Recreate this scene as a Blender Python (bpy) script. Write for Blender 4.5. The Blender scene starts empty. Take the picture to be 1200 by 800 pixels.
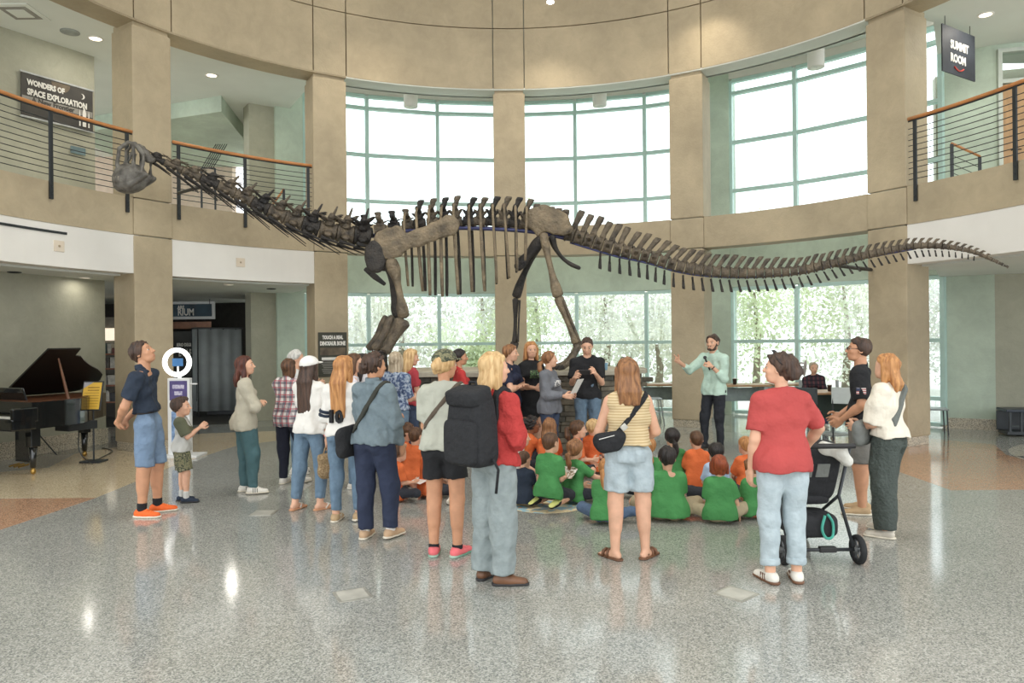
import bpy, bmesh, math, random
import numpy as np
from mathutils import Vector, Matrix
random.seed(7)
sc = bpy.context.scene
COL = sc.collection
# ------------------------------------------------------------------ camera, sky, light, exposure
F_PX, CAM_H, HORIZON, ROLL = 850.0, 1.75, 398.0, 0.010
cam_d = bpy.data.cameras.new('camera')
cam_d.sensor_fit = 'HORIZONTAL'; cam_d.sensor_width = 36.0
cam_d.lens = 36.0 * F_PX / 1200.0
cam_d.shift_y = (HORIZON - 400.0) / 1200.0
cam_d.clip_start = 0.05; cam_d.clip_end = 400
cam = bpy.data.objects.new('camera', cam_d); COL.objects.link(cam)
cam.matrix_world = (Matrix.Translation((0, 0, CAM_H)) @ Matrix.Rotation(math.pi / 2, 4, 'X') @ Matrix.Rotation(-ROLL, 4, 'Z'))
sc.camera = cam
world = bpy.data.worlds.new('overcast_sky'); sc.world = world; world.use_nodes = True
bg = world.node_tree.nodes['Background']
bg.inputs[0].default_value = (0.93, 0.975, 1.0, 1); bg.inputs[1].default_value = 2.5
sc.view_settings.view_transform = 'Standard'; sc.view_settings.look = 'None'
sc.view_settings.gamma = 1.0; sc.view_settings.use_curve_mapping = False
sc.view_settings.exposure = 0.0
def area_light(name, loc, rot, size, power, color=(1, 1, 1), shape='DISK'):
    l = bpy.data.lights.new(name, 'AREA'); l.shape = shape; l.size = size; l.energy = power; l.color = color
    o = bpy.data.objects.new(name, l); COL.objects.link(o); o.location = loc; o.rotation_euler = rot
    return o
area_light('added_overhead_fill', (0, 7.2, 11.3), (0, 0, 0), 6.5, 260, (1.0, 0.93, 0.82))  # unseen fill light added overhead to brighten the interior

# ------------------------------------------------------------------ helpers
CX, CY = 0.02, 8.1          # centre of the rotunda
R0 = 7.03                   # inner face of the columns
PI = math.pi
def rad(a): return math.radians(a)
def ring(r, a, z=0.0): return Vector((CX + r * math.sin(rad(a)), CY + r * math.cos(rad(a)), z))
def at(px, py, Y):
    """photo position + distance -> point in the room"""
    u, v = px - 600.0, py - HORIZON
    u, v = u - ROLL * v, v + ROLL * u
    return Vector((u / F_PX * Y, Y, CAM_H - v / F_PX * Y))
def lin(c):
    return tuple(((x / 255) / 12.92 if x <= 10.3 else (((x / 255) + 0.055) / 1.055) ** 2.4) for x in c)

MATS = {}
def mat(name, c=(128, 128, 128), rough=0.6, var=0.12, scale=8.0, bump=0.0, bscale=None, metal=0.0, spec=0.5,
        emit=None, emit_s=0.0, detail=4.0, stretch=None, coat=0.0, sheen=0.0, c2=None, bdist=0.02):
    if name in MATS: return MATS[name]
    m = bpy.data.materials.new(name); m.use_nodes = True; MATS[name] = m
    nt = m.node_tree; b = nt.nodes['Principled BSDF']; L = nt.links
    base = lin(c)
    b.inputs['Roughness'].default_value = rough; b.inputs['Metallic'].default_value = metal
    b.inputs['Specular IOR Level'].default_value = spec
    b.inputs['Coat Weight'].default_value = coat
    if sheen: b.inputs['Sheen Weight'].default_value = sheen
    m.diffuse_color = (*base, 1)
    tc = nt.nodes.new('ShaderNodeTexCoord'); vec = tc.outputs['Object']
    if stretch:
        mp = nt.nodes.new('ShaderNodeMapping'); mp.inputs['Scale'].default_value = stretch
        L.new(vec, mp.inputs['Vector']); vec = mp.outputs['Vector']
    n = nt.nodes.new('ShaderNodeTexNoise'); n.inputs['Scale'].default_value = scale; n.inputs['Detail'].default_value = detail
    L.new(vec, n.inputs['Vector'])
    mix = nt.nodes.new('ShaderNodeMix'); mix.data_type = 'RGBA'
    lo = lin(c2) if c2 else tuple(x * (1 - var) ** 2 for x in base)
    hi = base if c2 else tuple(min(1, x * (1 + var)) for x in base)
    mix.inputs['A'].default_value = (*lo, 1); mix.inputs['B'].default_value = (*hi, 1)
    mr = nt.nodes.new('ShaderNodeMapRange'); mr.inputs[1].default_value = 0.3; mr.inputs[2].default_value = 0.7
    L.new(n.outputs['Fac'], mr.inputs[0]); L.new(mr.outputs[0], mix.inputs['Factor'])
    L.new(mix.outputs['Result'], b.inputs['Base Color'])
    if bump:
        n2 = nt.nodes.new('ShaderNodeTexNoise'); n2.inputs['Scale'].default_value = bscale or scale * 4; n2.inputs['Detail'].default_value = 3
        L.new(vec, n2.inputs['Vector'])
        bp = nt.nodes.new('ShaderNodeBump'); bp.inputs['Strength'].default_value = bump; bp.inputs['Distance'].default_value = bdist
        L.new(n2.outputs['Fac'], bp.inputs['Height']); L.new(bp.outputs['Normal'], b.inputs['Normal'])
    if emit:
        b.inputs['Emission Color'].default_value = (*lin(emit), 1); b.inputs['Emission Strength'].default_value = emit_s
    return m

class MB:
    """collects shapes into ONE mesh"""
    def __init__(s): s.v = []; s.f = []; s.m = []
    def add(s, vs, fs, mi=0):
        o = len(s.v); s.v.extend([tuple(p) for p in vs]); s.f.extend([tuple(i + o for i in f) for f in fs]); s.m.extend([mi] * len(fs)); return s
    def box(s, c, d, rz=0.0, mi=0, M=None):
        x, y, z = d[0] / 2, d[1] / 2, d[2] / 2
        R = M if M is not None else Matrix.Rotation(rz, 3, 'Z')
        vs = [Vector(c) + R @ Vector((i * x, j * y, k * z)) for k in (-1, 1) for j in (-1, 1) for i in (-1, 1)]
        return s.add(vs, [(0, 2, 3, 1), (4, 5, 7, 6), (0, 1, 5, 4), (2, 6, 7, 3), (0, 4, 6, 2), (1, 3, 7, 5)], mi)
    def cbox(s, c, d, b=0.01, rz=0.0, mi=0, M=None):
        """box with chamfered edges"""
        bm = bmesh.new(); bmesh.ops.create_cube(bm, size=1.0)
        for v in bm.verts: v.co = Vector((v.co.x * d[0], v.co.y * d[1], v.co.z * d[2]))
        bmesh.ops.bevel(bm, geom=list(bm.edges), offset=min(b, min(d) * .45), segments=2, affect='EDGES', profile=0.6)
        R = M if M is not None else Matrix.Rotation(rz, 3, 'Z')
        bm.verts.ensure_lookup_table()
        s.add([Vector(c) + R @ v.co for v in bm.verts], [[v.index for v in f.verts] for f in bm.faces], mi); bm.free(); return s
    def arc(s, r0, r1, a0, a1, z0, z1, n=None, mi=0):
        n = n or max(2, int(abs(a1 - a0) / 2.5))
        vs = []; fs = []
        for i in range(n + 1):
            a = a0 + (a1 - a0) * i / n
            vs += [ring(r0, a, z0), ring(r1, a, z0), ring(r1, a, z1), ring(r0, a, z1)]
        for i in range(n):
            k = 4 * i
            for j in range(4): fs.append((k + j, k + 4 + j, k + 4 + (j + 1) % 4, k + (j + 1) % 4))
        fs += [(0, 1, 2, 3), (4 * n + 3, 4 * n + 2, 4 * n + 1, 4 * n)]
        return s.add(vs, fs, mi)
    def prism(s, poly, z0, z1, mi=0):
        n = len(poly)
        vs = [(p[0], p[1], z0) for p in poly] + [(p[0], p[1], z1) for p in poly]
        fs = [tuple(range(n))[::-1], tuple(range(n, 2 * n))] + [(i, (i + 1) % n, n + (i + 1) % n, n + i) for i in range(n)]
        return s.add(vs, fs, mi)
    def tube(s, pts, rs, n=8, mi=0, cap=True, squash=None):
        pts = [Vector(p) for p in pts]
        if not hasattr(rs, '__len__'): rs = [rs] * len(pts)
        vs = []; fs = []
        up = None
        for i, p in enumerate(pts):
            t = (pts[min(i + 1, len(pts) - 1)] - pts[max(i - 1, 0)])
            t = t.normalized() if t.length > 1e-9 else Vector((0, 0, 1))
            if up is None:
                up = Vector((0, 0, 1)) if abs(t.z) < 0.9 else Vector((0, 1, 0))
            a = (up - t * up.dot(t)).normalized(); up = a
            b = t.cross(a)
            ka, kb = squash or (1, 1)
            for j in range(n):
                w = 2 * PI * j / n
                vs.append(p + (a * math.cos(w) * ka + b * math.sin(w) * kb) * rs[i])
        for i in range(len(pts) - 1):
            for j in range(n):
                fs.append((i * n + j, i * n + (j + 1) % n, (i + 1) * n + (j + 1) % n, (i + 1) * n + j))
        if cap: fs += [tuple(range(n))[::-1], tuple(range((len(pts) - 1) * n, len(pts) * n))]
        return s.add(vs, fs, mi)
    def sell(s, c, r, e=.3, M=None, nu=24, nv=14, mi=0, bend=None):
        """rounded box (superellipsoid)"""
        def pw(x): return math.copysign(abs(x) ** e, x)
        vs = []; fs = []
        for i in range(nv + 1):
            b = -PI / 2 + PI * i / nv
            for j in range(nu):
                a = 2 * PI * j / nu; p = Vector((r[0] * pw(math.cos(b)) * pw(math.cos(a)), r[1] * pw(math.cos(b)) * pw(math.sin(a)), r[2] * pw(math.sin(b))))
                if bend: p = Vector(bend(p))
                vs.append(Vector(c) + (M @ p if M is not None else p))
        for i in range(nv):
            for j in range(nu): fs.append((i * nu + j, i * nu + (j + 1) % nu, (i + 1) * nu + (j + 1) % nu, (i + 1) * nu + j))
        return s.add(vs, fs, mi)
    def lathe(s, prof, c=(0, 0, 0), n=20, mi=0, cap=True):
        vs = []; fs = []
        for r, z in prof:
            for j in range(n): vs.append((c[0] + r * math.cos(2 * PI * j / n), c[1] + r * math.sin(2 * PI * j / n), c[2] + z))
        for i in range(len(prof) - 1):
            for j in range(n): fs.append((i * n + j, i * n + (j + 1) % n, (i + 1) * n + (j + 1) % n, (i + 1) * n + j))
        if cap: fs += [tuple(range(n))[::-1], tuple(range((len(prof) - 1) * n, len(prof) * n))]
        return s.add(vs, fs, mi)
    def mesh(s, name, smooth=False):
        me = bpy.data.meshes.new(name); me.from_pydata(s.v, [], s.f)
        if any(s.m): me.polygons.foreach_set('material_index', s.m)
        if smooth: me.polygons.foreach_set('use_smooth', [True] * len(me.polygons))
        bm = bmesh.new(); bm.from_mesh(me); bmesh.ops.recalc_face_normals(bm, faces=bm.faces); bm.to_mesh(me); bm.free()
        return me
    def build(s, name, mats, parent=None, smooth=False):
        me = s.mesh(name, smooth)
        for m in (mats if isinstance(mats, (list, tuple)) else [mats]): me.materials.append(m)
        return link(name, me, parent)
def link(name, data, parent=None):
    o = bpy.data.objects.new(name, data); COL.objects.link(o)
    if parent is not None: o.parent = parent; o.matrix_parent_inverse = parent.matrix_basis.inverted()
    return o
def tag(o, label=None, cat=None, group=None, kind=None):
    if label: o['label'] = label
    if cat: o['category'] = cat
    if group: o['group'] = group
    if kind: o['kind'] = kind
    return o
def thing(name, label, cat, loc=(0, 0, 0), rz=0.0, group=None):
    o = bpy.data.objects.new(name, None); COL.objects.link(o); o.location = loc; o.rotation_euler = (0, 0, rz)
    o.empty_display_size = 0.1
    o.matrix_basis = Matrix.Translation(Vector(loc)) @ Matrix.Rotation(rz, 4, 'Z')
    return tag(o, label, cat, group)
def struct(name, mb, m, label=None, parent=None, smooth=False):
    o = mb.build(name, m, parent, smooth); o['kind'] = 'structure'
    if label: o['label'] = label
    return o
def text_mesh(name, body, size, M, material, parent=None, depth=0.002, align='LEFT', bold=0.0, xs=1.0):
    cu = bpy.data.curves.new(name, 'FONT'); cu.body = body; cu.size = size; cu.extrude = depth; cu.align_x = align
    cu.offset = bold; cu.resolution_u = 2
    to = bpy.data.objects.new(name, cu); COL.objects.link(to)
    dg = bpy.context.evaluated_depsgraph_get(); dg.update()
    me = bpy.data.meshes.new_from_object(to.evaluated_get(dg))
    bpy.data.objects.remove(to)
    me.transform(Matrix.Diagonal((xs, 1, 1, 1))); me.transform(M); me.materials.clear(); me.materials.append(material)
    return link(name, me, parent)
def plane_matrix(origin, right, up):
    """text / picture plane: x along right, y along up, z toward the viewer"""
    r = Vector(right).normalized(); u = Vector(up).normalized(); n = r.cross(u)
    M = Matrix((r, u, n)).transposed().to_4x4(); M.translation = Vector(origin); return M
# ------------------------------------------------------------------ soft-blended solids (for bodies, hair, cloth, bones): sampled on a grid, skinned as one surface
class Soft:
    def __init__(s, h): s.h = h; s.p = []
    def cap(s, a, b, ra, rb=None, k=0.02, sq=None, sub=False, flat=False):
        """tapered capsule; sq=(direction, factor) flattens it along a direction"""
        s.p.append(('c', np.array(a, float), np.array(b, float), float(ra), float(ra if rb is None else rb), k, sq, sub, flat)); return s
    def ball(s, c, r, k=0.02, sub=False): return s.cap(c, c, r, r, k, None, sub)
    def ell(s, c, r, k=0.02, R=None, sub=False):
        s.p.append(('e', np.array(c, float), np.array(r, float), None if R is None else np.array(R, float), 0, k, None, sub)); return s
    def cut(s, p, n):
        n = np.array(n, float); s.p.append(('h', np.array(p, float), n / np.linalg.norm(n))); return s
    def noise(s, amp, freq, seed=0): s.p.append(('n', amp, np.array(freq, float), seed)); return s
    def grow(s, amt): s.p.append(('o', amt)); return s
    def like(s, other, amt, noisy=False):
        s.p = [q for q in other.p if q[0] in ('cen' if noisy else 'ce')]; return s.grow(amt)
    def mesh_data(s):
        h = s.h; lo = np.array([9e9] * 3); hi = -lo
        for q in s.p:
            if q[0] == 'c' and not q[7]:
                r = max(q[3], q[4]) * (1 if q[6] is None else max(1, 1 / q[6][1])) ; 
                lo = np.minimum(lo, np.minimum(q[1], q[2]) - r); hi = np.maximum(hi, np.maximum(q[1], q[2]) + r)
            elif q[0] == 'e' and not q[7]:
                r = q[2] if q[3] is None else np.full(3, q[2].max()); lo = np.minimum(lo, q[1] - r); hi = np.maximum(hi, q[1] + r)
        lo -= 4 * h; hi += 4 * h
        n = np.ceil((hi - lo) / h).astype(int) + 1
        ax = [lo[i] + h * np.arange(n[i]) for i in range(3)]
        Fd = np.full(n, 1.0, np.float32)
        for q in s.p:
            if q[0] == 'h':
                X = (ax[0][:, None, None] - q[1][0]) * q[2][0] + (ax[1][None, :, None] - q[1][1]) * q[2][1] + (ax[2][None, None, :] - q[1][2]) * q[2][2]
                Fd = np.maximum(Fd, X.astype(np.float32)); continue
            if q[0] == 'o': Fd -= np.float32(q[1]); continue
            if q[0] == 'n':
                m = np.abs(Fd) < q[1] * 4 + 3 * h
                I = np.argwhere(m); P = lo + I * h; rs = np.random.RandomState(q[3]); v = np.zeros(len(P))
                for _ in range(5):
                    d = rs.normal(size=3) * q[2]; v += np.sin(P @ d + rs.uniform(0, 6.28) + 1.3 * np.sin(P @ (rs.normal(size=3) * q[2] * .5)))
                Fd[m] += (q[1] * v / 2.2).astype(np.float32); continue
            k = q[5]
            if q[0] == 'c':
                r = max(q[3], q[4]) * (1 if q[6] is None else max(1, 1 / q[6][1])); b0 = np.minimum(q[1], q[2]) - r; b1 = np.maximum(q[1], q[2]) + r
            else:
                r = q[2] if q[3] is None else np.full(3, q[2].max()); b0 = q[1] - r; b1 = q[1] + r
            i0 = np.maximum(0, np.floor((b0 - k - 3 * h - lo) / h).astype(int)); i1 = np.minimum(n, np.ceil((b1 + k + 3 * h - lo) / h).astype(int) + 1)
            if np.any(i1 <= i0): continue
            sl = tuple(slice(a, b) for a, b in zip(i0, i1))
            X = ax[0][sl[0]][:, None, None]; Y = ax[1][sl[1]][None, :, None]; Z = ax[2][sl[2]][None, None, :]
            if q[0] == 'c':
                c = (q[1] + q[2]) / 2; X = X - c[0]; Y = Y - c[1]; Z = Z - c[2]; A = q[1] - c; D = q[2] - q[1]
                if q[6] is not None:
                    nn = np.array(q[6][0], float); nn /= np.linalg.norm(nn); f = q[6][1]
                    t = (X * nn[0] + Y * nn[1] + Z * nn[2]) * (f - 1); X = X + t * nn[0]; Y = Y + t * nn[1]; Z = Z + t * nn[2]
                    A = A + (A @ nn) * (f - 1) * nn; D = D + (D @ nn) * (f - 1) * nn
                dd = D @ D
                if dd < 1e-12: d = np.sqrt((X - A[0]) ** 2 + (Y - A[1]) ** 2 + (Z - A[2]) ** 2) - q[3]
                else:
                    t = np.clip(((X - A[0]) * D[0] + (Y - A[1]) * D[1] + (Z - A[2]) * D[2]) / dd, 0, 1)
                    d = np.sqrt((X - A[0] - t * D[0]) ** 2 + (Y - A[1] - t * D[1]) ** 2 + (Z - A[2] - t * D[2]) ** 2) - (q[3] + t * (q[4] - q[3]))
                    if q[8]:
                        T = ((X - A[0]) * D[0] + (Y - A[1]) * D[1] + (Z - A[2]) * D[2]) / dd
                        Tm = np.maximum(T, 0)
                        rd = np.sqrt((X - A[0] - Tm * D[0]) ** 2 + (Y - A[1] - Tm * D[1]) ** 2 + (Z - A[2] - Tm * D[2]) ** 2) - (q[3] + t * (q[4] - q[3]))
                        d = np.maximum(rd, (T - 1) * math.sqrt(dd))
                if q[6] is not None and q[6][1] > 1: d = d / (0.5 + 0.5 * q[6][1])
            else:
                X = X - q[1][0]; Y = Y - q[1][1]; Z = Z - q[1][2]
                if q[3] is not None:
                    R = q[3]; X, Y, Z = (R[0, 0] * X + R[1, 0] * Y + R[2, 0] * Z), (R[0, 1] * X + R[1, 1] * Y + R[2, 1] * Z), (R[0, 2] * X + R[1, 2] * Y + R[2, 2] * Z)
                rr = q[2]; k0 = np.sqrt((X / rr[0]) ** 2 + (Y / rr[1]) ** 2 + (Z / rr[2]) ** 2); k1 = np.sqrt((X / rr[0] ** 2) ** 2 + (Y / rr[1] ** 2) ** 2 + (Z / rr[2] ** 2) ** 2) + 1e-9
                d = k0 * (k0 - 1) / k1
            cur = Fd[sl]
            if q[7]:
                d = -d; w = np.clip(.5 - .5 * (cur - d) / -k, 0, 1) if False else np.clip(.5 + .5 * (d - cur) / k, 0, 1)
                Fd[sl] = (cur * (1 - w) + d * w + k * w * (1 - w)).astype(np.float32)
            else:
                w = np.clip(.5 + .5 * (d - cur) / k, 0, 1)
                Fd[sl] = (d * (1 - w) + cur * w - k * w * (1 - w)).astype(np.float32)
        return nets(Fd, lo, h)
_CO = np.array([(i, j, k) for i in (0, 1) for j in (0, 1) for k in (0, 1)])
_ED = [(a, b) for a in range(8) for b in range(a + 1, 8) if np.abs(_CO[a] - _CO[b]).sum() == 1]
def nets(Fd, lo, h):
    ins = Fd < 0
    c = np.zeros(np.array(Fd.shape) - 1, np.int8)
    S = [tuple(slice(o, None if o else -1) for o in co) for co in _CO]
    for sl in S: c += ins[sl]
    act = (c > 0) & (c < 8)
    I = np.argwhere(act)
    if len(I) == 0: return np.zeros((0, 3)), np.zeros((0, 4), int)
    V = np.stack([Fd[sl][act] for sl in S], 1)
    acc = np.zeros((len(I), 3)); cnt = np.zeros(len(I))
    for a, b in _ED:
        m = (V[:, a] < 0) != (V[:, b] < 0)
        t = V[m, a] / (V[m, a] - V[m, b])
        acc[m] += _CO[a] + t[:, None] * (_CO[b] - _CO[a]); cnt[m] += 1
    P = lo + (I + acc / cnt[:, None]) * h
    vid = np.full(act.shape, -1, int); vid[act] = np.arange(len(I))
    fs = []
    for ax in range(3):
        u, v = (ax + 1) % 3, (ax + 2) % 3
        s0 = [slice(None)] * 3; s1 = [slice(None)] * 3; s0[ax] = slice(0, -1); s1[ax] = slice(1, None)
        A = ins[tuple(s0)]; B = ins[tuple(s1)]
        E = np.argwhere(A != B)
        ok = (E[:, u] > 0) & (E[:, v] > 0) & (E[:, u] < act.shape[u]) & (E[:, v] < act.shape[v]); E = E[ok]
        fl = A[tuple(E.T)]
        q = []
        for du, dv in ((1, 1), (0, 1), (0, 0), (1, 0)):
            G = E.copy(); G[:, u] -= du; G[:, v] -= dv; q.append(vid[tuple(G.T)])
        Q = np.stack(q, 1); Q[~fl] = Q[~fl][:, ::-1]; fs.append(Q)
    return P, np.concatenate(fs)
def mesh_np(name, parts, mats, smooth=True):
    """parts: list of (verts, quads, material index)"""
    off = 0; vs = []; fs = []; mi = []
    for P, Q, m in parts:
        if len(P) == 0: continue
        vs.append(P); fs.append(Q + off); mi.append(np.full(len(Q), m, np.int32)); off += len(P)
    P = np.concatenate(vs); Q = np.concatenate(fs); mi = np.concatenate(mi)
    me = bpy.data.meshes.new(name)
    me.vertices.add(len(P)); me.vertices.foreach_set('co', P.astype(np.float32).ravel())
    me.loops.add(Q.size); me.loops.foreach_set('vertex_index', Q.astype(np.int32).ravel())
    me.polygons.add(len(Q)); me.polygons.foreach_set('loop_start', np.arange(0, Q.size, 4, dtype=np.int32))
    me.polygons.foreach_set('material_index', mi)
    me.polygons.foreach_set('use_smooth', np.full(len(Q), smooth))
    me.update(calc_edges=True)
    for m in mats: me.materials.append(m)
    return me
def soft_obj(name, sf, m, parent=None):
    P, Q = sf.mesh_data()
    return link(name, mesh_np(name, [(P, Q, 0)], [m]), parent)
# ------------------------------------------------------------------ materials of the building
def concrete(name, c, joint=True):
    m = mat(name, c, rough=0.62, var=0.10, scale=0.9, bump=0.25, bscale=26, detail=8)
    nt = m.node_tree; L = nt.links; b = nt.nodes['Principled BSDF']
    # cloudy trowel stains on top of the large variation
    tc = nt.nodes.new('ShaderNodeTexCoord')
    n = nt.nodes.new('ShaderNodeTexNoise'); n.inputs['Scale'].default_value = 4.5; n.inputs['Detail'].default_value = 9; n.inputs['Roughness'].default_value = 0.7
    n.inputs['Distortion'].default_value = 0.6
    L.new(tc.outputs['Object'], n.inputs['Vector'])
    rp = nt.nodes.new('ShaderNodeMapRange'); rp.inputs[1].default_value = 0.32; rp.inputs[2].default_value = 0.7; rp.inputs[3].default_value = 0.89; rp.inputs[4].default_value = 1.04
    L.new(n.outputs['Fac'], rp.inputs[0])
    mx = nt.nodes.new('ShaderNodeMix'); mx.data_type = 'RGBA'; mx.blend_type = 'MULTIPLY'; mx.inputs['Factor'].default_value = 1
    src = b.inputs['Base Color'].links[0].from_socket
    L.new(src, mx.inputs['A']); L.new(rp.outputs[0], mx.inputs['B']); L.new(mx.outputs['Result'], b.inputs['Base Color'])
    return m
CONC = concrete('tan_concrete', (184, 168, 139))
CONC_G = concrete('grey_green_concrete', (176, 174, 154))
GREEN = concrete('pale_green_plaster', (198, 212, 194))
WHITE = mat('white_plaster', (232, 228, 220), rough=0.7, var=0.02, scale=2)
CEIL = mat('white_ceiling_paint', (226, 228, 220), rough=0.8, var=0.02, scale=1.5)
FRAME = mat('pale_teal_window_metal', (196, 224, 217), rough=0.4, var=0.03)
def terrazzo(name, base, chips, dark, rough=0.095):
    m = bpy.data.materials.new(name); m.use_nodes = True; nt = m.node_tree; L = nt.links; b = nt.nodes['Principled BSDF']
    tc = nt.nodes.new('ShaderNodeTexCoord')
    v = nt.nodes.new('ShaderNodeTexVoronoi'); v.inputs['Scale'].default_value = 115; L.new(tc.outputs['Object'], v.inputs['Vector'])
    sp = nt.nodes.new('ShaderNodeSeparateColor'); L.new(v.outputs['Color'], sp.inputs[0])
    r = nt.nodes.new('ShaderNodeValToRGB'); r.color_ramp.interpolation = 'CONSTANT'
    e = r.color_ramp.elements; e[0].position = 0; e[0].color = (*lin(dark), 1); e[1].position = 0.2; e[1].color = (*lin(base), 1)
    x = e.new(0.62); x.color = (*lin(chips), 1); x = e.new(0.85); x.color = (*lin(tuple((p + q) / 2 for p, q in zip(base, dark))), 1)
    L.new(sp.outputs[0], r.inputs['Fac'])
    n = nt.nodes.new('ShaderNodeTexNoise'); n.inputs['Scale'].default_value = 0.7; n.inputs['Detail'].default_value = 4; L.new(tc.outputs['Object'], n.inputs['Vector'])
    mr = nt.nodes.new('ShaderNodeMapRange'); mr.inputs[3].default_value = 0.88; mr.inputs[4].default_value = 1.1; L.new(n.outputs['Fac'], mr.inputs[0])
    mx = nt.nodes.new('ShaderNodeMix'); mx.data_type = 'RGBA'; mx.blend_type = 'MULTIPLY'; mx.inputs['Factor'].default_value = 1
    L.new(r.outputs['Color'], mx.inputs['A']); L.new(mr.outputs[0], mx.inputs['B']); L.new(mx.outputs['Result'], b.inputs['Base Color'])
    mr2 = nt.nodes.new('ShaderNodeMapRange'); mr2.inputs[3].default_value = rough * 0.75; mr2.inputs[4].default_value = rough * 1.5; L.new(n.outputs['Fac'], mr2.inputs[0])
    L.new(mr2.outputs[0], b.inputs['Roughness']); b.inputs['Specular IOR Level'].default_value = 0.75
    return m
TERR = terrazzo('grey_terrazzo', (160, 159, 150), (182, 180, 172), (122, 123, 118))
TERR_TAN = terrazzo('tan_terrazzo', (200, 182, 150), (220, 205, 176), (168, 148, 116))
TERR_PEACH = terrazzo('peach_terrazzo', (186, 146, 116), (204, 168, 138), (150, 112, 86))
TERR_LIGHT = terrazzo('light_terrazzo', (204, 198, 180), (226, 220, 204), (160, 156, 144))
TERR_DARK = terrazzo('dark_grey_terrazzo', (120, 122, 116), (150, 150, 144), (84, 86, 84))
def glass_mat():
    m = bpy.data.materials.new('window_glass'); m.use_nodes = True; nt = m.node_tree; nt.nodes.clear()
    o = nt.nodes.new('ShaderNodeOutputMaterial'); t = nt.nodes.new('ShaderNodeBsdfTransparent'); g = nt.nodes.new('ShaderNodeBsdfGlossy')
    t.inputs[0].default_value = (0.94, 0.975, 0.965, 1); g.inputs['Roughness'].default_value = 0.02
    mx = nt.nodes.new('ShaderNodeMixShader'); mx.inputs[0].default_value = 0.05
    nt.links.new(t.outputs[0], mx.inputs[1]); nt.links.new(g.outputs[0], mx.inputs[2]); nt.links.new(mx.outputs[0], o.inputs[0]); return m
GLASS = glass_mat()
BLACKM = mat('black_painted_metal', (38, 42, 44), rough=0.45, var=0.1)
WOODRAIL = mat('orange_wood_rail', (196, 132, 78), rough=0.4, var=0.12, scale=6, stretch=(1, 1, 6))

# ------------------------------------------------------------------ floor
fl = MB(); fl.box((0, 6.5, -0.1), (44, 29, 0.2))
struct('floor', fl, TERR, 'polished grey speckled terrazzo floor of the rotunda')
def inlay(name, poly, m, label, z=0.0012): struct(name, MB().prism(poly, -0.05, z), m, label)
inlay('floor_inlay_tan', [(-4.75, 8.25), (-4.85, 10.4), (-4.7, 12.3), (-3.6, 13.6), (-3.3, 14.6), (-6.0, 14.0), (-7.0, 11.6), (-6.6, 10.3), (-7.6, 9.6), (-9.5, 8.4)], TERR_TAN, 'tan terrazzo field beside the piano')
inlay('floor_inlay_peach', [(-4.75, 8.25), (-9.5, 8.3), (-9.5, 4.6), (-4.9, 6.4)], TERR_PEACH, 'peach terrazzo field at the left edge of the floor')
inlay('floor_inlay_light', [(-6.0, 14.0), (-3.3, 14.6), (-3.3, 15.2), (-6.2, 15.0), (-9.8, 11.6), (-9.5, 10.2), (-7.0, 11.6)], TERR_DARK, 'dark grey terrazzo band in front of the left wall')
inlay('floor_inlay_right', [(4.95, 8.2), (7.6, 8.2), (7.1, 9.6), (7.2, 10.6), (7.7, 11.6), (7.0, 12.4), (5.5, 12.6), (5.0, 11)], TERR_PEACH, 'peach terrazzo field at the right of the floor')
arcp = [(7.62 + 0.02, 8.1)] + [(9.3 - 2.15 * math.cos(t), 9.9 + 2.0 * math.sin(t)) for t in np.linspace(-0.75, 1.35, 12)] + [(11.5, 12.2), (11.5, 8.1)]
inlay('floor_inlay_cream', arcp, TERR_LIGHT, 'cream terrazzo arc at the right edge of the floor')
inlay('floor_inlay_dark', [(7.18, 10.0), (7.25, 10.45), (11.5, 10.8), (11.5, 10.1)], TERR_DARK, 'dark terrazzo stripe across the cream arc', 0.0024)

# ------------------------------------------------------------------ columns
KA = [-88, -57.0, -30.2, -0.3, 29.2, 59.2, 88]
CW, CD = 0.66, 0.62
SPECK = terrazzo('speckled_base_stone', (196, 184, 160), (220, 210, 190), (120, 112, 98), 0.35)
cl_names = ['column at the far left edge outside the frame', 'tan concrete column behind the man in navy polo, dinosaur skull in front',
            'tan concrete column carrying the dark dinosaur information sign', 'tan concrete column behind the dinosaur hips',
            'tan concrete column behind the speaker in mint shirt', 'tan concrete column behind the woman in cream top', 'column at the far right outside the frame']
def colpart(mb, r, z0, z1, w, d, a, bev=0.018):
    c = ring(r + d / 2, a, (z0 + z1) / 2); mb.cbox(c, (w, d, z1 - z0), bev, rz=-rad(a)); return mb
for a, lb in zip(KA, cl_names):
    base = ring(R0 + CD / 2, a)
    t = tag(thing('column', lb, 'column', base, -rad(a)), kind='structure')
    colpart(MB(), R0 + 0.02, 0, 0.14, CW - 0.04, CD - 0.04, a, 0.004).build('base_block', SPECK, t)
    colpart(MB(), R0, 0.14, 3.49, CW, CD, a).build('shaft_block', CONC, t)
    colpart(MB(), R0 - 0.005, 3.505, 4.09, CW + 0.005, CD, a).build('shaft_block', CONC, t)
    colpart(MB(), R0, 4.105, 6.88, CW, CD, a).build('shaft_block', CONC, t)
    colpart(MB(), R0 + 0.03, 6.88, 6.98, CW - 0.06, CD - 0.04, a, 0.004).build('head_block', CONC, t)
    colpart(MB(), R0 + 0.04, 3.45, 4.15, CW - 0.1, CD - 0.08, a, 0.004).build('joint_core', CONC_G, t)

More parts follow.
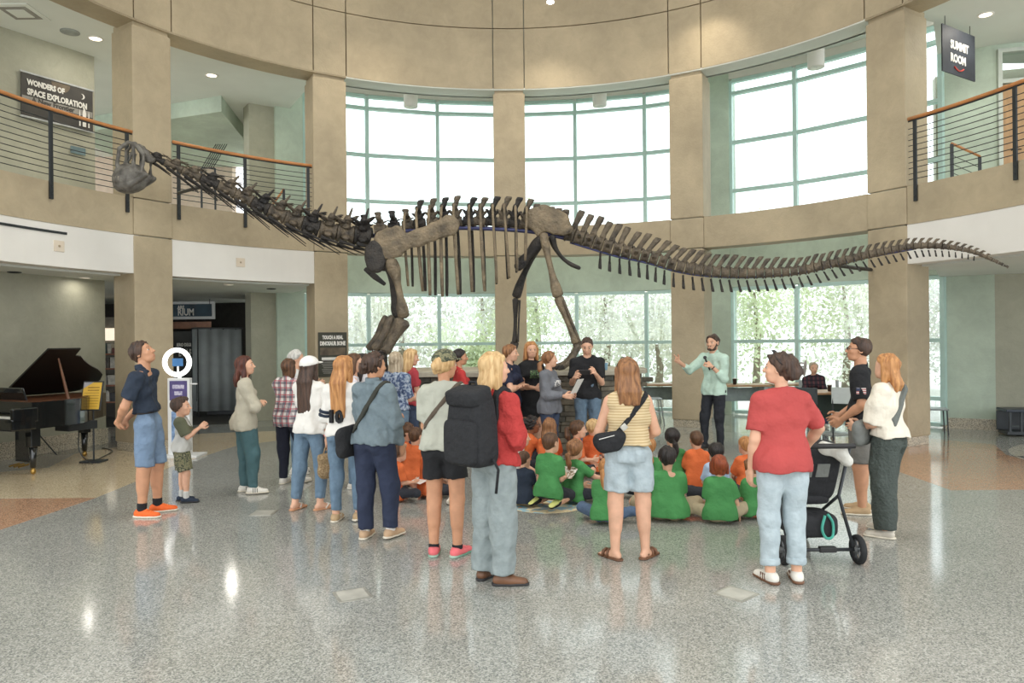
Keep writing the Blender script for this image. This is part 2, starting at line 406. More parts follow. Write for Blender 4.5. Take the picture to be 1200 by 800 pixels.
# ------------------------------------------------------------------ drum wall above: each cast panel its own piece
drum = tag(thing('wall_drum', 'curved tan concrete drum wall made of large cast panels', 'wall', (CX, CY, 6.95)), kind='structure'); del drum['category']
MB().arc(R0 + 0.05, R0 + 0.42, -180, 180, 6.99, 11.6, 90).build('drum_core', CONC_G, drum)
hw = math.degrees((CW / 2 - 0.005) / R0)
edges = []
alla = KA + [118, 148, 180, -148, -118]
alla.sort()
cuts = []
for a in alla: cuts += [a - hw, a + hw]
cuts.sort(); cuts.append(cuts[0] + 360)
g = 0.09
for i in range(len(cuts) - 1):
    for z0, z1 in ((6.97, 8.215), (8.235, 9.6), (9.62, 11.4)):
        MB().arc(R0 - 0.03, R0 + 0.10, cuts[i] + g, cuts[i + 1] - g, z0, z1).build('concrete_panel', CONC, drum)
# soffit of the drum
for i in range(len(cuts) - 1):
    MB().arc(R0 - 0.02, R0 + 0.5, cuts[i], cuts[i + 1], 6.95, 6.985).build('soffit_panel', CEIL if -30 < (cuts[i] + cuts[i + 1]) / 2 < 59 else CONC, drum)
# roof of the drum left open in the middle under the added fill light
struct('ceiling_drum', MB().arc(3.6, R0 + 0.5, -180, 180, 11.5, 11.7, 72), CEIL, 'white ceiling ring round the open middle of the drum')

# ------------------------------------------------------------------ middle ring beam (balcony edge)
beam = tag(thing('wall_balcony_beam', 'curved tan concrete beam ringing the rotunda between floors', 'wall', (CX, CY, 3.5)), kind='structure'); del beam['category']
for i in range(len(KA) - 1):
    a0, a1 = KA[i] + hw + 0.1, KA[i + 1] - hw - 0.1
    MB().arc(R0 + 0.02, R0 + 0.42, a0, a1, 3.5, 4.1, 14).build('concrete_panel', CONC, beam)

# ------------------------------------------------------------------ window wall, ring of radius 9.9
RW = 9.9
def piece(mb, a, r, w, d, z0, z1): mb.cbox(ring(r, a, (z0 + z1) / 2), (w, d, z1 - z0), 0.006, rz=-rad(a)); return mb
def window(n, a0, a1, mull, z0, z1, trans, label, cat='window'):
    w = tag(thing('window_%d' % n, label, cat, ring(RW, (a0 + a1) / 2, z0)), kind='structure'); del w['category']
    xs = [a0] + mull + [a1]
    zs = [z0] + trans + [z1]
    for a in xs: piece(MB(), a, RW, 0.085, 0.14, z0, z1).build('mullion', FRAME, w)
    for i in range(len(xs) - 1):
        for z in zs:
            p, q = ring(RW, xs[i], z), ring(RW, xs[i + 1], z)
            d = (q - p); ang = math.atan2(d.y, d.x)
            MB().cbox((p + q) / 2, (d.length - 0.085, 0.12, 0.075), 0.005, rz=ang).build('transom', FRAME, w)
        for j in range(len(zs) - 1):
            p, q = ring(RW, xs[i], 0), ring(RW, xs[i + 1], 0)
            d = (q - p); ang = math.atan2(d.y, d.x); c = (p + q) / 2; c.z = (zs[j] + zs[j + 1]) / 2
            MB().box(c, (d.length - 0.07, 0.012, zs[j + 1] - zs[j] - 0.06), rz=ang).build('pane', GLASS, w)
UP = [5.10, 6.20, 7.32]; LO = [0.55, 1.66]
window(1, -29.0, -1.6, [-20.4, -10.5], 4.0, 7.60, UP, 'upper curved window behind the dinosaur shoulders')
window(2, 1.0, 27.6, [9.2, 19.0], 4.0, 7.60, UP, 'upper curved window behind the dinosaur hips and tail')
window(3, 30.6, 55.4, [38.8, 48.3], 4.0, 7.60, UP, 'upper curved window at the right of the speaker column')
window(4, -29.0, -1.6, [-20.4, -10.5], 0.06, 2.86, LO, 'lower curved window behind the dinosaur front leg')
window(5, 1.0, 27.6, [9.2, 19.0], 0.06, 2.86, LO, 'lower curved window behind the dinosaur hind leg')
window(6, 30.6, 55.4, [38.8, 48.3], 0.06, 2.86, LO, 'lower curved window behind the speaker and cafe tables')
struct('wall_spandrel', MB().arc(RW - 0.09, RW + 0.25, -32.8, 55.6, 2.90, 3.96, 40), GREEN, 'pale green curved wall band between lower and upper windows')
struct('wall_header', MB().arc(RW - 0.09, RW + 0.25, -32.8, 55.6, 7.64, 8.0, 40), WHITE, 'white band above the upper windows')
for n, (a0, a1) in enumerate(((-32.8, -29.2), (-1.5, 0.9), (27.7, 30.5))):
    struct('wall_pier_%d' % (n + 1), MB().arc(RW - 0.12, RW + 0.5, a0, a1, 0, 8.0, 4), GREEN, 'pale green pier between the window bays %s' % ('by the sign column', 'behind the middle column', 'behind the speaker')[n])
struct('ceiling_window_bay', MB().arc(R0 + 0.42, RW + 0.3, -32.8, 55.6, 7.8, 7.95, 40), CEIL, 'white ceiling above the tall window bays')
struct('trim_1', MB().arc(R0 + 0.42, R0 + 0.47, -30, 59, 6.95, 7.8, 40), WHITE, 'white back face of the drum in the window bays')
DL = mat('warm_lamp_glow', (255, 244, 224), emit=(255, 240, 214), emit_s=5)
for a in (-15.2, 13.6, 44.3):
    t = thing('cylinder_downlight', 'white cylinder ceiling light in the %s window bay' % {-15.2: 'left', 13.6: 'middle', 44.3: 'right'}[a], 'ceiling light', ring(8.6, a, 7.03), group='cylinder lights in the window bays')
    MB().lathe([(0.15, 0.0), (0.16, 0.01), (0.16, 0.77)], ring(8.6, a, 7.03), 24).build('housing', WHITE, t, True)
    MB().lathe([(0.12, -0.004), (0.12, 0.0)], ring(8.6, a, 7.03), 24).build('lens', mat('frosted_lens', (240, 238, 228)), t)

# ------------------------------------------------------------------ left galleries (upper and lower)
def wallseg(p, q, z0, z1, th=0.3, side=1):
    p, q = Vector((*p, 0)), Vector((*q, 0)); d = q - p; n = Vector((-d.y, d.x, 0)).normalized() * side
    c = (p + q) / 2 + n * th / 2; c.z = (z0 + z1) / 2
    return MB().box(c, (d.length, th, z1 - z0), rz=math.atan2(d.y, d.x))
def slab(poly, z0, z1): return MB().prism(poly, z0, z1)
ringL = [tuple(ring(R0 + 0.42, a)[:2]) for a in np.linspace(-31, -100, 24)]
polyL = ringL + [(-16, 6.5), (-16, 22), (-5.1, 22), (-5.0, 16.5)]
struct('ceiling_upper_left', slab(polyL, 7.06, 7.2), CEIL, 'white ceiling over the upper left gallery')
struct('ceiling_lower_left', slab(polyL, 2.86, 2.95), CEIL, 'white ceiling under the left gallery')
UPF = mat('pale_gallery_floor', (206, 204, 192), rough=.5, var=.04)
struct('floor_upper_left', slab(polyL, 3.95, 4.08), UPF, 'upper left gallery floor')
ringR = [tuple(ring(R0 + 0.42, a)[:2]) for a in np.linspace(59.2, 100, 14)]
polyR = ringR + [(16, 6.5), (16, 14.2), (8.4, 14.2), (7.2, 12.3)]
struct('ceiling_upper_right', slab(polyR, 7.06, 7.2), CEIL, 'white ceiling over the upper right gallery')
struct('ceiling_lower_right', slab(polyR, 2.86, 2.95), CEIL, 'white ceiling under the right gallery')
struct('floor_upper_right', slab(polyR, 3.95, 4.08), UPF, 'upper right gallery floor')
for n, (i, lb) in enumerate(((0, 'white fascia panel above the piano'), (1, 'white fascia panel above the curtained booth'), (5, 'white fascia panel at the right under the balcony'))):
    a0, a1 = KA[i] + hw, KA[i + 1] - hw
    if i == 0: a1 += 0.7
    if i == 5: a0 -= 0
    struct('wall_fascia_%d' % (n + 1), MB().arc(R0 + 0.03, R0 + 0.30, a0, a1, 2.88, 3.498, 16), WHITE, lb)
# upper left walls
struct('wall_upper_left', wallseg((-10.6, 8.6), (-7.68, 13.42), 4.08, 7.06, 0.35), CONC_G, 'grey green concrete wall carrying the space exhibit banner')
struct('wall_upper_back', wallseg((-14, 20.6), (-7.9, 20.6), 4.08, 7.06), mat('pale_peach_wall', (226, 204, 186), rough=.8, var=.04), 'pale wall at the end of the upper left corridor')
struct('wall_upper_corner', wallseg((-5.31, 16.42), (-6.85, 18.8), 2.95, 7.06, 0.4, -1), CONC_G, 'grey concrete wall running back beside the corridor')
struct('wall_lower_corner', wallseg((-5.31, 16.42), (-6.85, 18.8), 0, 2.86, 0.4, -1), CONC_G, 'grey concrete wall beside the curtained booth')
struct('wall_pier_4', MB().arc(RW - 0.02, RW + 0.4, -36, -32.7, 0, 7.06, 3), CONC_G, 'concrete return at the corridor corner')
struct('ceiling_bulkhead', MB().prism([(-6.2, 15.6), (-10.5, 17.2), (-10.5, 20.5), (-6.9, 20.5)], 6.72, 7.06), GREEN, 'sloped bulkhead above the corridor')
# lower left walls
struct('wall_lower_left', wallseg((-8.6, 8.3), (-7.15, 12.75), 0.27, 2.86, 0.35), CONC_G, 'grey green concrete wall behind the piano')
struct('baseboard_left', wallseg((-8.63, 8.3), (-7.13, 12.78), 0, 0.27, 0.42), SPECK, 'speckled stone base under the wall behind the piano')
DARKW = mat('dark_exhibit_wall', (58, 54, 50), rough=0.8)
struct('wall_lower_back', wallseg((-16, 20.2), (-6.7, 20.2), 0, 2.86), DARKW, 'dark wall at the back of the museum shop')
struct('wall_lower_side', wallseg((-14, 12.9), (-14, 20.2), 0, 2.86), DARKW, 'dark side wall of the museum shop')
struct('floor_carpet', MB().prism([(-14, 14.4), (-6.0, 15.6), (-6.4, 20.1), (-14, 20.1)], -0.05, 0.003), mat('dark_carpet', (62, 62, 60), rough=0.95, bump=0.3), 'dark carpet beyond the terrazzo at the left')
# right walls
struct('wall_right_green', wallseg((8.15, 13.74), (8.86, 13.3), 0.2, 7.06, 0.3), GREEN, 'pale green wall end beside the right window')
struct('wall_right', wallseg((8.86, 13.3), (13.5, 12.0), 0.2, 2.86, 0.3), CONC_G, 'grey concrete wall behind the black bench')
struct('baseboard_right', wallseg((8.13, 13.72), (8.85, 13.27), 0, 0.2, 0.34), SPECK, 'speckled stone base at the right wall')
struct('baseboard_right_2', wallseg((8.85, 13.27), (13.5, 11.97), 0, 0.2, 0.34), SPECK, 'speckled stone base behind the black bench')
struct('wall_upper_right', wallseg((8.86, 13.3), (8.92, 13.28), 2.95, 7.06, 0.3), GREEN, 'narrow pale wall beside the wooden door')
struct('wall_upper_right_2', wallseg((10.12, 12.95), (14, 11.87), 2.95, 7.06, 0.3), GREEN, 'pale wall right of the wooden door')
struct('wall_upper_right_4', wallseg((8.92, 13.28), (10.12, 12.95), 2.95, 4.08, 0.3), GREEN, 'pale wall below the gallery door')
struct('wall_upper_right_3', wallseg((8.92, 13.28), (10.12, 12.95), 6.95, 7.06, 0.3), GREEN, 'pale wall above the door')
struct('wall_upper_right_5', wallseg((8.75, 14.9), (13.5, 13.5), 4.08, 7.06, .2), CONC_G, 'grey wall of the room behind the wooden door')
# wooden door with glazed transom and pale frame
dp, dq = Vector((8.92, 13.28, 0)), Vector((10.12, 12.95, 0)); dd = (dq - dp); dang = math.atan2(dd.y, dd.x)
def along(t, z): v = dp + dd * t; v.z = z; return v
door = tag(thing('door_1', 'orange brown wooden door with glazed transom on the upper right gallery', 'door', along(.5, 4.08)), kind='structure'); del door['category']
FR = mat('pale_door_frame', (198, 204, 194), rough=0.5, var=0.03)
for tt in (0.03, 0.97): MB().cbox(along(tt, 5.52), (0.07, 0.16, 2.88), 0.005, rz=dang).build('door_frame', FR, door)
for zz in (6.36, 6.92): MB().cbox(along(.5, zz), (dd.length - .14, 0.16, 0.07), 0.005, rz=dang).build('door_frame', FR, door)
MB().cbox(along(.5, 5.2), (dd.length - .16, 0.06, 2.22), 0.006, rz=dang).build('door_leaf', mat('orange_wood_door', (184, 146, 104), rough=0.45, var=0.1, scale=3, stretch=(4, 4, .6)), door)
MB().box(along(.5, 6.64), (dd.length - .16, 0.02, 0.5), rz=dang).build('pane', GLASS, door)
MB().tube([along(.15, 5.1) + Vector((0, -.06, 0)), along(.15, 5.1) + Vector((0, -.1, 0)), along(.26, 5.1) + Vector((0, -.1, 0))], .012).build('door_handle', BLACKM, door)

# ------------------------------------------------------------------ outside: bright ground and trees
struct('ground_outside', MB().box((0, 48, -0.25), (150, 60, 0.1)), mat('pale_paving', (225, 225, 220), rough=0.9, var=0.05, scale=.3), 'bright pale paving outside the windows')
# ------------------------------------------------------------------ dinosaur skeleton
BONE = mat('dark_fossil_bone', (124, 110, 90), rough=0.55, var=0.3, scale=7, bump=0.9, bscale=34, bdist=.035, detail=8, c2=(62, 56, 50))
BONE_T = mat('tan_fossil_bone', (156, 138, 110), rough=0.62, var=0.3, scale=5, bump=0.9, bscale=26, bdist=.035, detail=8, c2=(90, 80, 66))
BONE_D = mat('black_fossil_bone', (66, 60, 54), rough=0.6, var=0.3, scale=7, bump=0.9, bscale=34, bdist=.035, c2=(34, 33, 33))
STEEL = mat('blue_lit_armature_steel', (84, 88, 128), rough=0.35, var=0.1, metal=0.6)  # blue LED glow on the armature is put into the steel's colour
dino = thing('dinosaur_skeleton', 'dark fossil skeleton of a long necked dinosaur mounted on a stone pedestal', 'skeleton', (0.0, 11.9, 1.27))
def spl(pts, n):
    """smooth curve through points, resampled evenly"""
    P = np.array([tuple(p) for p in pts]); out = []
    Q = np.vstack([2 * P[0] - P[1], P, 2 * P[-1] - P[-2]])
    for i in range(len(P) - 1):
        a, b, c, d = Q[i:i + 4]
        for t in np.linspace(0, 1, 24, endpoint=False):
            out.append(.5 * (2 * b + (c - a) * t + (2 * a - 5 * b + 4 * c - d) * t * t + (3 * b - a - 3 * c + d) * t ** 3))
    out.append(P[-1]); out = np.array(out)
    L = np.concatenate([[0], np.cumsum(np.linalg.norm(np.diff(out, axis=0), axis=1))])
    if isinstance(n, int): s = np.linspace(0, L[-1], n)
    else: s = np.array(n) * L[-1]
    return [Vector([np.interp(x, L, out[:, i]) for i in range(3)]) for x in s]
def frame(t):
    t = t.normalized(); lat = Vector((0, 0, 1)).cross(t).normalized(); up = t.cross(lat); return t, lat, up   # up points upward
def blade(mb, a, b, w0, w1, th0, th1, t, lat, n=5, flare=1.0):
    """flattened bone blade from a to b; wide along t, thin along lat"""
    pts = []
    for i in range(n + 1):
        f = i / n; p = a.lerp(b, f); w = w0 + (w1 - w0) * f; h = th0 + (th1 - th0) * f
        if i == n: w *= flare * .85; h *= flare * .85
        if i == n - 1: w *= flare; h *= flare
        ring8 = [p + t * math.cos(q) * w + lat * math.sin(q) * h for q in np.linspace(0, 2 * PI, 8, endpoint=False)]
        pts.append(ring8)
    vs = [v for r in pts for v in r]; fs = []
    for i in range(n):
        for j in range(8): fs.append((i * 8 + j, i * 8 + (j + 1) % 8, (i + 1) * 8 + (j + 1) % 8, (i + 1) * 8 + j))
    fs += [tuple(range(8))[::-1], tuple(range(n * 8, n * 8 + 8))]
    mb.add(vs, fs)
def centrum(mb, p, t, L, r, lat, up, pinch=.78, n=10):
    rows = [(-.5, .9), (-.42, 1.0), (-.2, pinch), (.2, pinch), (.42, 1.0), (.5, .9)]
    vs = []; fs = []
    for s, k in rows:
        for j in range(n):
            w = 2 * PI * j / n; vs.append(p + t * s * L + (lat * math.cos(w) + up * math.sin(w)) * r * k)
    for i in range(len(rows) - 1):
        for j in range(n): fs.append((i * n + j, i * n + (j + 1) % n, (i + 1) * n + (j + 1) % n, (i + 1) * n + j))
    fs += [tuple(range(n))[::-1], tuple(range((len(rows) - 1) * n, len(rows) * n))]
    mb.add(vs, fs)
# --- tail
tp = [(668, 275, 11.9), (694, 283, 11.85), (723, 292, 11.8), (757, 300, 11.75), (796, 312, 11.65), (835, 318, 11.55), (884, 320, 11.4), (935, 317, 11.2), (969, 310, 11.0), (1019, 298, 10.7), (1070, 288.5, 10.35), (1104, 288.5, 10.1), (1137, 294, 9.9), (1160, 303, 9.75), (1179, 312, 9.65)]
NT = 56
sfr = np.cumsum([1.25 - 0.75 * i / NT for i in range(NT)]); sfr = (sfr - sfr[0]) / (sfr[-1] - sfr[0])
tail = spl([at(*q) for q in tp], sfr)
for i, p in enumerate(tail):
    a, b = tail[max(i - 1, 0)], tail[min(i + 1, NT - 1)]
    t, lat, up = frame(b - a); L = (b - a).length / (2 if 0 < i < NT - 1 else 1)
    f = i / (NT - 1)
    r = 0.118 * (1 - f) ** .8 + 0.016
    jit = random.uniform(.92, 1.08)
    mb = MB(); centrum(mb, p, t, L * .9, r, lat, up)
    sh = (0.33 * (1 - f) ** 1.25 + 0.035) * jit if f < .93 else 0.01
    sl = (0.30 + 0.45 * min(1, f * 2.0)) * (1 if i > 5 else .5)
    base = p + up * r * .6 + t * L * .1
    top = base + (up + t * sl).normalized() * sh
    w = 0.038 * (1 - f) + 0.016
    blade(mb, base, top, w * .8, w * 1.05, 0.02 * (1 - f) + .008, 0.03 * (1 - f) + .008, t, lat, 5, 1.12)
    if f < .75:
        blade(mb, p + up * r * .6 + t * L * .45, base + (up * .35 + t * .1) * sh, w * .5, w * .4, .05 * (1 - f), .03 * (1 - f), t, lat, 2)
        for sg in (-1, 1):
            if i < 12: blade(mb, p + lat * sg * r * .7, p + lat * sg * (r + .16 * (1 - i / 12)) + up * .02, .035, .02, .03, .02, t, up, 3)
    v = mb.build('caudal_vertebra', BONE, dino, True)
    if 3 <= i <= 49:
        ch = MB(); cl = 0.25 * (1 - f) ** .9 + 0.03
        c0 = p + t * L * .5 - up * (r + .015); c1 = c0 - up * cl * .9 + t * cl * .28
        for sg in (-1, 1): ch.tube([c0 + lat * sg * r * .45, c0.lerp(c1, .4)], [.014 * (1 - f) + .005] * 2, 6)
        blade(ch, c0.lerp(c1, .35), c1, .016 * (1 - f) + .006, .024 * (1 - f) + .009, .012 * (1 - f) + .005, .014 * (1 - f) + .006, t, lat, 4)
        ch.build('chevron', BONE_D, v, True)
# --- neck
npx = [(424, 277, 11.75), (402, 274, 11.65), (378, 269, 11.55), (350, 260, 11.45), (322, 249, 11.35), (295, 236, 11.25), (268, 223, 11.15), (243, 212, 11.05), (220, 202, 10.95), (200, 193, 10.88), (182, 186, 10.8)]
NC = 13
neck = spl([at(*q) for q in npx], NC)
for i, p in enumerate(neck):
    a, b = neck[max(i - 1, 0)], neck[min(i + 1, NC - 1)]
    t, lat, up = frame(a - b); L = (b - a).length / (2 if 0 < i < NC - 1 else 1); f = i / (NC - 1)
    r = 0.118 * (1 - f) + 0.055
    mb = MB(); centrum(mb, p, t, L * .98, r, lat, up, .6)
    # arch, zygapophyses, low forked spine
    blade(mb, p + up * r * .5, p + up * r * 1.9 + t * L * .05, L * .34, L * .16, r * .7, r * .35, t, lat, 4)
    for sg in (-1, 1):
        blade(mb, p + up * r * 1.0 - t * L * .1 + lat * sg * r * .5, p + up * r * 1.5 - t * L * .72 + lat * sg * r * .8, r * .4, r * .22, r * .42, r * .25, t, lat, 3)
        blade(mb, p + up * r * 1.3 + t * L * .1 + lat * sg * r * .4, p + up * r * 1.9 + t * L * .6 + lat * sg * r * .6, r * .38, r * .2, r * .4, r * .2, t, lat, 3)
        blade(mb, p - up * r * .3 + lat * sg * r * .5, p - up * r * .6 + lat * sg * r * 1.5, r * .5, r * .35, r * .25, r * .18, t, up, 3)
    if i < 9: blade(mb, p + up * r * 1.6 + t * L * .1, p + up * (r * 2.4 + .05) + t * L * .25, L * .10, L * .05, r * .3, r * .2, t, lat, 3, 1.1)
    v = mb.build('cervical_vertebra', BONE if i % 3 else BONE_D, dino, True)
    for sg in (-1, 1):
        c = MB(); q0 = p - up * r * .9 + lat * sg * r * 1.2 - t * L * .35
        rl = L * (2.6 - 1.0 * abs(f - .4)) * (.7 if i == NC - 1 else 1)
        dr = (t - up * (0.16 + .10 * f + .05 * (i % 2))).normalized()
        c.tube([q0, q0 + dr * rl * .5 + up * .01, q0 + dr * rl], [r * .2 + .005, .012, .006], 6); c.build('cervical_rib', BONE_D, v, True)
# --- back
bpx = [(430, 273), (446, 269), (462, 266), (478, 264), (492, 262), (507, 261), (521, 260), (535, 260), (549, 260), (562, 260), (576, 260), (589, 261), (602, 262), (615, 264)]
tops = [253, 250, 247, 245, 235, 233, 232, 230, 231, 231, 230, 230, 231, 233]
YB = 11.9
ribb = {3: (483, 337), 4: (500, 343), 5: (509, 348), 6: (523, 349), 7: (541, 347), 8: (553, 344), 9: (567, 343), 10: (581, 334), 11: (595, 328), 12: (604, 320), 13: (613, 308)}
for i, ((x, y), ty) in enumerate(zip(bpx, tops)):
    p = at(x, y, YB - (.12 if i < 2 else 0)); t, lat, up = frame(at(x + 10, y - (1 if i < 8 else -1), YB) - at(x, y, YB)); L = .2
    r = .088
    mb = MB(); centrum(mb, p, t, L * .95, r, lat, up, .75)
    tz = at(x, ty, YB).z; h = tz - p.z
    sl = .10 if i > 3 else -.15
    top = p + up * h + t * (h * sl + .02)
    mid = p + up * h * .55
    blade(mb, p + up * r * .6, mid, .075, .05, .055, .045, t, lat, 4)
    blade(mb, mid, top, .036, .05, .03, .05, t, lat, 5, 1.25)
    for sg in (-1, 1):
        blade(mb, mid - up * .02, mid + lat * sg * .2 + up * .02, .045, .04, .05, .035, t, up, 3)
        blade(mb, p + up * r, mid + t * .10 * sg - up * .03, .05, .03, .05, .04, t, lat, 3)
    v = mb.build('dorsal_vertebra', BONE if i % 2 else BONE_D, dino, True)
    if i in ribb:
        for sg in (-1, 1):
            e = at(*ribb[i], YB); dx = e.x - p.x
            q0 = mid + lat * sg * .16 + up * .02
            dep = q0.z - e.z
            if sg > 0: dx *= .6; dep *= .96
            bl = .18 if i < 5 else (.27 if i < 11 else .18)
            pts = [q0, q0 + lat * sg * (.06 + bl * .45) - Vector((0, 0, dep * .06)), q0 + lat * sg * (.08 + bl * .85) + Vector((dx * .2, 0, -dep * .25)), q0 + lat * sg * (.08 + bl) + Vector((dx * .55, 0, -dep * .55)), q0 + lat * sg * (.04 + bl * .85) + Vector((dx, 0, -dep))]
            rb = MB(); rw = .034 if i in (4, 5, 6, 7, 8, 9) else .028
            rb.tube(spl(pts, 9), [.026, .03, rw * .9, rw, rw, rw * 1.05, rw * 1.1, rw * 1.1, rw * .9], 8, squash=(1, .75))
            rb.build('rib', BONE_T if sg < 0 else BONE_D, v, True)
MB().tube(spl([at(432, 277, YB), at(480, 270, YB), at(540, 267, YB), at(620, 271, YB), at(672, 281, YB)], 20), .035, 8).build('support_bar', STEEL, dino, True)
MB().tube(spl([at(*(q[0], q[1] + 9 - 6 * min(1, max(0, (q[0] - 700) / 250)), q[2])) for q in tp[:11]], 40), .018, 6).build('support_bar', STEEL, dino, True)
# --- flat plate bones from outlines
def plate(name, pts, Y, th, m, tilt=0.0, bulge=.35):
    P = [at(x, y, Y) for x, y in pts]; c = sum(P, Vector()) / len(P)
    n = len(P); vs = []; fs = []
    for k, (s, d) in enumerate(((.80, -.5), (.95, -.42), (1, 0), (.95, .42), (.80, .5))):
        for p in P:
            q = c + (p - c) * s; vs.append(q + Vector((0, d * th + (p.x - c.x) * tilt, 0)))
    for k in range(4):
        for j in range(n): fs.append((k * n + j, k * n + (j + 1) % n, (k + 1) * n + (j + 1) % n, (k + 1) * n + j))
    a = len(vs); vs += [c + Vector((0, -th * (.5 + bulge), 0)), c + Vector((0, th * (.5 + bulge), 0))]
    for j in range(n): fs.append((a, j, (j + 1) % n)); fs.append((a + 1, 4 * n + (j + 1) % n, 4 * n + j))
    return MB().add(vs, fs).build(name, m, dino, True)
def bone(name, pts, rs, m, sq=(1, .8), n=10):
    k = 4 * (len(pts) - 1) + 1
    P = spl(pts, [i / (len(pts) - 1) for i in range(len(pts))]) if False else None
    s = np.linspace(0, 1, len(rs)); ss = np.linspace(0, 1, k)
    mb = MB(); q = spl(pts, k); r = list(np.interp(ss, s, rs))
    r = [r[0] * .55] + r + [r[-1] * .55]; q = [q[0] + (q[0] - q[1]).normalized() * rs[0] * .35] + q + [q[-1] + (q[-1] - q[-2]).normalized() * rs[-1] * .35]
    mb.tube(q, r, n, squash=sq); return mb.build(name, m, dino, True)
YN, YFR = YB - .60, YB + .60
scap = Soft(.018)
def S3(px, py, Y): return tuple(at(px, py, Y))
NY = (0, 1, 0)
for sg, Y in ((-1, YN), (1, YFR)):
    s = Soft(.018)
    k = .10
    s.cap(S3(455, 284, Y), S3(458, 289, Y), .19, .17, .05, (NY, 3.4))
    s.cap(S3(447, 283, Y), S3(455, 294, Y), .11, .11, .06, (NY, 3.0))
    s.cap(S3(464, 270, Y + .0), S3(456, 280, Y), .09, .12, .06, (NY, 3.0))
    s.cap(S3(466, 286, Y), S3(497, 276, Y), .14, .11, .08, (NY, 2.6))
    s.cap(S3(494, 278, Y), S3(514, 269, Y + .05 * -sg * 1), .115, .13, .06, (NY, 2.8))
    s.cap(S3(514, 269, Y), S3(527, 264, Y), .14, .165, .06, (NY, 3.2))
    s.noise(.006, (14, 14, 14), 3)
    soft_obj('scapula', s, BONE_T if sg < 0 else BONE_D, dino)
    dX = 0 if sg < 0 else 9
    c = Soft(.018); c.cap(S3(440 + dX, 293, Y - .02), S3(440 + dX, 308, Y - .02), .13, .155, .05, (NY, 2.6)); c.cap(S3(436 + dX, 288, Y), S3(437 + dX, 300, Y), .07, .11, .05, (NY, 2)); c.noise(.008, (16, 16, 16), 5)
    soft_obj('coracoid', c, BONE_D, dino)
bone('sternal_plate', [at(428, 315, YB - .2), at(438, 323, YB - .2), at(451, 333, YB - .2)], [.035, .05, .03], BONE_D, (1, .5))
# fore limbs
for sg, Y, dx in ((-1, YN + .04, 0), (1, YFR - .04, -7)):
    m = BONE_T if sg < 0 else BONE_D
    bone('humerus', [at(458 + dx * .3, 306, Y), at(463 + dx * .5, 320, Y), at(468 + dx, 342, Y), at(473 + dx, 370, Y)], [.12, .14, .10, .066, .064, .075, .12, .115], m, (1, .8))
    bone('ulna', [at(459 + dx, 371, Y + .03), at(450 + dx, 392, Y), at(440 + dx, 408, Y)], [.06, .085, .075, .07, .075, .09], BONE, (1, .8))
    bone('radius', [at(472 + dx, 377, Y - .03), at(464 + dx, 392, Y - .02), at(452 + dx, 411, Y)], [.13, .10, .075, .07, .075, .09], BONE, (1, .7))
    for j in range(5):
        o = (j - 2) * .055
        a = at(445 + dx + j * 1.5, 412, Y + o); b = a + Vector((-.02 + o * .3, o * .5, 0)); b.z = 1.29
        bone('metacarpal', [a, a.lerp(b, .5), b], [.05, .036, .046], BONE_D)
        bone('toe_bone', [b + Vector((0, 0, .02)), b + Vector((-.07, o * .3, -.0))], [.034, .024], BONE_D)
# pelvis
il = Soft(.018)
for Y, sg in ((YB - .26, -1), (YB + .26, 1)):
    il = Soft(.018)
    il.cap(S3(632, 257, Y), S3(652, 262, Y), .19, .18, .06, (NY, 3.0)); il.cap(S3(624, 262, Y), S3(622, 252, Y), .07, .08, .06, (NY, 2.2))
    il.cap(S3(655, 262, Y), S3(664, 267, Y), .15, .10, .06, (NY, 3.0)); il.cap(S3(640, 250, Y), S3(655, 254, Y), .12, .10, .05, (NY, 2.6))
    il.cap(S3(627, 268, Y), S3(631, 274, Y), .06, .05, .04, (NY, 1.6)); il.ell(S3(640, 279, Y), (.10, .3, .10), .03, sub=True)
    il.noise(.007, (15, 15, 15), 8)
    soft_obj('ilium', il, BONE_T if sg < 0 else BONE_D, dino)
    bone('pubis', [at(634, 279, Y), at(626, 290, Y - sg * .04), at(617, 301, Y - sg * .08), at(606, 314, Y - sg * .12)], [.07, .10, .085, .07, .10, .07], BONE_D, (1, .55))
    bone('ischium', [at(647, 278, Y), at(650, 289, Y - sg * .04), at(658, 301, Y - sg * .08), at(668, 309, Y - sg * .1), at(679, 314, Y - sg * .12)], [.10, .085, .06, .05, .05, .06, .05], BONE_D, (1, .6))
mbs = MB()
for j in range(5):
    q = at(628 + j * 8.5, 243 + j * 1.6, YB); blade(mbs, q - Vector((0, 0, .12)), q + Vector((.02, 0, .05)), .05, .06, .05, .06, Vector((1, 0, 0)), Vector((0, 1, 0)), 4, 1.1)
mbs.tube([at(618, 262, YB), at(640, 263, YB), at(668, 272, YB)], .09, 10)
mbs.build('sacrum', BONE, dino, True)
# hind limbs
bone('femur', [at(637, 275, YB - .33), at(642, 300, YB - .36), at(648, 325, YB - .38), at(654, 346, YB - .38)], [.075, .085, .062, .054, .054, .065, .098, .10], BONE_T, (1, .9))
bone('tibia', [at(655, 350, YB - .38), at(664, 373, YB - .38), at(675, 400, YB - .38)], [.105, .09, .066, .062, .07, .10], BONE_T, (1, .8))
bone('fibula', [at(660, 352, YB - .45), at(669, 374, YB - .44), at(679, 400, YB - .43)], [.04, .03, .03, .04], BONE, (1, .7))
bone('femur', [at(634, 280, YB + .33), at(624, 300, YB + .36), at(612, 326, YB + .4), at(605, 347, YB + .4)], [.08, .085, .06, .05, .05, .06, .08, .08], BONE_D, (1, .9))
bone('tibia', [at(604, 351, YB + .4), at(604, 375, YB + .4), at(603, 400, YB + .4)], [.07, .06, .045, .04, .045, .06], BONE_D, (1, .8))
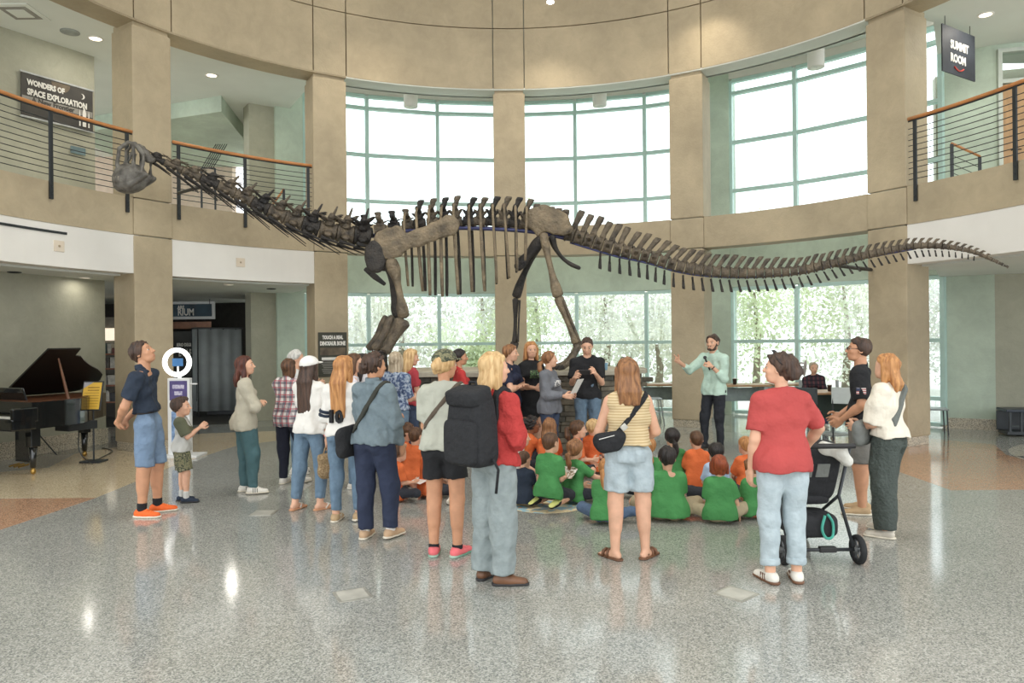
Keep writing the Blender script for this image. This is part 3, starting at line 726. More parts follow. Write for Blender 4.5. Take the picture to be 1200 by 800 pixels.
bone('fibula', [at(609, 352, YB + .34), at(608, 375, YB + .34), at(607, 400, YB + .34)], [.03, .022, .022, .03], BONE_D, (1, .7))
for (ax_, ay_, Y, tx) in ((677, 403, YB - .38, -.30), (603, 404, YB + .4, -.16)):
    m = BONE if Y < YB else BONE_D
    A = at(ax_, ay_, Y)
    bone('ankle_bone', [A + Vector((-.05, 0, .01)), A + Vector((.04, 0, -.01))], [.065, .065], m)
    for j in range(5):
        o = (j - 2) * .065
        a = A + Vector((0, o * .6, -.04)); b = A + Vector((tx * .55 + abs(o) * .3, o * 1.3, 0)); b.z = 1.27 + .12
        c = A + Vector((tx * 1.1 + abs(o) * .6, o * 1.9, 0)); c.z = 1.27 + .05
        bone('metatarsal', [a, a.lerp(b, .5), b], [.06, .046, .054], m)
        bone('toe_bone', [b, b.lerp(c, .5), c], [.052, .04, .046], m)
        bone('claw', [c, c + Vector((tx * .25, o * .2, -.035))], [.042, .018], BONE_D)
# skull (faces left and down, muzzle low)
SK = 10.7
sk = Soft(.014)
def K(px, py, dy=0.0): p = at(px, py, SK); return (p.x, p.y + dy, p.z)
sk.ell(K(153, 208), (.24, .2, .215), .03); sk.ell(K(147, 211), (.16, .175, .19), .05)
sk.cap(K(160, 214), K(174, 210), .10, .05, .06)
for d in (-.11, .11):
    sk.cap(K(142, 196, d), K(144, 176, d * .9), .03, .024, .02); sk.cap(K(144, 176, d * .9), K(153, 168, d * .5), .026, .03, .02)
    sk.cap(K(153, 168, d * .5), K(163, 171, d), .03, .028, .02); sk.cap(K(161, 171, d), K(161, 192, d), .022, .026, .02); sk.cap(K(161, 192, d * 1.1), K(165, 203, d * 1.2), .024, .03, .02)
    sk.cap(K(163, 171, d), K(173, 183, d), .028, .03, .02); sk.cap(K(173, 183, d), K(171, 203, d * 1.1), .026, .022, .02); sk.cap(K(165, 203, d * 1.2), K(174, 206, d * 1.2), .024, .024, .02)
    sk.cap(K(152, 197, d * .6), K(157, 180, d * .5), .024, .016, .02)
sk.cap(K(163, 172), K(173, 184), .05, .07, .03); sk.cap(K(174, 186), K(178, 187), .06, .05, .03)
sk.ell(K(153, 196, 0), (.10, .085, .09), .03, sub=True)
sk.noise(.005, (22, 22, 30), 4)
BONE_S = mat('grey_skull_bone', (128, 124, 116), rough=0.55, var=.3, scale=9, bump=.5, bscale=40, c2=(70, 66, 60))
skull = soft_obj('skull', sk, BONE_S, dino)
jw = Soft(.014); jw.ell(K(149, 217), (.19, .17, .12), .03); jw.cap(K(156, 218, -.12), K(176, 207, -.13), .055, .035, .04); jw.cap(K(156, 218, .12), K(176, 207, .13), .055, .035, .04); jw.noise(.004, (24, 24, 24), 6)
soft_obj('lower_jaw', jw, BONE_S, dino)
tm = MB()
for j in range(13):
    w = -1.3 + 2.6 * j / 12
    c = Vector(K(152, 212)) + Vector((-.225 * math.cos(w), .2 * math.sin(w), .03)); tm.tube([c, c + Vector((-.008, 0, -.055))], [.013, .004], 5)
tm.build('teeth', mat('tooth_bone', (150, 142, 126), var=.15), skull, True)
# mounting brackets of neck and tail
br = MB(); br.tube([at(209, 226, 12.0), at(232, 220, 11.3), at(248, 217, 11.08)], .028, 4); br.build('support_bracket', BLACKM, dino)
br = MB(); br.tube([at(1022, 316, 11.95), at(1000, 313.5, 11.4), at(974, 310, 10.98)], .03, 4); br.build('support_bracket', BLACKM, dino)

# ------------------------------------------------------------------ stone pedestal: every ledge stone its own piece
ped = thing('stone_pedestal', 'low pedestal of stacked grey ledge stones carrying the dinosaur', 'pedestal', (-.2, 12.2, 0))
PX, PYc, PRX, PRY = -.28, 12.2, 2.34, 1.2
def pedp(a, k=1.0):
    e = 2 / 3.2; c, s = math.cos(a), math.sin(a)
    return Vector((PX + k * PRX * math.copysign(abs(c) ** e, c), PYc + k * PRY * math.copysign(abs(s) ** e, s), 0))
outl = [pedp(a, .955) for a in np.linspace(0, 2 * PI, 48, endpoint=False)]
MB().prism([(p.x, p.y) for p in outl], 0, 1.2).build('core', mat('dark_mortar', (52, 50, 46), rough=.9), ped)
MB().prism([(p.x, p.y) for p in [pedp(a, .93) for a in np.linspace(0, 2 * PI, 48, endpoint=False)]], 1.2, 1.262).build('top_bed', mat('pale_sand_top', (196, 186, 164), rough=.95, bump=.5, bscale=30), ped)
STN = [mat('ledge_stone_%d' % j, c, rough=.85, var=.22, scale=9, bump=.6, bscale=24) for j, c in enumerate(((104, 98, 86), (122, 114, 98), (86, 84, 76), (112, 102, 86)))]
CAPS = mat('pale_capstone', (176, 168, 150), rough=.8, var=.15, scale=5, bump=.4)
# front side (facing the visitors) in single stones, unrolled along the outline
fa = np.linspace(PI * 1.0, 2 * PI, 400); fp = [pedp(a) for a in fa]
fl_ = np.concatenate([[0], np.cumsum([(fp[i + 1] - fp[i]).length for i in range(399)])])
def fpos(s): return Vector((np.interp(s, fl_, [p.x for p in fp]), np.interp(s, fl_, [p.y for p in fp]), 0))
proto = {}
def stone(L, h, s, z, m, nm='stone', dep=.11):
    key = (round(L * 20), round(h * 200), m.name, nm)
    if key not in proto:
        bm = MB(); bm.cbox((0, 0, 0), (round(L * 20) / 20 - .006, dep, h - .006), .01); me = bm.mesh(nm); me.materials.append(m); proto[key] = me
    o = link(nm, proto[key], ped)
    p, q = fpos(s - .05), fpos(s + .05); d = q - p; c = fpos(s)
    o.matrix_parent_inverse = ped.matrix_basis.inverted()
    o.location = (c.x, c.y, z + h / 2); o.rotation_euler = (random.uniform(-.03, .03), 0, math.atan2(d.y, d.x))
    nrm = Vector((-d.y, d.x, 0)).normalized(); o.location += nrm * random.uniform(.0, .035)
rs_ = random.Random(3)
z = 0.0; ci = 0
while z < 1.17:
    h = min(rs_.choice((.055, .07, .085, .1)), 1.195 - z)
    s = .05 + rs_.uniform(0, .2)
    while s < fl_[-1] - .1:
        L = rs_.choice((.3, .4, .5, .6)); stone(L, h, s + L / 2, z, rs_.choice(STN)); s += round(L * 20) / 20
    z += h
s = .1
while s < fl_[-1] - .2: stone(.6, .075, s + .3, 1.195, CAPS, 'capstone', .3); s += .605
# ------------------------------------------------------------------ people
def soften(c): m = sum(c) / 3; return tuple(min(244, x * .82 + m * .18 + 5) for x in c)
def cloth(name, c, rough=.85, var=.045, scale=5, bump=.8, bscale=7, **k): return mat(name, soften(c), rough=rough, var=var, scale=scale, bump=bump, bscale=bscale, bdist=.05, sheen=.0, spec=.25, **k)
def denim(name, c, c2): return mat(name, soften(c), rough=.85, scale=16, bump=.7, bscale=9, bdist=.05, c2=soften(tuple(.68 * p + .32 * q for p, q in zip(c, c2))), detail=9, spec=.2)
def skin_mat(name, c): return mat(name, c, rough=.5, var=.06, scale=14, spec=.4)
SKIN = skin_mat('skin_fair', (222, 172, 142)); SKIN_T = skin_mat('skin_tan', (202, 148, 114)); SKIN_B = skin_mat('skin_brown', (150, 100, 72))
EYEW = mat('eye_white', (196, 186, 176), rough=.3, var=.01); EYED = mat('eye_dark', (44, 34, 28), rough=.25, var=.1); LIP = mat('lips', (188, 112, 100), rough=.5, var=.05)
def hair_mat(name, c, c2): return mat(name, c, rough=.45, scale=26, bump=.6, bscale=60, c2=c2, stretch=(1.6, 1.6, .12), spec=.4)
HAIR = {'dark': hair_mat('dark_brown_hair', (92, 68, 54), (46, 34, 28)), 'black': hair_mat('black_hair', (58, 50, 46), (28, 25, 24)), 'brown': hair_mat('brown_hair', (112, 78, 52), (62, 42, 30)),
        'auburn': hair_mat('auburn_hair', (108, 58, 42), (56, 30, 24)), 'ginger': hair_mat('ginger_blond_hair', (214, 156, 98), (150, 96, 54)), 'blond': hair_mat('blond_hair', (232, 198, 146), (178, 136, 84)),
        'lbrown': hair_mat('light_brown_hair', (172, 122, 80), (104, 68, 44)), 'red': hair_mat('copper_red_hair', (168, 82, 44), (104, 46, 26)), 'grey': hair_mat('ash_grey_hair', (206, 190, 164), (146, 126, 100)), 'white': hair_mat('white_hair', (226, 222, 214), (176, 172, 164))}
def vn(v): v = np.array(v, float); return v / (np.linalg.norm(v) + 1e-9)
def rotx(v, a): c, s = math.cos(a), math.sin(a); return np.array((v[0], c * v[1] - s * v[2], s * v[1] + c * v[2]))
def rotz(v, a): c, s = math.cos(a), math.sin(a); return np.array((c * v[0] - s * v[1], s * v[0] + c * v[1], v[2]))
ARM = {'relax': ((.16, .02, -1), (.08, .16, -1)), 'crossed': ((.2, .40, -1), (-1, .22, .14)), 'back': ((.30, -.34, -1), (-.62, -.42, -.55)), 'phone': ((.10, .30, -1), (-.32, .86, .55)),
       'hold': ((.10, .18, -1), (-.30, .95, -.05)), 'lap': ((.18, .42, -1), (-.45, .75, -.42)), 'point': ((.35, .55, -.75), (.15, .72, .62)), 'mic': ((.12, .10, -1), (-.55, .55, .75)),
       'knees': ((.15, .75, -.65), (-.15, .9, -.3)), 'push': ((.2, .30, -1), (.08, .85, -.45)), 'pray': ((.10, .45, -.9), (-.25, .75, .6)), 'out': ((.35, .1, -1), (.25, .3, -.9)), 'hip': ((.45, -.1, -1), (-.25, .35, -.9))}
LEG = {'stand': ((.03, .03, -1), (.0, -.05, -1), (.22, 1, 0)), 'step': ((.05, .22, -1), (.02, -.02, -1), (.15, 1, 0)), 'behind': ((.05, -.12, -1), (.02, -.18, -1), (.2, 1, 0)), 'wide': ((.12, .02, -1), (.06, -.04, -1), (.4, 1, 0)),
       'cross': ((.80, .62, .06), (-.95, .12, -.26), (-.8, .5, -.1)), 'up': ((.22, .72, .62), (.05, .35, -1), (.1, 1, 0)), 'kneel': ((.16, 1, -.30), (.02, -1, -.14), (.0, -1, -.25)), 'chair': ((.12, 1, -.06), (.0, .05, -1), (.1, 1, 0)),
       'side': ((.55, .80, -.05), (.6, -.75, -.12), (.3, -.8, -.1))}
def hand_soft(w, d, n, side, h, curl, res, thumb_in=.5, index_straight=False):
    """palm, four jointed fingers of unequal length and a thumb leaving the side of the palm"""
    d = vn(d); n = vn(np.array(n) - d * np.dot(n, d)); s = np.cross(d, n) * side     # s points to the thumb side
    f = Soft(res); u = h
    f.cap(w - d * .012 * u, w + d * .012 * u, .0155 * u, .0165 * u, .008 * u, (n, 1.3))
    f.cap(w + d * .018 * u + s * .010 * u, w + d * .046 * u + s * .013 * u, .0145 * u, .0125 * u, .008 * u, (n, 1.55))
    f.cap(w + d * .018 * u - s * .009 * u, w + d * .044 * u - s * .013 * u, .0145 * u, .0125 * u, .008 * u, (n, 1.55))
    for i, (o, L) in enumerate(((.0185, .043), (.0065, .049), (-.006, .045), (-.018, .035))):
        p = w + d * (.050 - abs(i - 1.2) * .0025) * u + s * o * u; a = 0
        cc = .12 if (index_straight and i == 0) else curl * (1 + .08 * i)
        for j, fr in enumerate((.44, .31, .25)):
            a += cc * (0.8 if j == 0 else 1.0); dr = d * math.cos(a) + n * math.sin(a) + s * (.10 * (1.4 - i) * (1 - min(1, curl)))
            q = p + vn(dr) * L * fr * u * 1.08; f.cap(p, q, (.0062 - j * .0006) * u, (.0058 - j * .0008) * u, .0022 * u); p = q
    p = w + d * .016 * u + s * .017 * u
    for j, L in enumerate((.022, .02, .016)):
        dr = vn(d * (.55 + .25 * j) + s * (.75 - .45 * j) + n * (thumb_in * (.35 + .35 * j))); q = p + dr * L * u; f.cap(p, q, (.0088 - j * .0012) * u, (.0078 - j * .0012) * u, .004 * u); p = q
    return f
PEOPLE = {}
def person(key, label, pos, yaw, h, top, bottom, shoes, hair, skin=SKIN, w=1.0, female=True, kid=False, arms=('relax', 'relax'), legs=('stand', 'stand'), lean=0.0, slean=0.0,
           head=(0, 0, 0), pz=None, res=.015, curl=(.35, .35), group=None, face=True, hs=1.0, extras=None, index=(False, False), palm=(None, None), handdir=(None, None), z0=0.0, beard=None, glasses=None, cap=None, socks=None, belly=0.0):
    """pos = ground point (x, y); yaw 0 faces away from the camera, +90 faces left; every length scales with the height h"""
    root = thing('person', label, 'child' if kid else 'person', (0, 0, 0), 0, group)
    h = h * .978
    lean = rad(lean); U = vn((slean, math.sin(lean), math.cos(lean)))
    hh = .132 * h * hs * (1.30 if kid else 1.0)
    shz = (.275 if kid else .298) * h; shw = (.083 if kid else (.096 if female else .109)) * h * (1 + (w - 1) * .35)
    J = {}
    # legs
    hipw = .052 * h * (1 + (w - 1) * .4); Lt, Ls = .245 * h, .238 * h
    sides = (-1, 1); leg = []
    for i, sg in enumerate(sides):
        t, s_, fd = LEG[legs[i]] if isinstance(legs[i], str) else legs[i]
        m = np.array((sg, 1, 1.)); t, s_, fd = vn(np.array(t) * m), vn(np.array(s_) * m), vn(np.array(fd) * m)
        hp = np.array((sg * hipw, 0, 0)); kn = hp + t * Lt; an = kn + s_ * Ls; leg.append([hp, kn, an, fd, t, s_])
    if pz is None:
        zoff = .040 * h - min(l[2][2] for l in leg)
    else: zoff = pz * h
    for l in leg:
        for q in range(3): l[q] = l[q] + np.array((0, 0, zoff))
    P = np.array((0, 0, zoff + .005 * h)); C = P + U * shz; W = P + U * .09 * h; CH = P + U * (.19 if not kid else .17) * h
    NB = C + U * .022 * h
    arm = []
    for i, sg in enumerate(sides):
        a_, f_ = ARM[arms[i]] if isinstance(arms[i], str) else arms[i]
        m = np.array((sg, 1, 1.)); sh = C + np.array((sg * shw * .96, 0, 0)) - U * .026 * h; al, fl = (.172 * h, .146 * h) if not kid else (.158 * h, .135 * h)
        el = sh + vn(np.array(a_) * m) * al; wr = el + vn(np.array(f_) * m) * fl; arm.append([sh, el, wr, vn(np.array(f_) * m), vn(np.array(a_) * m)])
    hy, hpit, hrol = [rad(a) for a in head]
    HR = np.array(Matrix.Rotation(hy, 3, 'Z') @ Matrix.Rotation(hpit, 3, 'X') @ Matrix.Rotation(hrol, 3, 'Y'))    # columns: right, forward, up
    HC = NB + U * .012 * h + vn(U * 1.0 + HR[:, 1] * .22 + HR[:, 2] * .4) * (.50 * hh + (.014 if not kid else .0) * h)
    def hp_(x, y, z): return HC + HR @ np.array((x, y, z)) * hh
    J.update(P=P, C=C, W=W, CH=CH, NB=NB, HC=HC, arm=arm, leg=leg, HR=HR, hh=hh, U=U, shw=shw)
    FW = np.array((0, 1, 0.)); SQ = (FW, 1.32)
    lw = w ** .7; ra0, ra1, ra2 = .0285 * h * lw * (1 if female or kid else 1.12), .0235 * h * lw, .0155 * h * (1 if female else 1.1)
    legcov = bottom.get('len', 1.0)
    rt0, rt1, rt2 = .054 * h * lw, .036 * h * lw, .0225 * h; thin = .86 if legcov > .5 else 1.0
    # ---- the body: one continuous skin
    B = Soft(res * 1.22)
    k = .03 * h
    B.cap(P + (-.045 * h, 0, 0), P + (.045 * h, 0, 0), .054 * h * w, None, k, SQ); B.cap(W + (-.03 * h, 0, 0), W + (.03 * h, 0, 0), .047 * h * w, None, k, SQ)
    B.cap(CH + (-.045 * h, 0, 0), CH + (.045 * h, 0, 0), .051 * h * w ** .5, None, k, SQ); B.cap(C + (-shw * .72, 0, 0) - U * .02 * h, C + (shw * .72, 0, 0) - U * .02 * h, .034 * h, None, k)
    nk = HC - HR[:, 2] * .34 * hh - HR[:, 1] * .12 * hh
    B.cap(NB - U * .02 * h, nk, (.030 if female else .036) * h * (.82 if kid else 1), (.027 if female else .033) * h * (.85 if kid else 1), .015 * h)
    at_ = .82 if top.get('sleeve', .55) > 1 else 1.0
    for sh, el, wr, fd, ud in arm:
        B.cap(sh, el, ra0 * min(at_, .9), ra1 * at_, .012 * h); B.cap(el, el + (wr - el) * .35, ra1 * at_, ra1 * 1.02 * at_, .010 * h); B.cap(el + (wr - el) * .3, wr, ra1 * 1.02 * at_, ra2, .010 * h)
    for hpj, kn, an, fd, t, s_ in leg:
        B.cap(hpj, kn, rt0 * .9, rt1 * thin, .02 * h); B.cap(kn, an, rt1 * .96 * thin, rt2, .015 * h)
        bk = vn(np.cross(np.cross(s_, fd), s_)); B.cap(kn + s_ * Ls * .18 - bk * .008 * h, kn + s_ * Ls * .48 - bk * .006 * h, .030 * h * lw * thin, .026 * h * lw * thin, .02 * h)
        if shoes.get('kind') in ('sandal', 'flip'):
            fu = vn(-s_ + fd * np.dot(s_, fd)); B.cap(an - fd * .022 * h - fu * .018 * h, an + fd * .03 * h - fu * .016 * h, .0185 * h, .018 * h, .012 * h); B.cap(an + fd * .02 * h - fu * .018 * h, an + fd * .088 * h - fu * .027 * h, .0185 * h, .0125 * h, .012 * h, None)
            lat = np.cross(fd, fu)
            for j in range(5): B.cap(an + fd * (.085 - abs(j - 1.2) * .003) * h - fu * .028 * h + lat * (j - 2) * .008 * h, an + fd * (.104 - abs(j - 1.2) * .004) * h - fu * .03 * h + lat * (j - 2) * .009 * h, .0056 * h, .005 * h, .004 * h)
    parts = [(*B.mesh_data(), 0)]
    # ---- head
    r2 = max(.0062, res * .55) if face else max(.010, res * .75)
    H = Soft(r2); kk = .10 * hh
    def E(x, y, z, a, b, c, kq=kk, sub=False): H.ell(hp_(x, y, z), np.array((a, b, c)) * hh, kq, HR, sub)
    def K(a, b, q0, q1, kq=.03): H.cap(hp_(*a), hp_(*b), q0 * hh, q1 * hh, kq * hh)
    E(0, -.06, .12, .355, .44, .385); E(0, .10, -.10, .29, .30, .37); E(0, .16, -.30, .22, .22, .18)
    jw = .85 if female or kid else 1.0
    K((-.13 * jw, .16, -.38), (.13 * jw, .16, -.38), .10, .10, .10); K((0, .27, -.42), (0, .29, -.42), .075 * jw, .075 * jw, .08)
    H.cap(hp_(0, -.12, -.25), nk - HR[:, 2] * .1 * hh, .24 * hh, .21 * hh, .08 * hh)
    if face:
        K((0, .385, .05), (0, .485, -.13), .035, .052, .05); K((-.045, .43, -.145), (.045, .43, -.145), .038, .038, .04)
        K((-.17, .335, .085), (-.05, .375, .08), .04, .04, .05); K((.17, .335, .085), (.05, .375, .08), .04, .04, .05)
        for sg in (-1, 1): E(sg * .15, .43, .005, .075, .07, .05, .04 * hh, True); E(sg * .19, .25, -.12, .10, .10, .09, .08 * hh)
        K((-.07, .375, -.275), (.07, .375, -.275), .036, .036, .03); K((-.05, .37, -.315), (.05, .37, -.315), .038, .038, .03)
    for sg in (-1, 1):
        E(sg * .355, -.06, -.02, .045, .10, .15, .03 * hh); E(sg * .385, -.045, -.01, .03, .055, .085, .02 * hh, True)
    parts.append((*H.mesh_data(), 0))
    if face:
        for sg in (-1, 1):
            e = Soft(.0045); e.ell(hp_(sg * .15, .315, .0), np.array((.066, .066, .042)) * hh, .005, HR); parts.append((*e.mesh_data(), 1))
            e = Soft(.0035); e.ell(hp_(sg * .15, .358, .0), np.array((.036, .03, .038)) * hh, .004, HR); parts.append((*e.mesh_data(), 2))
            e = Soft(.004); e.cap(hp_(sg * .075, .395, .115), hp_(sg * .225, .335, .12), .022 * hh, .014 * hh, .004); parts.append((*e.mesh_data(), 4))
        e = Soft(.004); e.cap(hp_(-.085, .385, -.285), hp_(.085, .385, -.285), .022 * hh, None, .004); e.cap(hp_(-.06, .385, -.315), hp_(.06, .385, -.315), .026 * hh, None, .004); parts.append((*e.mesh_data(), 3))
    # ---- hands
    hres = max(.0054, res * .44) * (.85 if kid else 1)
    for i, sg in enumerate(sides):
        sh, el, wr, fd, ud = arm[i]; d = fd if handdir[i] is None else vn(np.array(handdir[i]) * (sg, 1, 1))
        n = np.array((-sg, .15, 0)) if palm[i] is None else np.array(palm[i]) * (sg, 1, 1)
        if abs(np.dot(vn(n), d)) > .9: n = np.array((0, .3, -1.0))
        # thumb lies on the side facing forward/up
        dd_, nn_ = vn(d), vn(n - d * np.dot(n, d)); sd = np.cross(dd_, nn_); want = np.array((0, .8, .6)); tsg = 1 if np.dot(sd, want) >= 0 else -1
        parts.append((*hand_soft(wr + d * .004 * h, d, n, tsg, h * (1.0 if not kid else 1.02), curl[i], hres, index_straight=index[i]).mesh_data(), 0))
        J['hand%d' % i] = wr + d * .05 * h; J['palm%d' % i] = nn_; J['hdir%d' % i] = dd_
    hm = HAIR[hair[0]]
    link('body', mesh_np('body', parts, [skin, EYEW, EYED, LIP, hm]), root)
    # ---- trousers / shorts / skirt
    ez = bottom.get('ease', .012); G = Soft(bottom.get('res', res * .9))
    wz = bottom.get('waist', .095); wa = P + U * wz * h
    G.cap(P + (-.045 * h, 0, 0), P + (.045 * h, 0, 0), .060 * h * w + ez * .6, None, k, SQ); G.cap(W + (-.03 * h, 0, 0), W + (.03 * h, 0, 0), .051 * h * w + ez * .6, None, k, SQ)
    if female and not kid: G.ell(P + (-.035 * h, -.035 * h, -.005 * h), np.array((.046, .042, .048)) * h * w, .02 * h); G.ell(P + (.035 * h, -.035 * h, -.005 * h), np.array((.046, .042, .048)) * h * w, .02 * h)
    G.cut(wa, U)
    for hpj, kn, an, fd, t, s_ in leg:
        r0 = rt0 + ez; rk = rt1 + bottom.get('knee', ez); rc = rt2 + bottom.get('cuff', ez)
        if legcov <= .5:
            e = hpj + (kn - hpj) * legcov * 2; G.cap(hpj, e, r0, r0 + (rk - r0) * legcov * 2 + bottom.get('flare', .008), .015 * h, None, False, True)
        else:
            f = min(1.0, (legcov - .5) * 2); e = kn + (an - kn) * f
            G.cap(hpj, kn, r0, rk, .015 * h); G.cap(kn - t * .01 * h, e, rk, rk + (rc - rk) * f, .02 * h, None, False, True)
    if bottom.get('skirt'): G.cap(P + (0, 0, -.02 * h), P + (0, 0, -.02 * h - bottom['skirt'] * h), .085 * h * w, .10 * h * w, .02 * h, (FW, 1.2), False, True)
    J['G'] = G; G.noise(bottom.get('fold', .006), (16, 16, 9), sum(map(ord, key)) % 97); G.noise(bottom.get('fold', .006) * .6, (38, 38, 26), sum(map(ord, key)) % 41)
    J['bm'] = bottom['m']; J['tm'] = top['m']
    tr = soft_obj(bottom.get('name', 'trousers'), G, bottom['m'], root)
    if bottom.get('belt'):
        bl = Soft(res * .8); bl.cap(wa - U * .012 * h + (-.035 * h, 0, 0), wa - U * .012 * h + (.035 * h, 0, 0), .058 * h * w + ez * .6 + .006, None, .01, SQ); bl.cut(wa, U); bl.cut(wa - U * .022 * h, -U); soft_obj('belt', bl, bottom['belt'], root)
    if bottom.get('cuffm'):
        for hpj, kn, an, fd, t, s_ in leg:
            f = min(1.0, (legcov - .5) * 2); e = kn + (an - kn) * f; r = rt2 + bottom.get('cuff', ez) + .007
            c = Soft(.010); c.cap(e - s_ * .035 * h, e, r, r, .004, None, False, True); c.cut(e - s_ * .03 * h, -s_); soft_obj('turned_cuff', c, bottom['cuffm'], root)
    # ---- shirt / jacket
    ez = top.get('ease', .012); T = Soft(top.get('res', res * .9)); hem = top.get('hem', .02)
    T.cap(W + (-.03 * h, 0, 0), W + (.03 * h, 0, 0), .056 * h * w + ez * 1.15, None, k, (FW, 1.2))
    if belly: T.ell(W + np.array((0, .03 * h, 0)), np.array((.075, .06 + belly, .08)) * h * w, .03 * h)
    T.cap(P + (-.041 * h, 0, .01 * h), P + (.041 * h, 0, .01 * h), .068 * (1.12 if kid else 1) * h * w + ez * 1.1, None, k, (FW, 1.12))
    T.cap(P + (-.040 * h, 0, -.05 * h), P + (.040 * h, 0, -.05 * h), .070 * (1.12 if kid else 1) * h * w + ez * 1.1, None, k, (FW, 1.12))
    if female and not kid and hem < .06:
        for sg in sides: T.ell(P + np.array((sg * .035 * h, -.035 * h, -.005 * h)), np.array((.047, .043, .058)) * h * w + ez * .9, .03 * h)
    T.cap(CH + (-.045 * h, 0, 0), CH + (.045 * h, 0, 0), .0555 * h * w ** .5 + ez, None, k, SQ)
    if female and not kid:
        for sg in sides: T.ball(CH + np.array((sg * .042 * h, .045 * h, .015 * h)), .036 * h * w ** .5 + ez * .3, .02 * h)
    T.cap(C + (-shw * .62, 0, 0) - U * .036 * h, C + (shw * .62, 0, 0) - U * .036 * h, .036 * h + ez * .7, None, k)
    for sg in sides: T.cap(NB - U * .012 * h + (sg * .02 * h, 0, 0), C + np.array((sg * shw * .9, 0, 0)) - U * .024 * h, .026 * h + ez * .5, .022 * h + ez * .6, .03 * h)
    T.cap(C - U * .01 * h, NB + U * .004 * h, .042 * h * (.85 if kid else 1), .036 * h * (.85 if kid else 1), .02 * h)
    T.cut(P + U * hem * h, -U)
    if top.get('neck', 1): T.cut(NB + U * .006 * h + FW * 0, U * .9 + FW * top.get('neckcut', .35))
    sl = top.get('sleeve', .55)
    if sl > 0:
        for sh, el, wr, fd, ud in arm:
            es = ez + top.get('sease', .004)
            if sl <= 1: T.cap(sh, sh + (el - sh) * sl, ra0 + es, ra0 + (ra1 - ra0) * sl + es + .004, .014 * h, None, False, True)
            else:
                T.cap(sh, el, ra0 + es, ra1 + es, .014 * h); T.cap(el, el + (wr - el) * (sl - 1), ra1 + es, ra1 + (ra2 - ra1) * (sl - 1) + es * .8, .012 * h, None, False, True)
    J['T'] = T; T.noise(1.3 * top.get('fold', .007), (13, 13, 9), sum(map(ord, key)) % 89 + 3); T.noise(1.3 * top.get('fold', .007) * .6, (34, 34, 22), sum(map(ord, key)) % 53)
    shirt = soft_obj(top.get('name', 'shirt'), T, top['m'], root)
    if top.get('collar'):
        c = Soft(res * .7); c.cap(NB - U * .012 * h - FW * .004 * h, NB + U * .03 * h - FW * .010 * h, .044 * h, .038 * h, .01, None, False, True); c.cut(NB + U * .03 * h, -FW * -.7 + U * .6); c.cut(NB - U * .006 * h, -U); soft_obj('collar', c, top['collar'], root)
    if top.get('sleevem'):
        for sh, el, wr, fd, ud in arm:
            c = Soft(res * .9); es = ez + .012; c.cap(sh - U * 0, sh + (el - sh) * min(sl, 1), ra0 + es, ra0 + (ra1 - ra0) * sl + es, .01, None, False, True); soft_obj('sleeve', c, top['sleevem'], root)
    if top.get('bands'):      # stripes round the sleeves
        for sh, el, wr, fd, ud in arm:
            for q in top['bands'][1]:
                c = Soft(.009); p = sh + (el - sh) * q; r = ra0 + (ra1 - ra0) * q + ez + .014; c.cap(p, p + ud * .018 * h, r, r, .004, None, False, True); c.cut(p, -ud); soft_obj('sleeve_band', c, top['bands'][0], root)
    # ---- shoes
    kd = shoes.get('kind', 'shoe'); snm = {'shoe': 'shoe', 'sandal': 'sandal', 'flip': 'sandal', 'none': None}[kd]
    if snm:
        for hpj, kn, an, fd, t, s_ in leg:
            fu = vn(-s_ + fd * np.dot(s_, fd))
            if pz is None: fu = np.array((0, 0, 1.0)); fd = vn(fd * (1, 1, 0))
            lat = np.cross(fd, fu); gr = an - fu * .040 * h; sz = h * (1.0 if not kid else 1.08)
            if kd == 'shoe':
                s = Soft(max(.007, res * .6)); s.cap(gr - fd * .022 * sz + fu * .022 * sz, gr + fd * .03 * sz + fu * .022 * sz, .024 * sz, .024 * sz, .012 * sz); s.cap(gr + fd * .03 * sz + fu * .020 * sz, gr + fd * .088 * sz + fu * .014 * sz, .025 * sz, .021 * sz, .014 * sz, (fu, 1.25))
                s.cap(an - fu * .01 * h, gr + fu * .03 * sz - fd * .008 * sz, .0265 * sz * shoes.get('ank', 1), .026 * sz, .010 * sz, None); s.cut(gr + fu * .006 * sz, -fu); s.cut(an + fu * .008 * h * shoes.get('high', 1), fu)
                o = soft_obj('shoe', s, shoes['m'], root)
                q = Soft(max(.006, res * .5)); q.cap(gr - fd * .026 * sz + fu * .006 * sz, gr + fd * .03 * sz + fu * .006 * sz, .026 * sz, .025 * sz, .01, (fu, 2.2)); q.cap(gr + fd * .03 * sz + fu * .006 * sz, gr + fd * .092 * sz + fu * .006 * sz, .027 * sz, .023 * sz, .01, (fu, 2.2)); q.cut(gr, -fu); q.cut(gr + fu * .012 * sz, fu)
                soft_obj('sole', q, shoes.get('sole', shoes['m']), o)
                if shoes.get('lace'):
                    lm = MB()
                    for j in range(4):
                        c0 = gr + fd * (.03 + .012 * j) * sz + fu * (.047 - .0045 * j) * sz; lm.tube([c0 - lat * .014 * sz - fu * .006 * sz, c0 + fu * .002 * sz, c0 + lat * .014 * sz - fu * .006 * sz], .0026 * sz, 5)
                    lm.build('laces', shoes['lace'], o, True)
                if shoes.get('stripe'):
                    for j in range(3):
                        for sd in (-1, 1):
                            lm = MB(); c0 = gr + fd * (.005 + .014 * j) * sz + lat * sd * .0262 * sz; lm.box(c0 + fu * .024 * sz, (.006 * sz, .003 * sz, .03 * sz), M=Matrix(np.stack([fd, lat, fu], 1).tolist())); lm.build('side_stripe', shoes['stripe'], o)
            else:
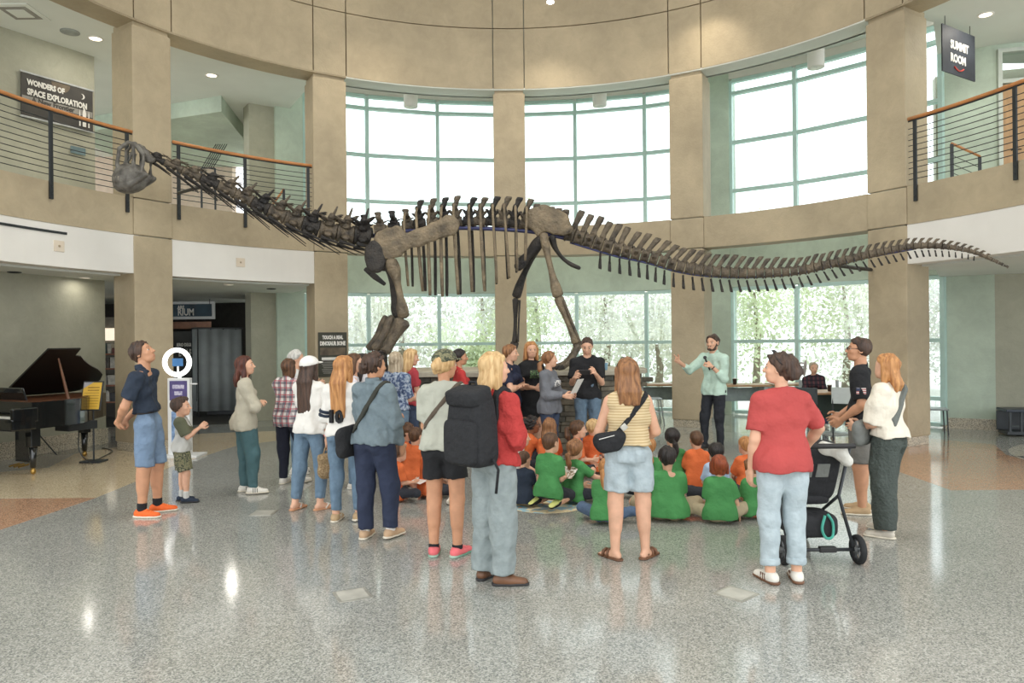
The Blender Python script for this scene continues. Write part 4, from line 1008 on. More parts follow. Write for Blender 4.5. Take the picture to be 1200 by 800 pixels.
                q = Soft(.007); q.cap(gr - fd * .026 * sz + fu * .004 * sz, gr + fd * .03 * sz + fu * .004 * sz, .023 * sz, .023 * sz, .01, (fu, 2)); q.cap(gr + fd * .03 * sz + fu * .004 * sz, gr + fd * .098 * sz + fu * .004 * sz, .025 * sz, .023 * sz, .01, (fu, 2)); q.cut(gr, -fu); q.cut(gr + fu * .011 * sz, fu)
                o = soft_obj('sandal', q, shoes['m'], root)
                st = MB()
                if kd == 'sandal':
                    for pos_ in (.035, .068): st.tube([gr + fd * pos_ * sz + lat * .024 * sz + fu * .005 * sz, gr + fd * pos_ * sz + lat * .018 * sz + fu * (.042 - pos_ * .15) * sz, gr + fd * pos_ * sz + fu * (.05 - pos_ * .18) * sz, gr + fd * pos_ * sz - lat * .018 * sz + fu * (.042 - pos_ * .15) * sz, gr + fd * pos_ * sz - lat * .024 * sz + fu * .005 * sz], .009 * sz, 6)
                    st.tube([gr - fd * .03 * sz + lat * .0 + fu * .03 * sz, gr + fd * .0 * sz + lat * .022 * sz + fu * .022 * sz], .005 * sz, 6)
                else:
                    for sd in (-1, 1): st.tube([gr + fd * .03 * sz + lat * sd * .022 * sz + fu * .008 * sz, gr + fd * .06 * sz + lat * sd * .012 * sz + fu * .034 * sz, gr + fd * .085 * sz + fu * .02 * sz], .005 * sz, 6)
                st.build('strap', shoes.get('strap', shoes['m']), o, True)
    if socks:
        for hpj, kn, an, fd, t, s_ in leg:
            c = Soft(.010); c.cap(an, an - s_ * socks[1] * h, rt2 + .006, rt2 + .008, .004, None, False, True); soft_obj('sock', c, socks[0], root)
    # ---- hair
    st = hair[1]; ln = hair[2] if len(hair) > 2 else .3
    hres_ = max(.0098, res * .82)
    hr = Soft(hres_); vol = {'buzz': .012, 'short': .05, 'bald': .0}.get(st, .06)
    if st != 'bald':
        hr.ell(hp_(0, -.075, .135), np.array((.365 + vol, .455 + vol, .40 + vol)) * hh, .01, HR)
        if st in ('short', 'buzz', 'curly', 'fluffy'): hr.ell(hp_(0, -.25, -.08), np.array((.27, .24, .24)) * hh, .05 * hh, HR)
        if st == 'fluffy': hr.ell(hp_(0, .02, .30), np.array((.36, .40, .26)) * hh, .05 * hh, HR)
        hr.cut(hp_(0, .30, .33), HR[:, 1] * .80 - HR[:, 2] * .60)
        if st in ('short', 'buzz', 'curly', 'fluffy'): hr.cut(hp_(0, -.3, -.34), -HR[:, 2] + HR[:, 1] * .1)
        DN = -U * .0 + np.array((0, 0, -1.0)); BK = -HR[:, 1]; RT = HR[:, 0]
        # long hair hangs over the back of the shoulders
        yb = C - FW * (.052 * h + ez)
        if st == 'long':
            for x, q0 in ((-.26, .17), (-.13, .2), (.0, .21), (.13, .2), (.26, .17)):
                a = hp_(x, -.30 + abs(x) * .4, .05); b = np.array((HC[0] + RT[0] * x * hh * 1.15 + BK[0] * .45 * hh, HC[1] + RT[1] * x * hh * 1.15 + BK[1] * .45 * hh, C[2] + .02 * h)); e = b + np.array((RT[0] * x * .03, RT[1] * x * .03 - .004, -ln * h))
                hr.cap(a, b, q0 * hh, q0 * hh * .95, .06 * hh); hr.cap(b, e, q0 * hh * .95, q0 * hh * .45, .06 * hh)
            for sg in (-1, 1): hr.cap(hp_(sg * .36, .02, .10), hp_(sg * .37, -.02, -.55), .10 * hh, .10 * hh, .06 * hh); hr.cap(hp_(sg * .36, -.15, -.3), np.array((*(hp_(sg * .42, -.1, -.9))[:2], C[2] + .0)), .13 * hh, .09 * hh, .06 * hh)
        elif st == 'bob':
            for x in (-.3, -.15, 0, .15, .3): hr.cap(hp_(x, -.28 + abs(x) * .5, .05), hp_(x * 1.15, -.30 + abs(x) * .5, -.55 - ln), .17 * hh, .12 * hh, .06 * hh)
            for sg in (-1, 1): hr.cap(hp_(sg * .37, .0, .10), hp_(sg * .38, -.02, -.45 - ln * .6), .11 * hh, .10 * hh, .06 * hh)
        elif st in ('pony', 'lowpony'):
            z = .15 if st == 'pony' else -.15
            a = hp_(0, -.50, z); b = hp_(0, -.74, z - .12); c = hp_(.05, -.72, z - .5); e = hp_(.05, -.62, z - .5 - ln * 3)
            hr.cap(a, b, .12 * hh, .13 * hh, .05 * hh); hr.cap(b, c, .15 * hh, .16 * hh, .05 * hh); hr.cap(c, e, .16 * hh, .07 * hh, .05 * hh); hr.ell(hp_(0, -.25, -.1), np.array((.28, .24, .24)) * hh, .05 * hh, HR)
        elif st == 'bun':
            hr.ell(hp_(0, -.25, -.08), np.array((.29, .25, .26)) * hh, .05 * hh, HR); hr.ball(hp_(0, -.52, -.02), .22 * hh, .06 * hh); hr.ball(hp_(.08, -.50, .16), .14 * hh, .06 * hh); hr.ball(hp_(-.06, -.5, -.2), .14 * hh, .05 * hh)
        amp = {'curly': .016, 'fluffy': .010, 'buzz': .0015, 'short': .0075, 'bun': .010}.get(st, .005)
        if cap: amp = .002
        if st == 'curly': hr.noise(amp, (60, 60, 60), 5)
        else: hr.noise(amp * hh / .22, (75, 75, 14), sum(map(ord, key)) % 31)
        soft_obj('hair', hr, hm, root)
    if beard:
        b = Soft(.006); b.cap(hp_(-.16, .17, -.40), hp_(.16, .17, -.40), .125 * hh, None, .06 * hh); b.cap(hp_(0, .30, -.44), hp_(0, .31, -.42), .10 * hh, None, .06 * hh)
        for sg in (-1, 1): b.cap(hp_(sg * .29, .02, -.05), hp_(sg * .22, .13, -.38), .06 * hh, .11 * hh, .05 * hh)
        b.cap(hp_(-.10, .38, -.21), hp_(.10, .38, -.21), .035 * hh, None, .03 * hh); b.ell(hp_(0, .47, -.30), np.array((.10, .1, .045)) * hh, .02 * hh, HR, True); b.noise(.002, (120, 120, 60), 3); soft_obj('beard', b, HAIR[beard], root)
    if glasses:
        g = MB()
        for sg in (-1, 1):
            cpts = [hp_(sg * .16 + .105 * math.cos(a), .445, .0 + .075 * math.sin(a)) for a in np.linspace(0, 2 * PI, 13)]; g.tube(cpts, .011 * hh, 5, cap=False); g.tube([hp_(sg * .265, .43, .02), hp_(sg * .37, .1, .04), hp_(sg * .37, -.06, .02)], .010 * hh, 5)
        g.tube([hp_(-.06, .45, .02), hp_(.06, .45, .02)], .010 * hh, 5); g.build('glasses', glasses, root, True)
    if cap:
        c = Soft(.009); c.ell(hp_(0, -.07, .17), np.array((.45, .53, .44)) * hh, .01, HR); c.cut(hp_(0, 0, .17), -HR[:, 2] + HR[:, 1] * .12); o = soft_obj('cap', c, cap, root)
        b = Soft(.007); b.ell(hp_(0, .50, .20), np.array((.30, .36, .05)) * hh, .01, HR); b.cut(hp_(0, .30, .2), -HR[:, 1]); soft_obj('cap_brim', b, cap, o)
    if extras: extras(J, root, h, hp_)
    M = Matrix.Translation((pos[0], pos[1], z0)) @ Matrix.Rotation(rad(yaw), 4, 'Z')
    root.matrix_basis = M
    def Wd(v): return M @ Vector(tuple(float(x) for x in v))
    J['M'] = M; J['W_'] = Wd; J['root'] = root; J['hp'] = hp_
    PEOPLE[key] = J
    return J
def patch(J, name, src, amt, planes, m, root, res=.010):
    """a piece of cloth lying on a garment: the garment's own shape, a little larger, trimmed by planes"""
    s = Soft(res).like(J[src], amt * .6, True)
    for p, n in planes: s.cut(p, n)
    return soft_obj(name, s, m, root)
def pockets(J, root, h, hp):
    P = J['P']
    for sg in (-1, 1):
        c = P + np.array((sg * .046 * h, 0, .0)); patch(J, 'back_pocket', 'G', .0075, [(c + (.028 * h, 0, 0), (1, 0, 0)), (c - (.028 * h, 0, 0), (-1, 0, 0)), (c + (0, 0, .034 * h), (0, 0, 1)), (c - (0, 0, .034 * h), (0, 0, -1)), (P - (0, .02 * h, 0), (0, 1, 0))], J['bm'], root, .008)
def gx(px, Y): return ((px - 600.0) / F_PX * Y, Y)
# ------------------------------------------------------------------ patterned cloth
def pattern(name, base, stripes, rough=.85):
    """woven stripes: list of (axis, period, width, phase, colour)"""
    m = bpy.data.materials.new(name); m.use_nodes = True; nt = m.node_tree; L = nt.links; b = nt.nodes['Principled BSDF']; b.inputs['Roughness'].default_value = rough; b.inputs['Specular IOR Level'].default_value = .25
    tc = nt.nodes.new('ShaderNodeTexCoord'); sx = nt.nodes.new('ShaderNodeSeparateXYZ'); L.new(tc.outputs['Object'], sx.inputs[0])
    cur = None
    for ax, per, wd, ph, c in stripes:
        a = nt.nodes.new('ShaderNodeMath'); a.operation = 'ADD'; a.inputs[1].default_value = ph + 50; L.new(sx.outputs[ax], a.inputs[0])
        d = nt.nodes.new('ShaderNodeMath'); d.operation = 'DIVIDE'; d.inputs[1].default_value = per; L.new(a.outputs[0], d.inputs[0])
        f = nt.nodes.new('ShaderNodeMath'); f.operation = 'FRACT'; L.new(d.outputs[0], f.inputs[0])
        l = nt.nodes.new('ShaderNodeMath'); l.operation = 'LESS_THAN'; l.inputs[1].default_value = wd / per; L.new(f.outputs[0], l.inputs[0])
        k = nt.nodes.new('ShaderNodeMath'); k.operation = 'MULTIPLY'; k.inputs[1].default_value = c[3] if len(c) > 3 else 1.0; L.new(l.outputs[0], k.inputs[0])
        mx = nt.nodes.new('ShaderNodeMix'); mx.data_type = 'RGBA'; mx.inputs['B'].default_value = (*lin(c[:3]), 1); L.new(k.outputs[0], mx.inputs['Factor'])
        if cur is None: mx.inputs['A'].default_value = (*lin(base), 1)
        else: L.new(cur, mx.inputs['A'])
        cur = mx.outputs['Result']
    L.new(cur, b.inputs['Base Color'])
    n = nt.nodes.new('ShaderNodeTexNoise'); n.inputs['Scale'].default_value = 9; L.new(tc.outputs['Object'], n.inputs['Vector']); bp = nt.nodes.new('ShaderNodeBump'); bp.inputs['Strength'].default_value = .35; bp.inputs['Distance'].default_value = .02; L.new(n.outputs['Fac'], bp.inputs['Height']); L.new(bp.outputs['Normal'], b.inputs['Normal'])
    MATS[name] = m; return m
def blotch(name, cols, scale=22):
    m = bpy.data.materials.new(name); m.use_nodes = True; nt = m.node_tree; L = nt.links; b = nt.nodes['Principled BSDF']; b.inputs['Roughness'].default_value = .85
    tc = nt.nodes.new('ShaderNodeTexCoord'); n = nt.nodes.new('ShaderNodeTexNoise'); n.inputs['Scale'].default_value = scale; n.inputs['Detail'].default_value = 2; L.new(tc.outputs['Object'], n.inputs['Vector'])
    r = nt.nodes.new('ShaderNodeValToRGB'); r.color_ramp.interpolation = 'CONSTANT'; e = r.color_ramp.elements
    for i, c in enumerate(cols):
        q = e[i] if i < 2 else e.new(.5)
        q.position = 0 if i == 0 else .36 + .28 * (i - 1) / max(1, len(cols) - 2); q.color = (*lin(c), 1)
    L.new(n.outputs['Fac'], r.inputs['Fac']); L.new(r.outputs['Color'], b.inputs['Base Color']); MATS[name] = m; return m
NAVY = cloth('navy_cotton', (40, 50, 66)); BLACKC = cloth('black_cotton', (36, 36, 38)); WHITEC = cloth('white_knit', (228, 222, 212)); GREENC = cloth('kelly_green_cotton', (70, 150, 76)); ORANGEC = cloth('bright_orange_cotton', (238, 104, 44))
LGREY = cloth('light_grey_cotton', (196, 194, 186)); JEAN_L = denim('light_wash_denim', (176, 190, 194), (128, 144, 152)); JEAN_M = denim('mid_blue_denim', (104, 130, 152), (66, 88, 110)); JEAN_G = denim('grey_green_denim', (142, 152, 150), (98, 110, 112)); JEAN_D = denim('dark_blue_denim', (64, 78, 104), (42, 52, 74))
CAMO = blotch('camo_cotton', ((92, 96, 72), (126, 122, 92), (68, 72, 56), (150, 144, 116)), 26)
WS = mat('white_sneaker', (226, 220, 208), rough=.6, var=.05); TANS = mat('tan_suede', (190, 160, 122), rough=.8, var=.1); BROWNL = mat('brown_leather', (112, 76, 52), rough=.5, var=.15); RUB = mat('dark_rubber', (44, 42, 42), rough=.6); CREAMR = mat('cream_rubber', (222, 212, 192), rough=.6, var=.05)
S_WHITE = dict(m=WS, sole=CREAMR, lace=mat('white_lace', (238, 236, 230), var=.02)); S_DARK = dict(m=NAVY, sole=CREAMR)
def NA(n): return n
# --- adults
person('polo_man', 'man in navy polo shirt and blue shorts looking up, hands behind back', gx(173, 7.42), -82, 1.80, dict(m=NAVY, sleeve=.72, ease=.014, hem=.075, collar=NAVY, name='polo_shirt'),
       dict(m=denim('blue_grey_chino', (112, 136, 164), (86, 108, 136)), len=.47, ease=.010, flare=.012, name='shorts', waist=.085, belt=mat('dark_leather_belt', (46, 36, 32), rough=.5)), dict(m=mat('orange_knit_shoe', (238, 104, 36), rough=.7, bump=.3), sole=CREAMR, lace=mat('orange_lace', (250, 140, 70))),
       ('dark', 'short'), SKIN_T, w=1.06, female=False, arms=('back', 'back'), legs=(((.04, .10, -1), (0, .0, -1), (.22, 1, 0)), ((.04, -.02, -1), (0, -.06, -1), (.22, 1, 0))), lean=-4, head=(-8, 26, 0), res=.013, socks=(BLACKC, .045), curl=(.5, .45))
person('small_boy', 'small boy in grey shirt with olive sleeves and camouflage shorts, hands raised together', gx(211, 8.0), -72, 1.16, dict(m=LGREY, sleeve=.85, ease=.022, hem=-.03, sleevem=cloth('olive_cotton', (98, 100, 74))),
       dict(m=CAMO, len=.44, ease=.02, flare=.012, name='shorts'), dict(m=NAVY, sole=RUB, lace=NAVY), ('dark', 'fluffy'), SKIN, kid=True, arms=('pray', 'pray'), head=(-10, 6, 0), res=.012, socks=(LGREY, .07), curl=(.6, .6), legs=('stand', 'step'))
person('beige_jacket_woman', 'woman with auburn hair in beige jacket and teal trousers, arms folded', gx(286, 8.45), -68, 1.61, dict(m=cloth('beige_canvas', (184, 174, 150)), sleeve=1.9, ease=.026, hem=-.06, name='jacket', collar=cloth('beige_canvas', (184, 174, 150)), fold=.007),
       dict(m=cloth('teal_cotton', (66, 100, 104)), len=1, ease=.02, cuff=.02, knee=.02), dict(m=WS, sole=CREAMR, lace=WS, stripe=mat('grey_stripe', (120, 116, 108))), ('auburn', 'long', .05), SKIN, w=1.14, arms=('crossed', 'crossed'), head=(-14, 8, 0), legs=('stand', 'step'), curl=(.5, .5))
PLAID = pattern('red_white_plaid_flannel', (222, 214, 208), [(0, .085, .03, 0, (70, 66, 84, .65)), (2, .085, .03, .02, (70, 66, 84, .65)), (0, .085, .012, .055, (176, 66, 80, .8)), (2, .085, .012, .07, (176, 66, 80, .8)), (1, .085, .022, .02, (90, 70, 84, .4))])
person('plaid_woman', 'woman with short brown hair in red and white plaid shirt and dark trousers', gx(338, 8.95), -22, 1.56, dict(m=PLAID, sleeve=1.75, ease=.024, hem=-.06, name='plaid_shirt', collar=PLAID), dict(m=cloth('dark_navy_cotton', (34, 36, 50)), len=.98, ease=.012, cuff=.012, knee=.01), dict(m=WS, sole=CREAMR),
       ('brown', 'bob', .0), SKIN, w=1.12, arms=('crossed', 'relax'), head=(-10, 4, 0), res=.016, face=False, legs=('stand', 'step'))
GL_D = mat('dark_glasses_frame', (40, 34, 34), rough=.3)
person('white_hair_man', 'white haired person with glasses between plaid shirt and white cap', gx(346, 9.7), -78, 1.66, dict(m=cloth('grey_white_cotton', (206, 206, 202)), sleeve=.7, ease=.02), dict(m=JEAN_M, len=1), dict(m=WS), ('white', 'short'), SKIN, female=False, arms=('relax', 'phone'), glasses=mat('red_brown_frame', (130, 60, 52)), res=.017)
person('cap_woman', 'woman in white cap and white sweater with jeans, long dark hair', gx(362, 7.6), -32, 1.62, dict(m=WHITEC, sleeve=1.6, ease=.024, hem=-.02, name='sweater', fold=.008), dict(m=JEAN_M, len=.93, ease=.008, cuff=.014, knee=.008), dict(m=mat('tan_flip_flop', (204, 150, 112), rough=.7), kind='flip', strap=mat('white_strap', (230, 222, 210))), ('dark', 'long', .20), SKIN, w=1.05,
       arms=('crossed', 'relax'), legs=('behind', ((.06, .16, -1), (.02, -.1, -1), (.2, 1, 0))), head=(6, 4, 0), cap=cloth('white_cap_cotton', (232, 228, 220)), res=.014, face=False)
def jersey(J, root, h, hp):
    c = J['C'] - np.array((0, .062 * h, 0))
    for i, ch in enumerate('10'):
        text_mesh('number', ch, .16, plane_matrix((-.115 + i * .09, c[1] + .0, c[2] - .34), (1, 0, 0), (0, 0, 1)), BLACKC, root, .02, bold=.008)
person('jersey_woman', 'woman with long ginger hair in white jersey with dark striped sleeves', gx(402, 7.05), -18, 1.63, dict(m=WHITEC, sleeve=1.05, ease=.022, hem=-.005, name='jersey', bands=(NAVY, (.72, .86))), dict(m=JEAN_M, len=.94, ease=.008, cuff=.014, knee=.008), dict(m=TANS, sole=CREAMR, lace=WS, stripe=CREAMR), ('ginger', 'long', .20), SKIN,
       arms=(((.2, .0, -1), (-.15, .7, -.7)), ((.25, .1, -1), (-.4, .8, -.3))), legs=('stand', 'step'), head=(-14, 2, 0), res=.014, face=False, extras=lambda J, r, h, hp: (jersey(J, r, h, hp), pockets(J, r, h, hp)))
person('profile_woman', 'young woman in pale top seen in profile behind the ginger haired woman', gx(414, 8.7), -82, 1.62, dict(m=cloth('pale_lilac_cotton', (222, 214, 220)), sleeve=.7), dict(m=JEAN_M, len=1), dict(m=WS), ('brown', 'bob', .1), SKIN, res=.017, glasses=GL_D)
person('dark_hair_woman', 'woman with dark hair partly hidden left of the denim jacket', gx(424, 9.7), -40, 1.60, dict(m=cloth('dusty_white_cotton', (210, 204, 204)), sleeve=.7), dict(m=JEAN_D, len=1), dict(m=RUB), ('black', 'long', .06), SKIN_T, res=.018, face=False)
DJ = denim('denim_jacket_cloth', (112, 128, 134), (82, 98, 108))
def sunglasses_up(J, root, h, hp):
    g = MB(); hh = J['hh']
    for sg in (-1, 1):
        g.tube([hp(sg * .10 + .10 * math.cos(a), .20 + .05 * math.sin(a), .56 + .03 * math.sin(a)) for a in np.linspace(0, 2 * PI, 11)], .02 * hh, 5, cap=False); g.tube([hp(sg * .22, .18, .53), hp(sg * .40, -.05, .30), hp(sg * .40, -.2, .16)], .018 * hh, 5)
    g.tube([hp(-.05, .22, .57), hp(.05, .22, .57)], .018 * hh, 5); g.build('sunglasses', mat('dark_glasses_frame'), root, True)
person('denim_woman', 'woman with dark bun in denim jacket and navy trousers, sunglasses on head', gx(437, 6.42), -24, 1.67, dict(m=DJ, sleeve=1.92, ease=.022, hem=-.005, name='denim_jacket', collar=DJ, fold=.007), dict(m=cloth('navy_twill', (44, 52, 76)), len=.97, ease=.014, cuff=.03, knee=.022, fold=.005), dict(m=mat('tan_knit_shoe', (198, 164, 130), rough=.8), sole=CREAMR), ('dark', 'bun'), SKIN_T, w=1.05,
       arms=('crossed', ((.2, .12, -1), (-.1, .5, -.85))), head=(-22, 0, 0), res=.013, legs=('stand', 'step'), socks=(WHITEC, .03), extras=sunglasses_up)
person('blue_pattern_woman', 'woman with ash blond bob in blue patterned top behind denim jacket', gx(463, 9.3), -26, 1.63, dict(m=blotch('blue_leaf_print', ((52, 66, 96), (76, 92, 124), (148, 160, 176), (190, 196, 204)), 26), sleeve=.9, ease=.02), dict(m=JEAN_M, len=1), dict(m=WS), ('grey', 'bob', .12), SKIN, res=.016, face=False, arms=('relax', 'hold'))
person('crimson_woman', 'woman with long blond hair in crimson top holding a paper', gx(480, 9.9), -62, 1.66, dict(m=cloth('crimson_cotton', (186, 54, 62)), sleeve=.6, ease=.012), dict(m=JEAN_D, len=1), dict(m=WS), ('blond', 'long', .10), SKIN, res=.016, arms=('hold', 'hold'), head=(-8, -8, 0))
person('camo_cap_woman', 'woman in camouflage cap, grey green T-shirt and black shorts', gx(520, 5.9), -14, 1.69, dict(m=cloth('sage_grey_cotton', (178, 178, 160)), sleeve=.8, ease=.022, hem=-.0, name='t_shirt', fold=.006), dict(m=BLACKC, len=.28, ease=.008, flare=.012, name='shorts'), dict(m=mat('coral_pink_shoe', (232, 112, 116), rough=.7, bump=.3), sole=mat('green_white_sole', (190, 206, 190), c2=(60, 140, 110), scale=4), lace=mat('pink_lace', (240, 140, 140))), ('blond', 'bun'), SKIN_T, w=1.04,
       arms=('hold', 'hold'), head=(-20, 0, 0), res=.012, cap=CAMO, socks=(BLACKC, .02), legs=('stand', ((.02, .05, -1), (0, -.02, -1), (.35, 1, 0))))
person('red_tee_woman', 'woman in red T-shirt with dark tied hair in front of the pedestal', gx(538, 10.4), -72, 1.64, dict(m=cloth('scarlet_cotton', (206, 50, 48)), sleeve=.7, ease=.014), dict(m=JEAN_D, len=1), dict(m=WS), ('black', 'lowpony', .1), SKIN_T, res=.016, arms=('relax', 'hold'), head=(-10, 0, 0))
REDK = cloth('red_knit', (190, 48, 44), bscale=14)
person('red_sweater_woman', 'woman with long blond hair in red sweater and wide grey jeans', gx(577, 5.27), -42, 1.68, dict(m=REDK, sleeve=1.95, ease=.028, hem=-.01, name='sweater', fold=.010), dict(m=JEAN_G, len=.985, ease=.014, cuff=.052, knee=.034, fold=.006), dict(m=BROWNL, sole=RUB), ('blond', 'long', .06), SKIN, arms=(((.15, .1, -1), (-.4, .85, -.1)), ((.22, .05, -1), (-.5, .85, -.1))), head=(-26, 2, 0), res=.012, extras=pockets, legs=('stand', ((.03, .0, -1), (.02, -.06, -1), (.9, .8, 0))))
NSTR = pattern('navy_red_stripe_cotton', (44, 48, 66), [(2, 3.0, .03, -1.27 + .02, (176, 60, 62)), (2, 3.0, .018, -1.27 - .02, (200, 200, 200))])
person('navy_tee_woman', 'woman in navy T-shirt with red chest stripe, arms folded, by the pedestal', gx(597, 10.2), -112, 1.70, dict(m=NSTR, sleeve=.75, ease=.016, hem=-.02), dict(m=JEAN_M, len=1, ease=.01), dict(m=WS), ('lbrown', 'lowpony', .12), SKIN, w=1.16, res=.015, arms=('crossed', 'crossed'), head=(10, 0, 0))
def print_patch(m, z0, z1, x):
    def f(J, root, h, hp):
        c = J['CH']; patch(J, 'shirt_print', 'T', .004, [((x, 0, 0), (1, 0, 0)), ((-x, 0, 0), (-1, 0, 0)), (c + (0, 0, z1 * h), (0, 0, 1)), (c + (0, 0, z0 * h), (0, 0, -1)), (c + (0, .03, 0), (0, -1, 0))], m, root, .009)
    return f
def print_front(txt, m, size=.09, dz=-.10):
    def f(J, root, h, hp):
        c = J['CH'] + np.array((0, .135 * h * .62, 0)); text_mesh('shirt_print', txt, size, plane_matrix((0, c[1] + .02, J['C'][2] + dz * h), (-1, 0, 0), (0, 0, 1)), m, root, .012, align='CENTER', bold=.004)
    return f
person('black_dress_woman', 'woman with long wavy ginger hair in black printed dress by the pedestal', gx(622, 10.6), -150, 1.74, dict(m=BLACKC, sleeve=.55, ease=.014, hem=-.09), dict(m=BLACKC, len=.3, ease=.012, name='skirt', skirt=.13), dict(m=WS), ('ginger', 'long', .16), SKIN, res=.015, arms=('relax', 'hold'), head=(-16, 2, 0), extras=print_patch(blotch('green_shirt_print', ((40, 40, 40), (96, 130, 84), (40, 42, 42), (170, 190, 140)), 34), -.02, .05, .10))
person('grey_sweatshirt_woman', 'woman in grey sweatshirt and jeans holding papers by the pedestal', gx(643, 10.1), -118, 1.60, dict(m=cloth('heather_grey_fleece', (112, 114, 120)), sleeve=1.9, ease=.022, hem=-.06, name='sweatshirt', fold=.007), dict(m=JEAN_D, len=1, ease=.01), dict(m=WS), ('lbrown', 'lowpony', .08), SKIN, w=1.1, res=.015, arms=('hold', 'hold'), head=(26, 2, 0), extras=print_patch(blotch('white_shirt_print', ((112, 114, 120), (226, 222, 216), (112, 114, 120), (226, 222, 216)), 30), -.02, .04, .10))
person('black_tee_man', 'man in black T-shirt and jeans with tattooed arm looking at a phone', gx(688, 10.5), 172, 1.80, dict(m=BLACKC, sleeve=.8, ease=.018, hem=-.02, name='t_shirt'), dict(m=JEAN_M, len=1, ease=.014, cuff=.02), dict(m=WS), ('dark', 'buzz'), SKIN, w=.92, female=False, res=.014, arms=('phone', ((.14, .25, -1), (-.2, .9, .35))), head=(0, -22, 0), curl=(.7, .7))
def tank_extras(J, root, h, hp): sunglasses_up(J, root, h, hp); pockets(J, root, h, hp)
STRIPE = pattern('cream_tan_knit_stripe', (214, 192, 152), [(2, .022, .007, 0, (186, 158, 114))])
person('tank_woman', 'woman in tan striped sleeveless top and pale denim shorts, sunglasses on head', gx(735, 5.78), 4, 1.61, dict(m=STRIPE, sleeve=0, ease=.012, hem=.05, name='tank_top'), dict(m=JEAN_L, len=.36, ease=.008, flare=.014, name='shorts', waist=.09, fold=.006), dict(m=BROWNL, kind='sandal'), ('lbrown', 'long', .06), SKIN, w=1.12, arms=(((.3, .15, -1), (-.4, .8, -.4)), ((.32, .15, -1), (-.4, .8, -.4))), head=(-4, 0, 0), res=.012, face=False, extras=tank_extras, legs=(((.06, 0, -1), (.02, -.03, -1), (.5, .8, 0)), ((.08, 0, -1), (.03, -.03, -1), (.8, .8, 0))))
MINT = cloth('mint_green_cotton', (186, 216, 196))
person('speaker_man', 'bearded man in mint green shirt speaking into a microphone and pointing', gx(836, 11.4), 128, 1.82, dict(m=MINT, sleeve=1.55, ease=.02, hem=-.05, name='dress_shirt', collar=MINT), dict(m=cloth('black_denim', (42, 44, 50)), len=1, ease=.008, cuff=.012), dict(m=RUB), ('dark', 'short'), SKIN, female=False, res=.013, arms=('mic', ((.35, .75, -.62), (.1, .85, .52))), curl=(1.0, .9), index=(False, True), beard='dark', head=(6, 0, 0), legs=('stand', 'step'))
CORAL = cloth('brick_red_cotton', (194, 66, 62))
def clip_hair(J, root, h, hp):
    pockets(J, root, h, hp)
    g = MB(); hh = J['hh']
    pts = [hp(.12 + .12 * math.cos(a), -.80, .10 + .24 * math.sin(a)) for a in np.linspace(0, 2 * PI, 13)]; g.tube(pts, .028 * hh, 6, cap=False)
    for z in (-.1, .02, .14, .26): g.tube([hp(.0, -.80, z), hp(-.05, -.6, z)], .02 * hh, 5); g.tube([hp(.24, -.80, z), hp(.3, -.6, z)], .02 * hh, 5)
    g.build('hair_clip', mat('grey_hair_clip', (120, 112, 102), rough=.3), root, True); sunglasses_up(J, root, h, hp)
person('red_tee_mother', 'woman in brick red T-shirt and light jeans pushing a stroller, hair clipped up', gx(915, 5.2), 4, 1.66, dict(m=CORAL, sleeve=.78, ease=.02, hem=-.035, name='t_shirt', fold=.006), dict(m=JEAN_L, len=.92, ease=.012, cuff=.026, knee=.014, cuffm=JEAN_L, fold=.005), dict(m=WS, sole=BROWNL, stripe=BROWNL, lace=WS), ('dark', 'bun'), SKIN, w=1.03, arms=(((.16, .02, -1), (.02, .3, -1)), ((.75, .35, -1), (-.15, .65, -.75))), head=(52, 6, 0), res=.012, curl=(.4, 1.1), extras=clip_hair, palm=(None, (0, .2, -1)), handdir=(None, (0, 1, -.1)))
person('black_tee_flag_man', 'man in black T-shirt with flag patch on sleeve and glasses, facing left', gx(1008, 7.2), 62, 1.76, dict(m=BLACKC, sleeve=.85, ease=.02, hem=-.03, name='t_shirt'), dict(m=cloth('grey_chino', (116, 112, 104)), len=.46, ease=.02, flare=.015, name='shorts'), dict(m=TANS, sole=CREAMR), ('dark', 'short'), SKIN_T, w=1.12, female=False, res=.014, arms=(((.25, -.08, -1), (-.35, .72, -.6)), ((.25, .0, -1), (-.35, .72, -.5))), glasses=GL_D, head=(10, 8, 0), legs=('stand', 'stand'))
person('cream_tee_woman', 'woman with blond hair in cream top and dark green wide trousers', gx(1040, 6.35), 42, 1.61, dict(m=cloth('cream_cotton', (230, 218, 196)), sleeve=1.0, ease=.03, hem=.035, name='t_shirt', fold=.008), dict(m=cloth('dark_green_gauze', (74, 82, 76), bump=.6, bscale=40), len=.99, ease=.022, cuff=.055, knee=.04, fold=.007), dict(m=mat('beige_sneaker', (206, 196, 180), rough=.7), sole=CREAMR), ('ginger', 'long', .03), SKIN, w=1.14, arms=(((.2, .2, -1), (-.5, .8, -.2)), ((.2, .2, -1), (-.4, .8, -.2))), head=(8, 4, 0), res=.012, face=False, legs=('stand', 'step'))
person('cafe_woman', 'woman with short grey hair in dark plaid shirt sitting at the far cafe table', gx(953, 14.3), 168, 1.62, dict(m=pattern('dark_plaid_flannel', (58, 48, 54), [(0, .08, .03, 0, (104, 60, 66, .7)), (2, .08, .03, 0, (34, 32, 42, .7))]), sleeve=1.8, ease=.02, hem=-.02), dict(m=JEAN_D, len=1), dict(m=WS), ('grey', 'short'), SKIN, res=.018, arms=('lap', 'lap'), legs=('chair', 'chair'), pz=.30)
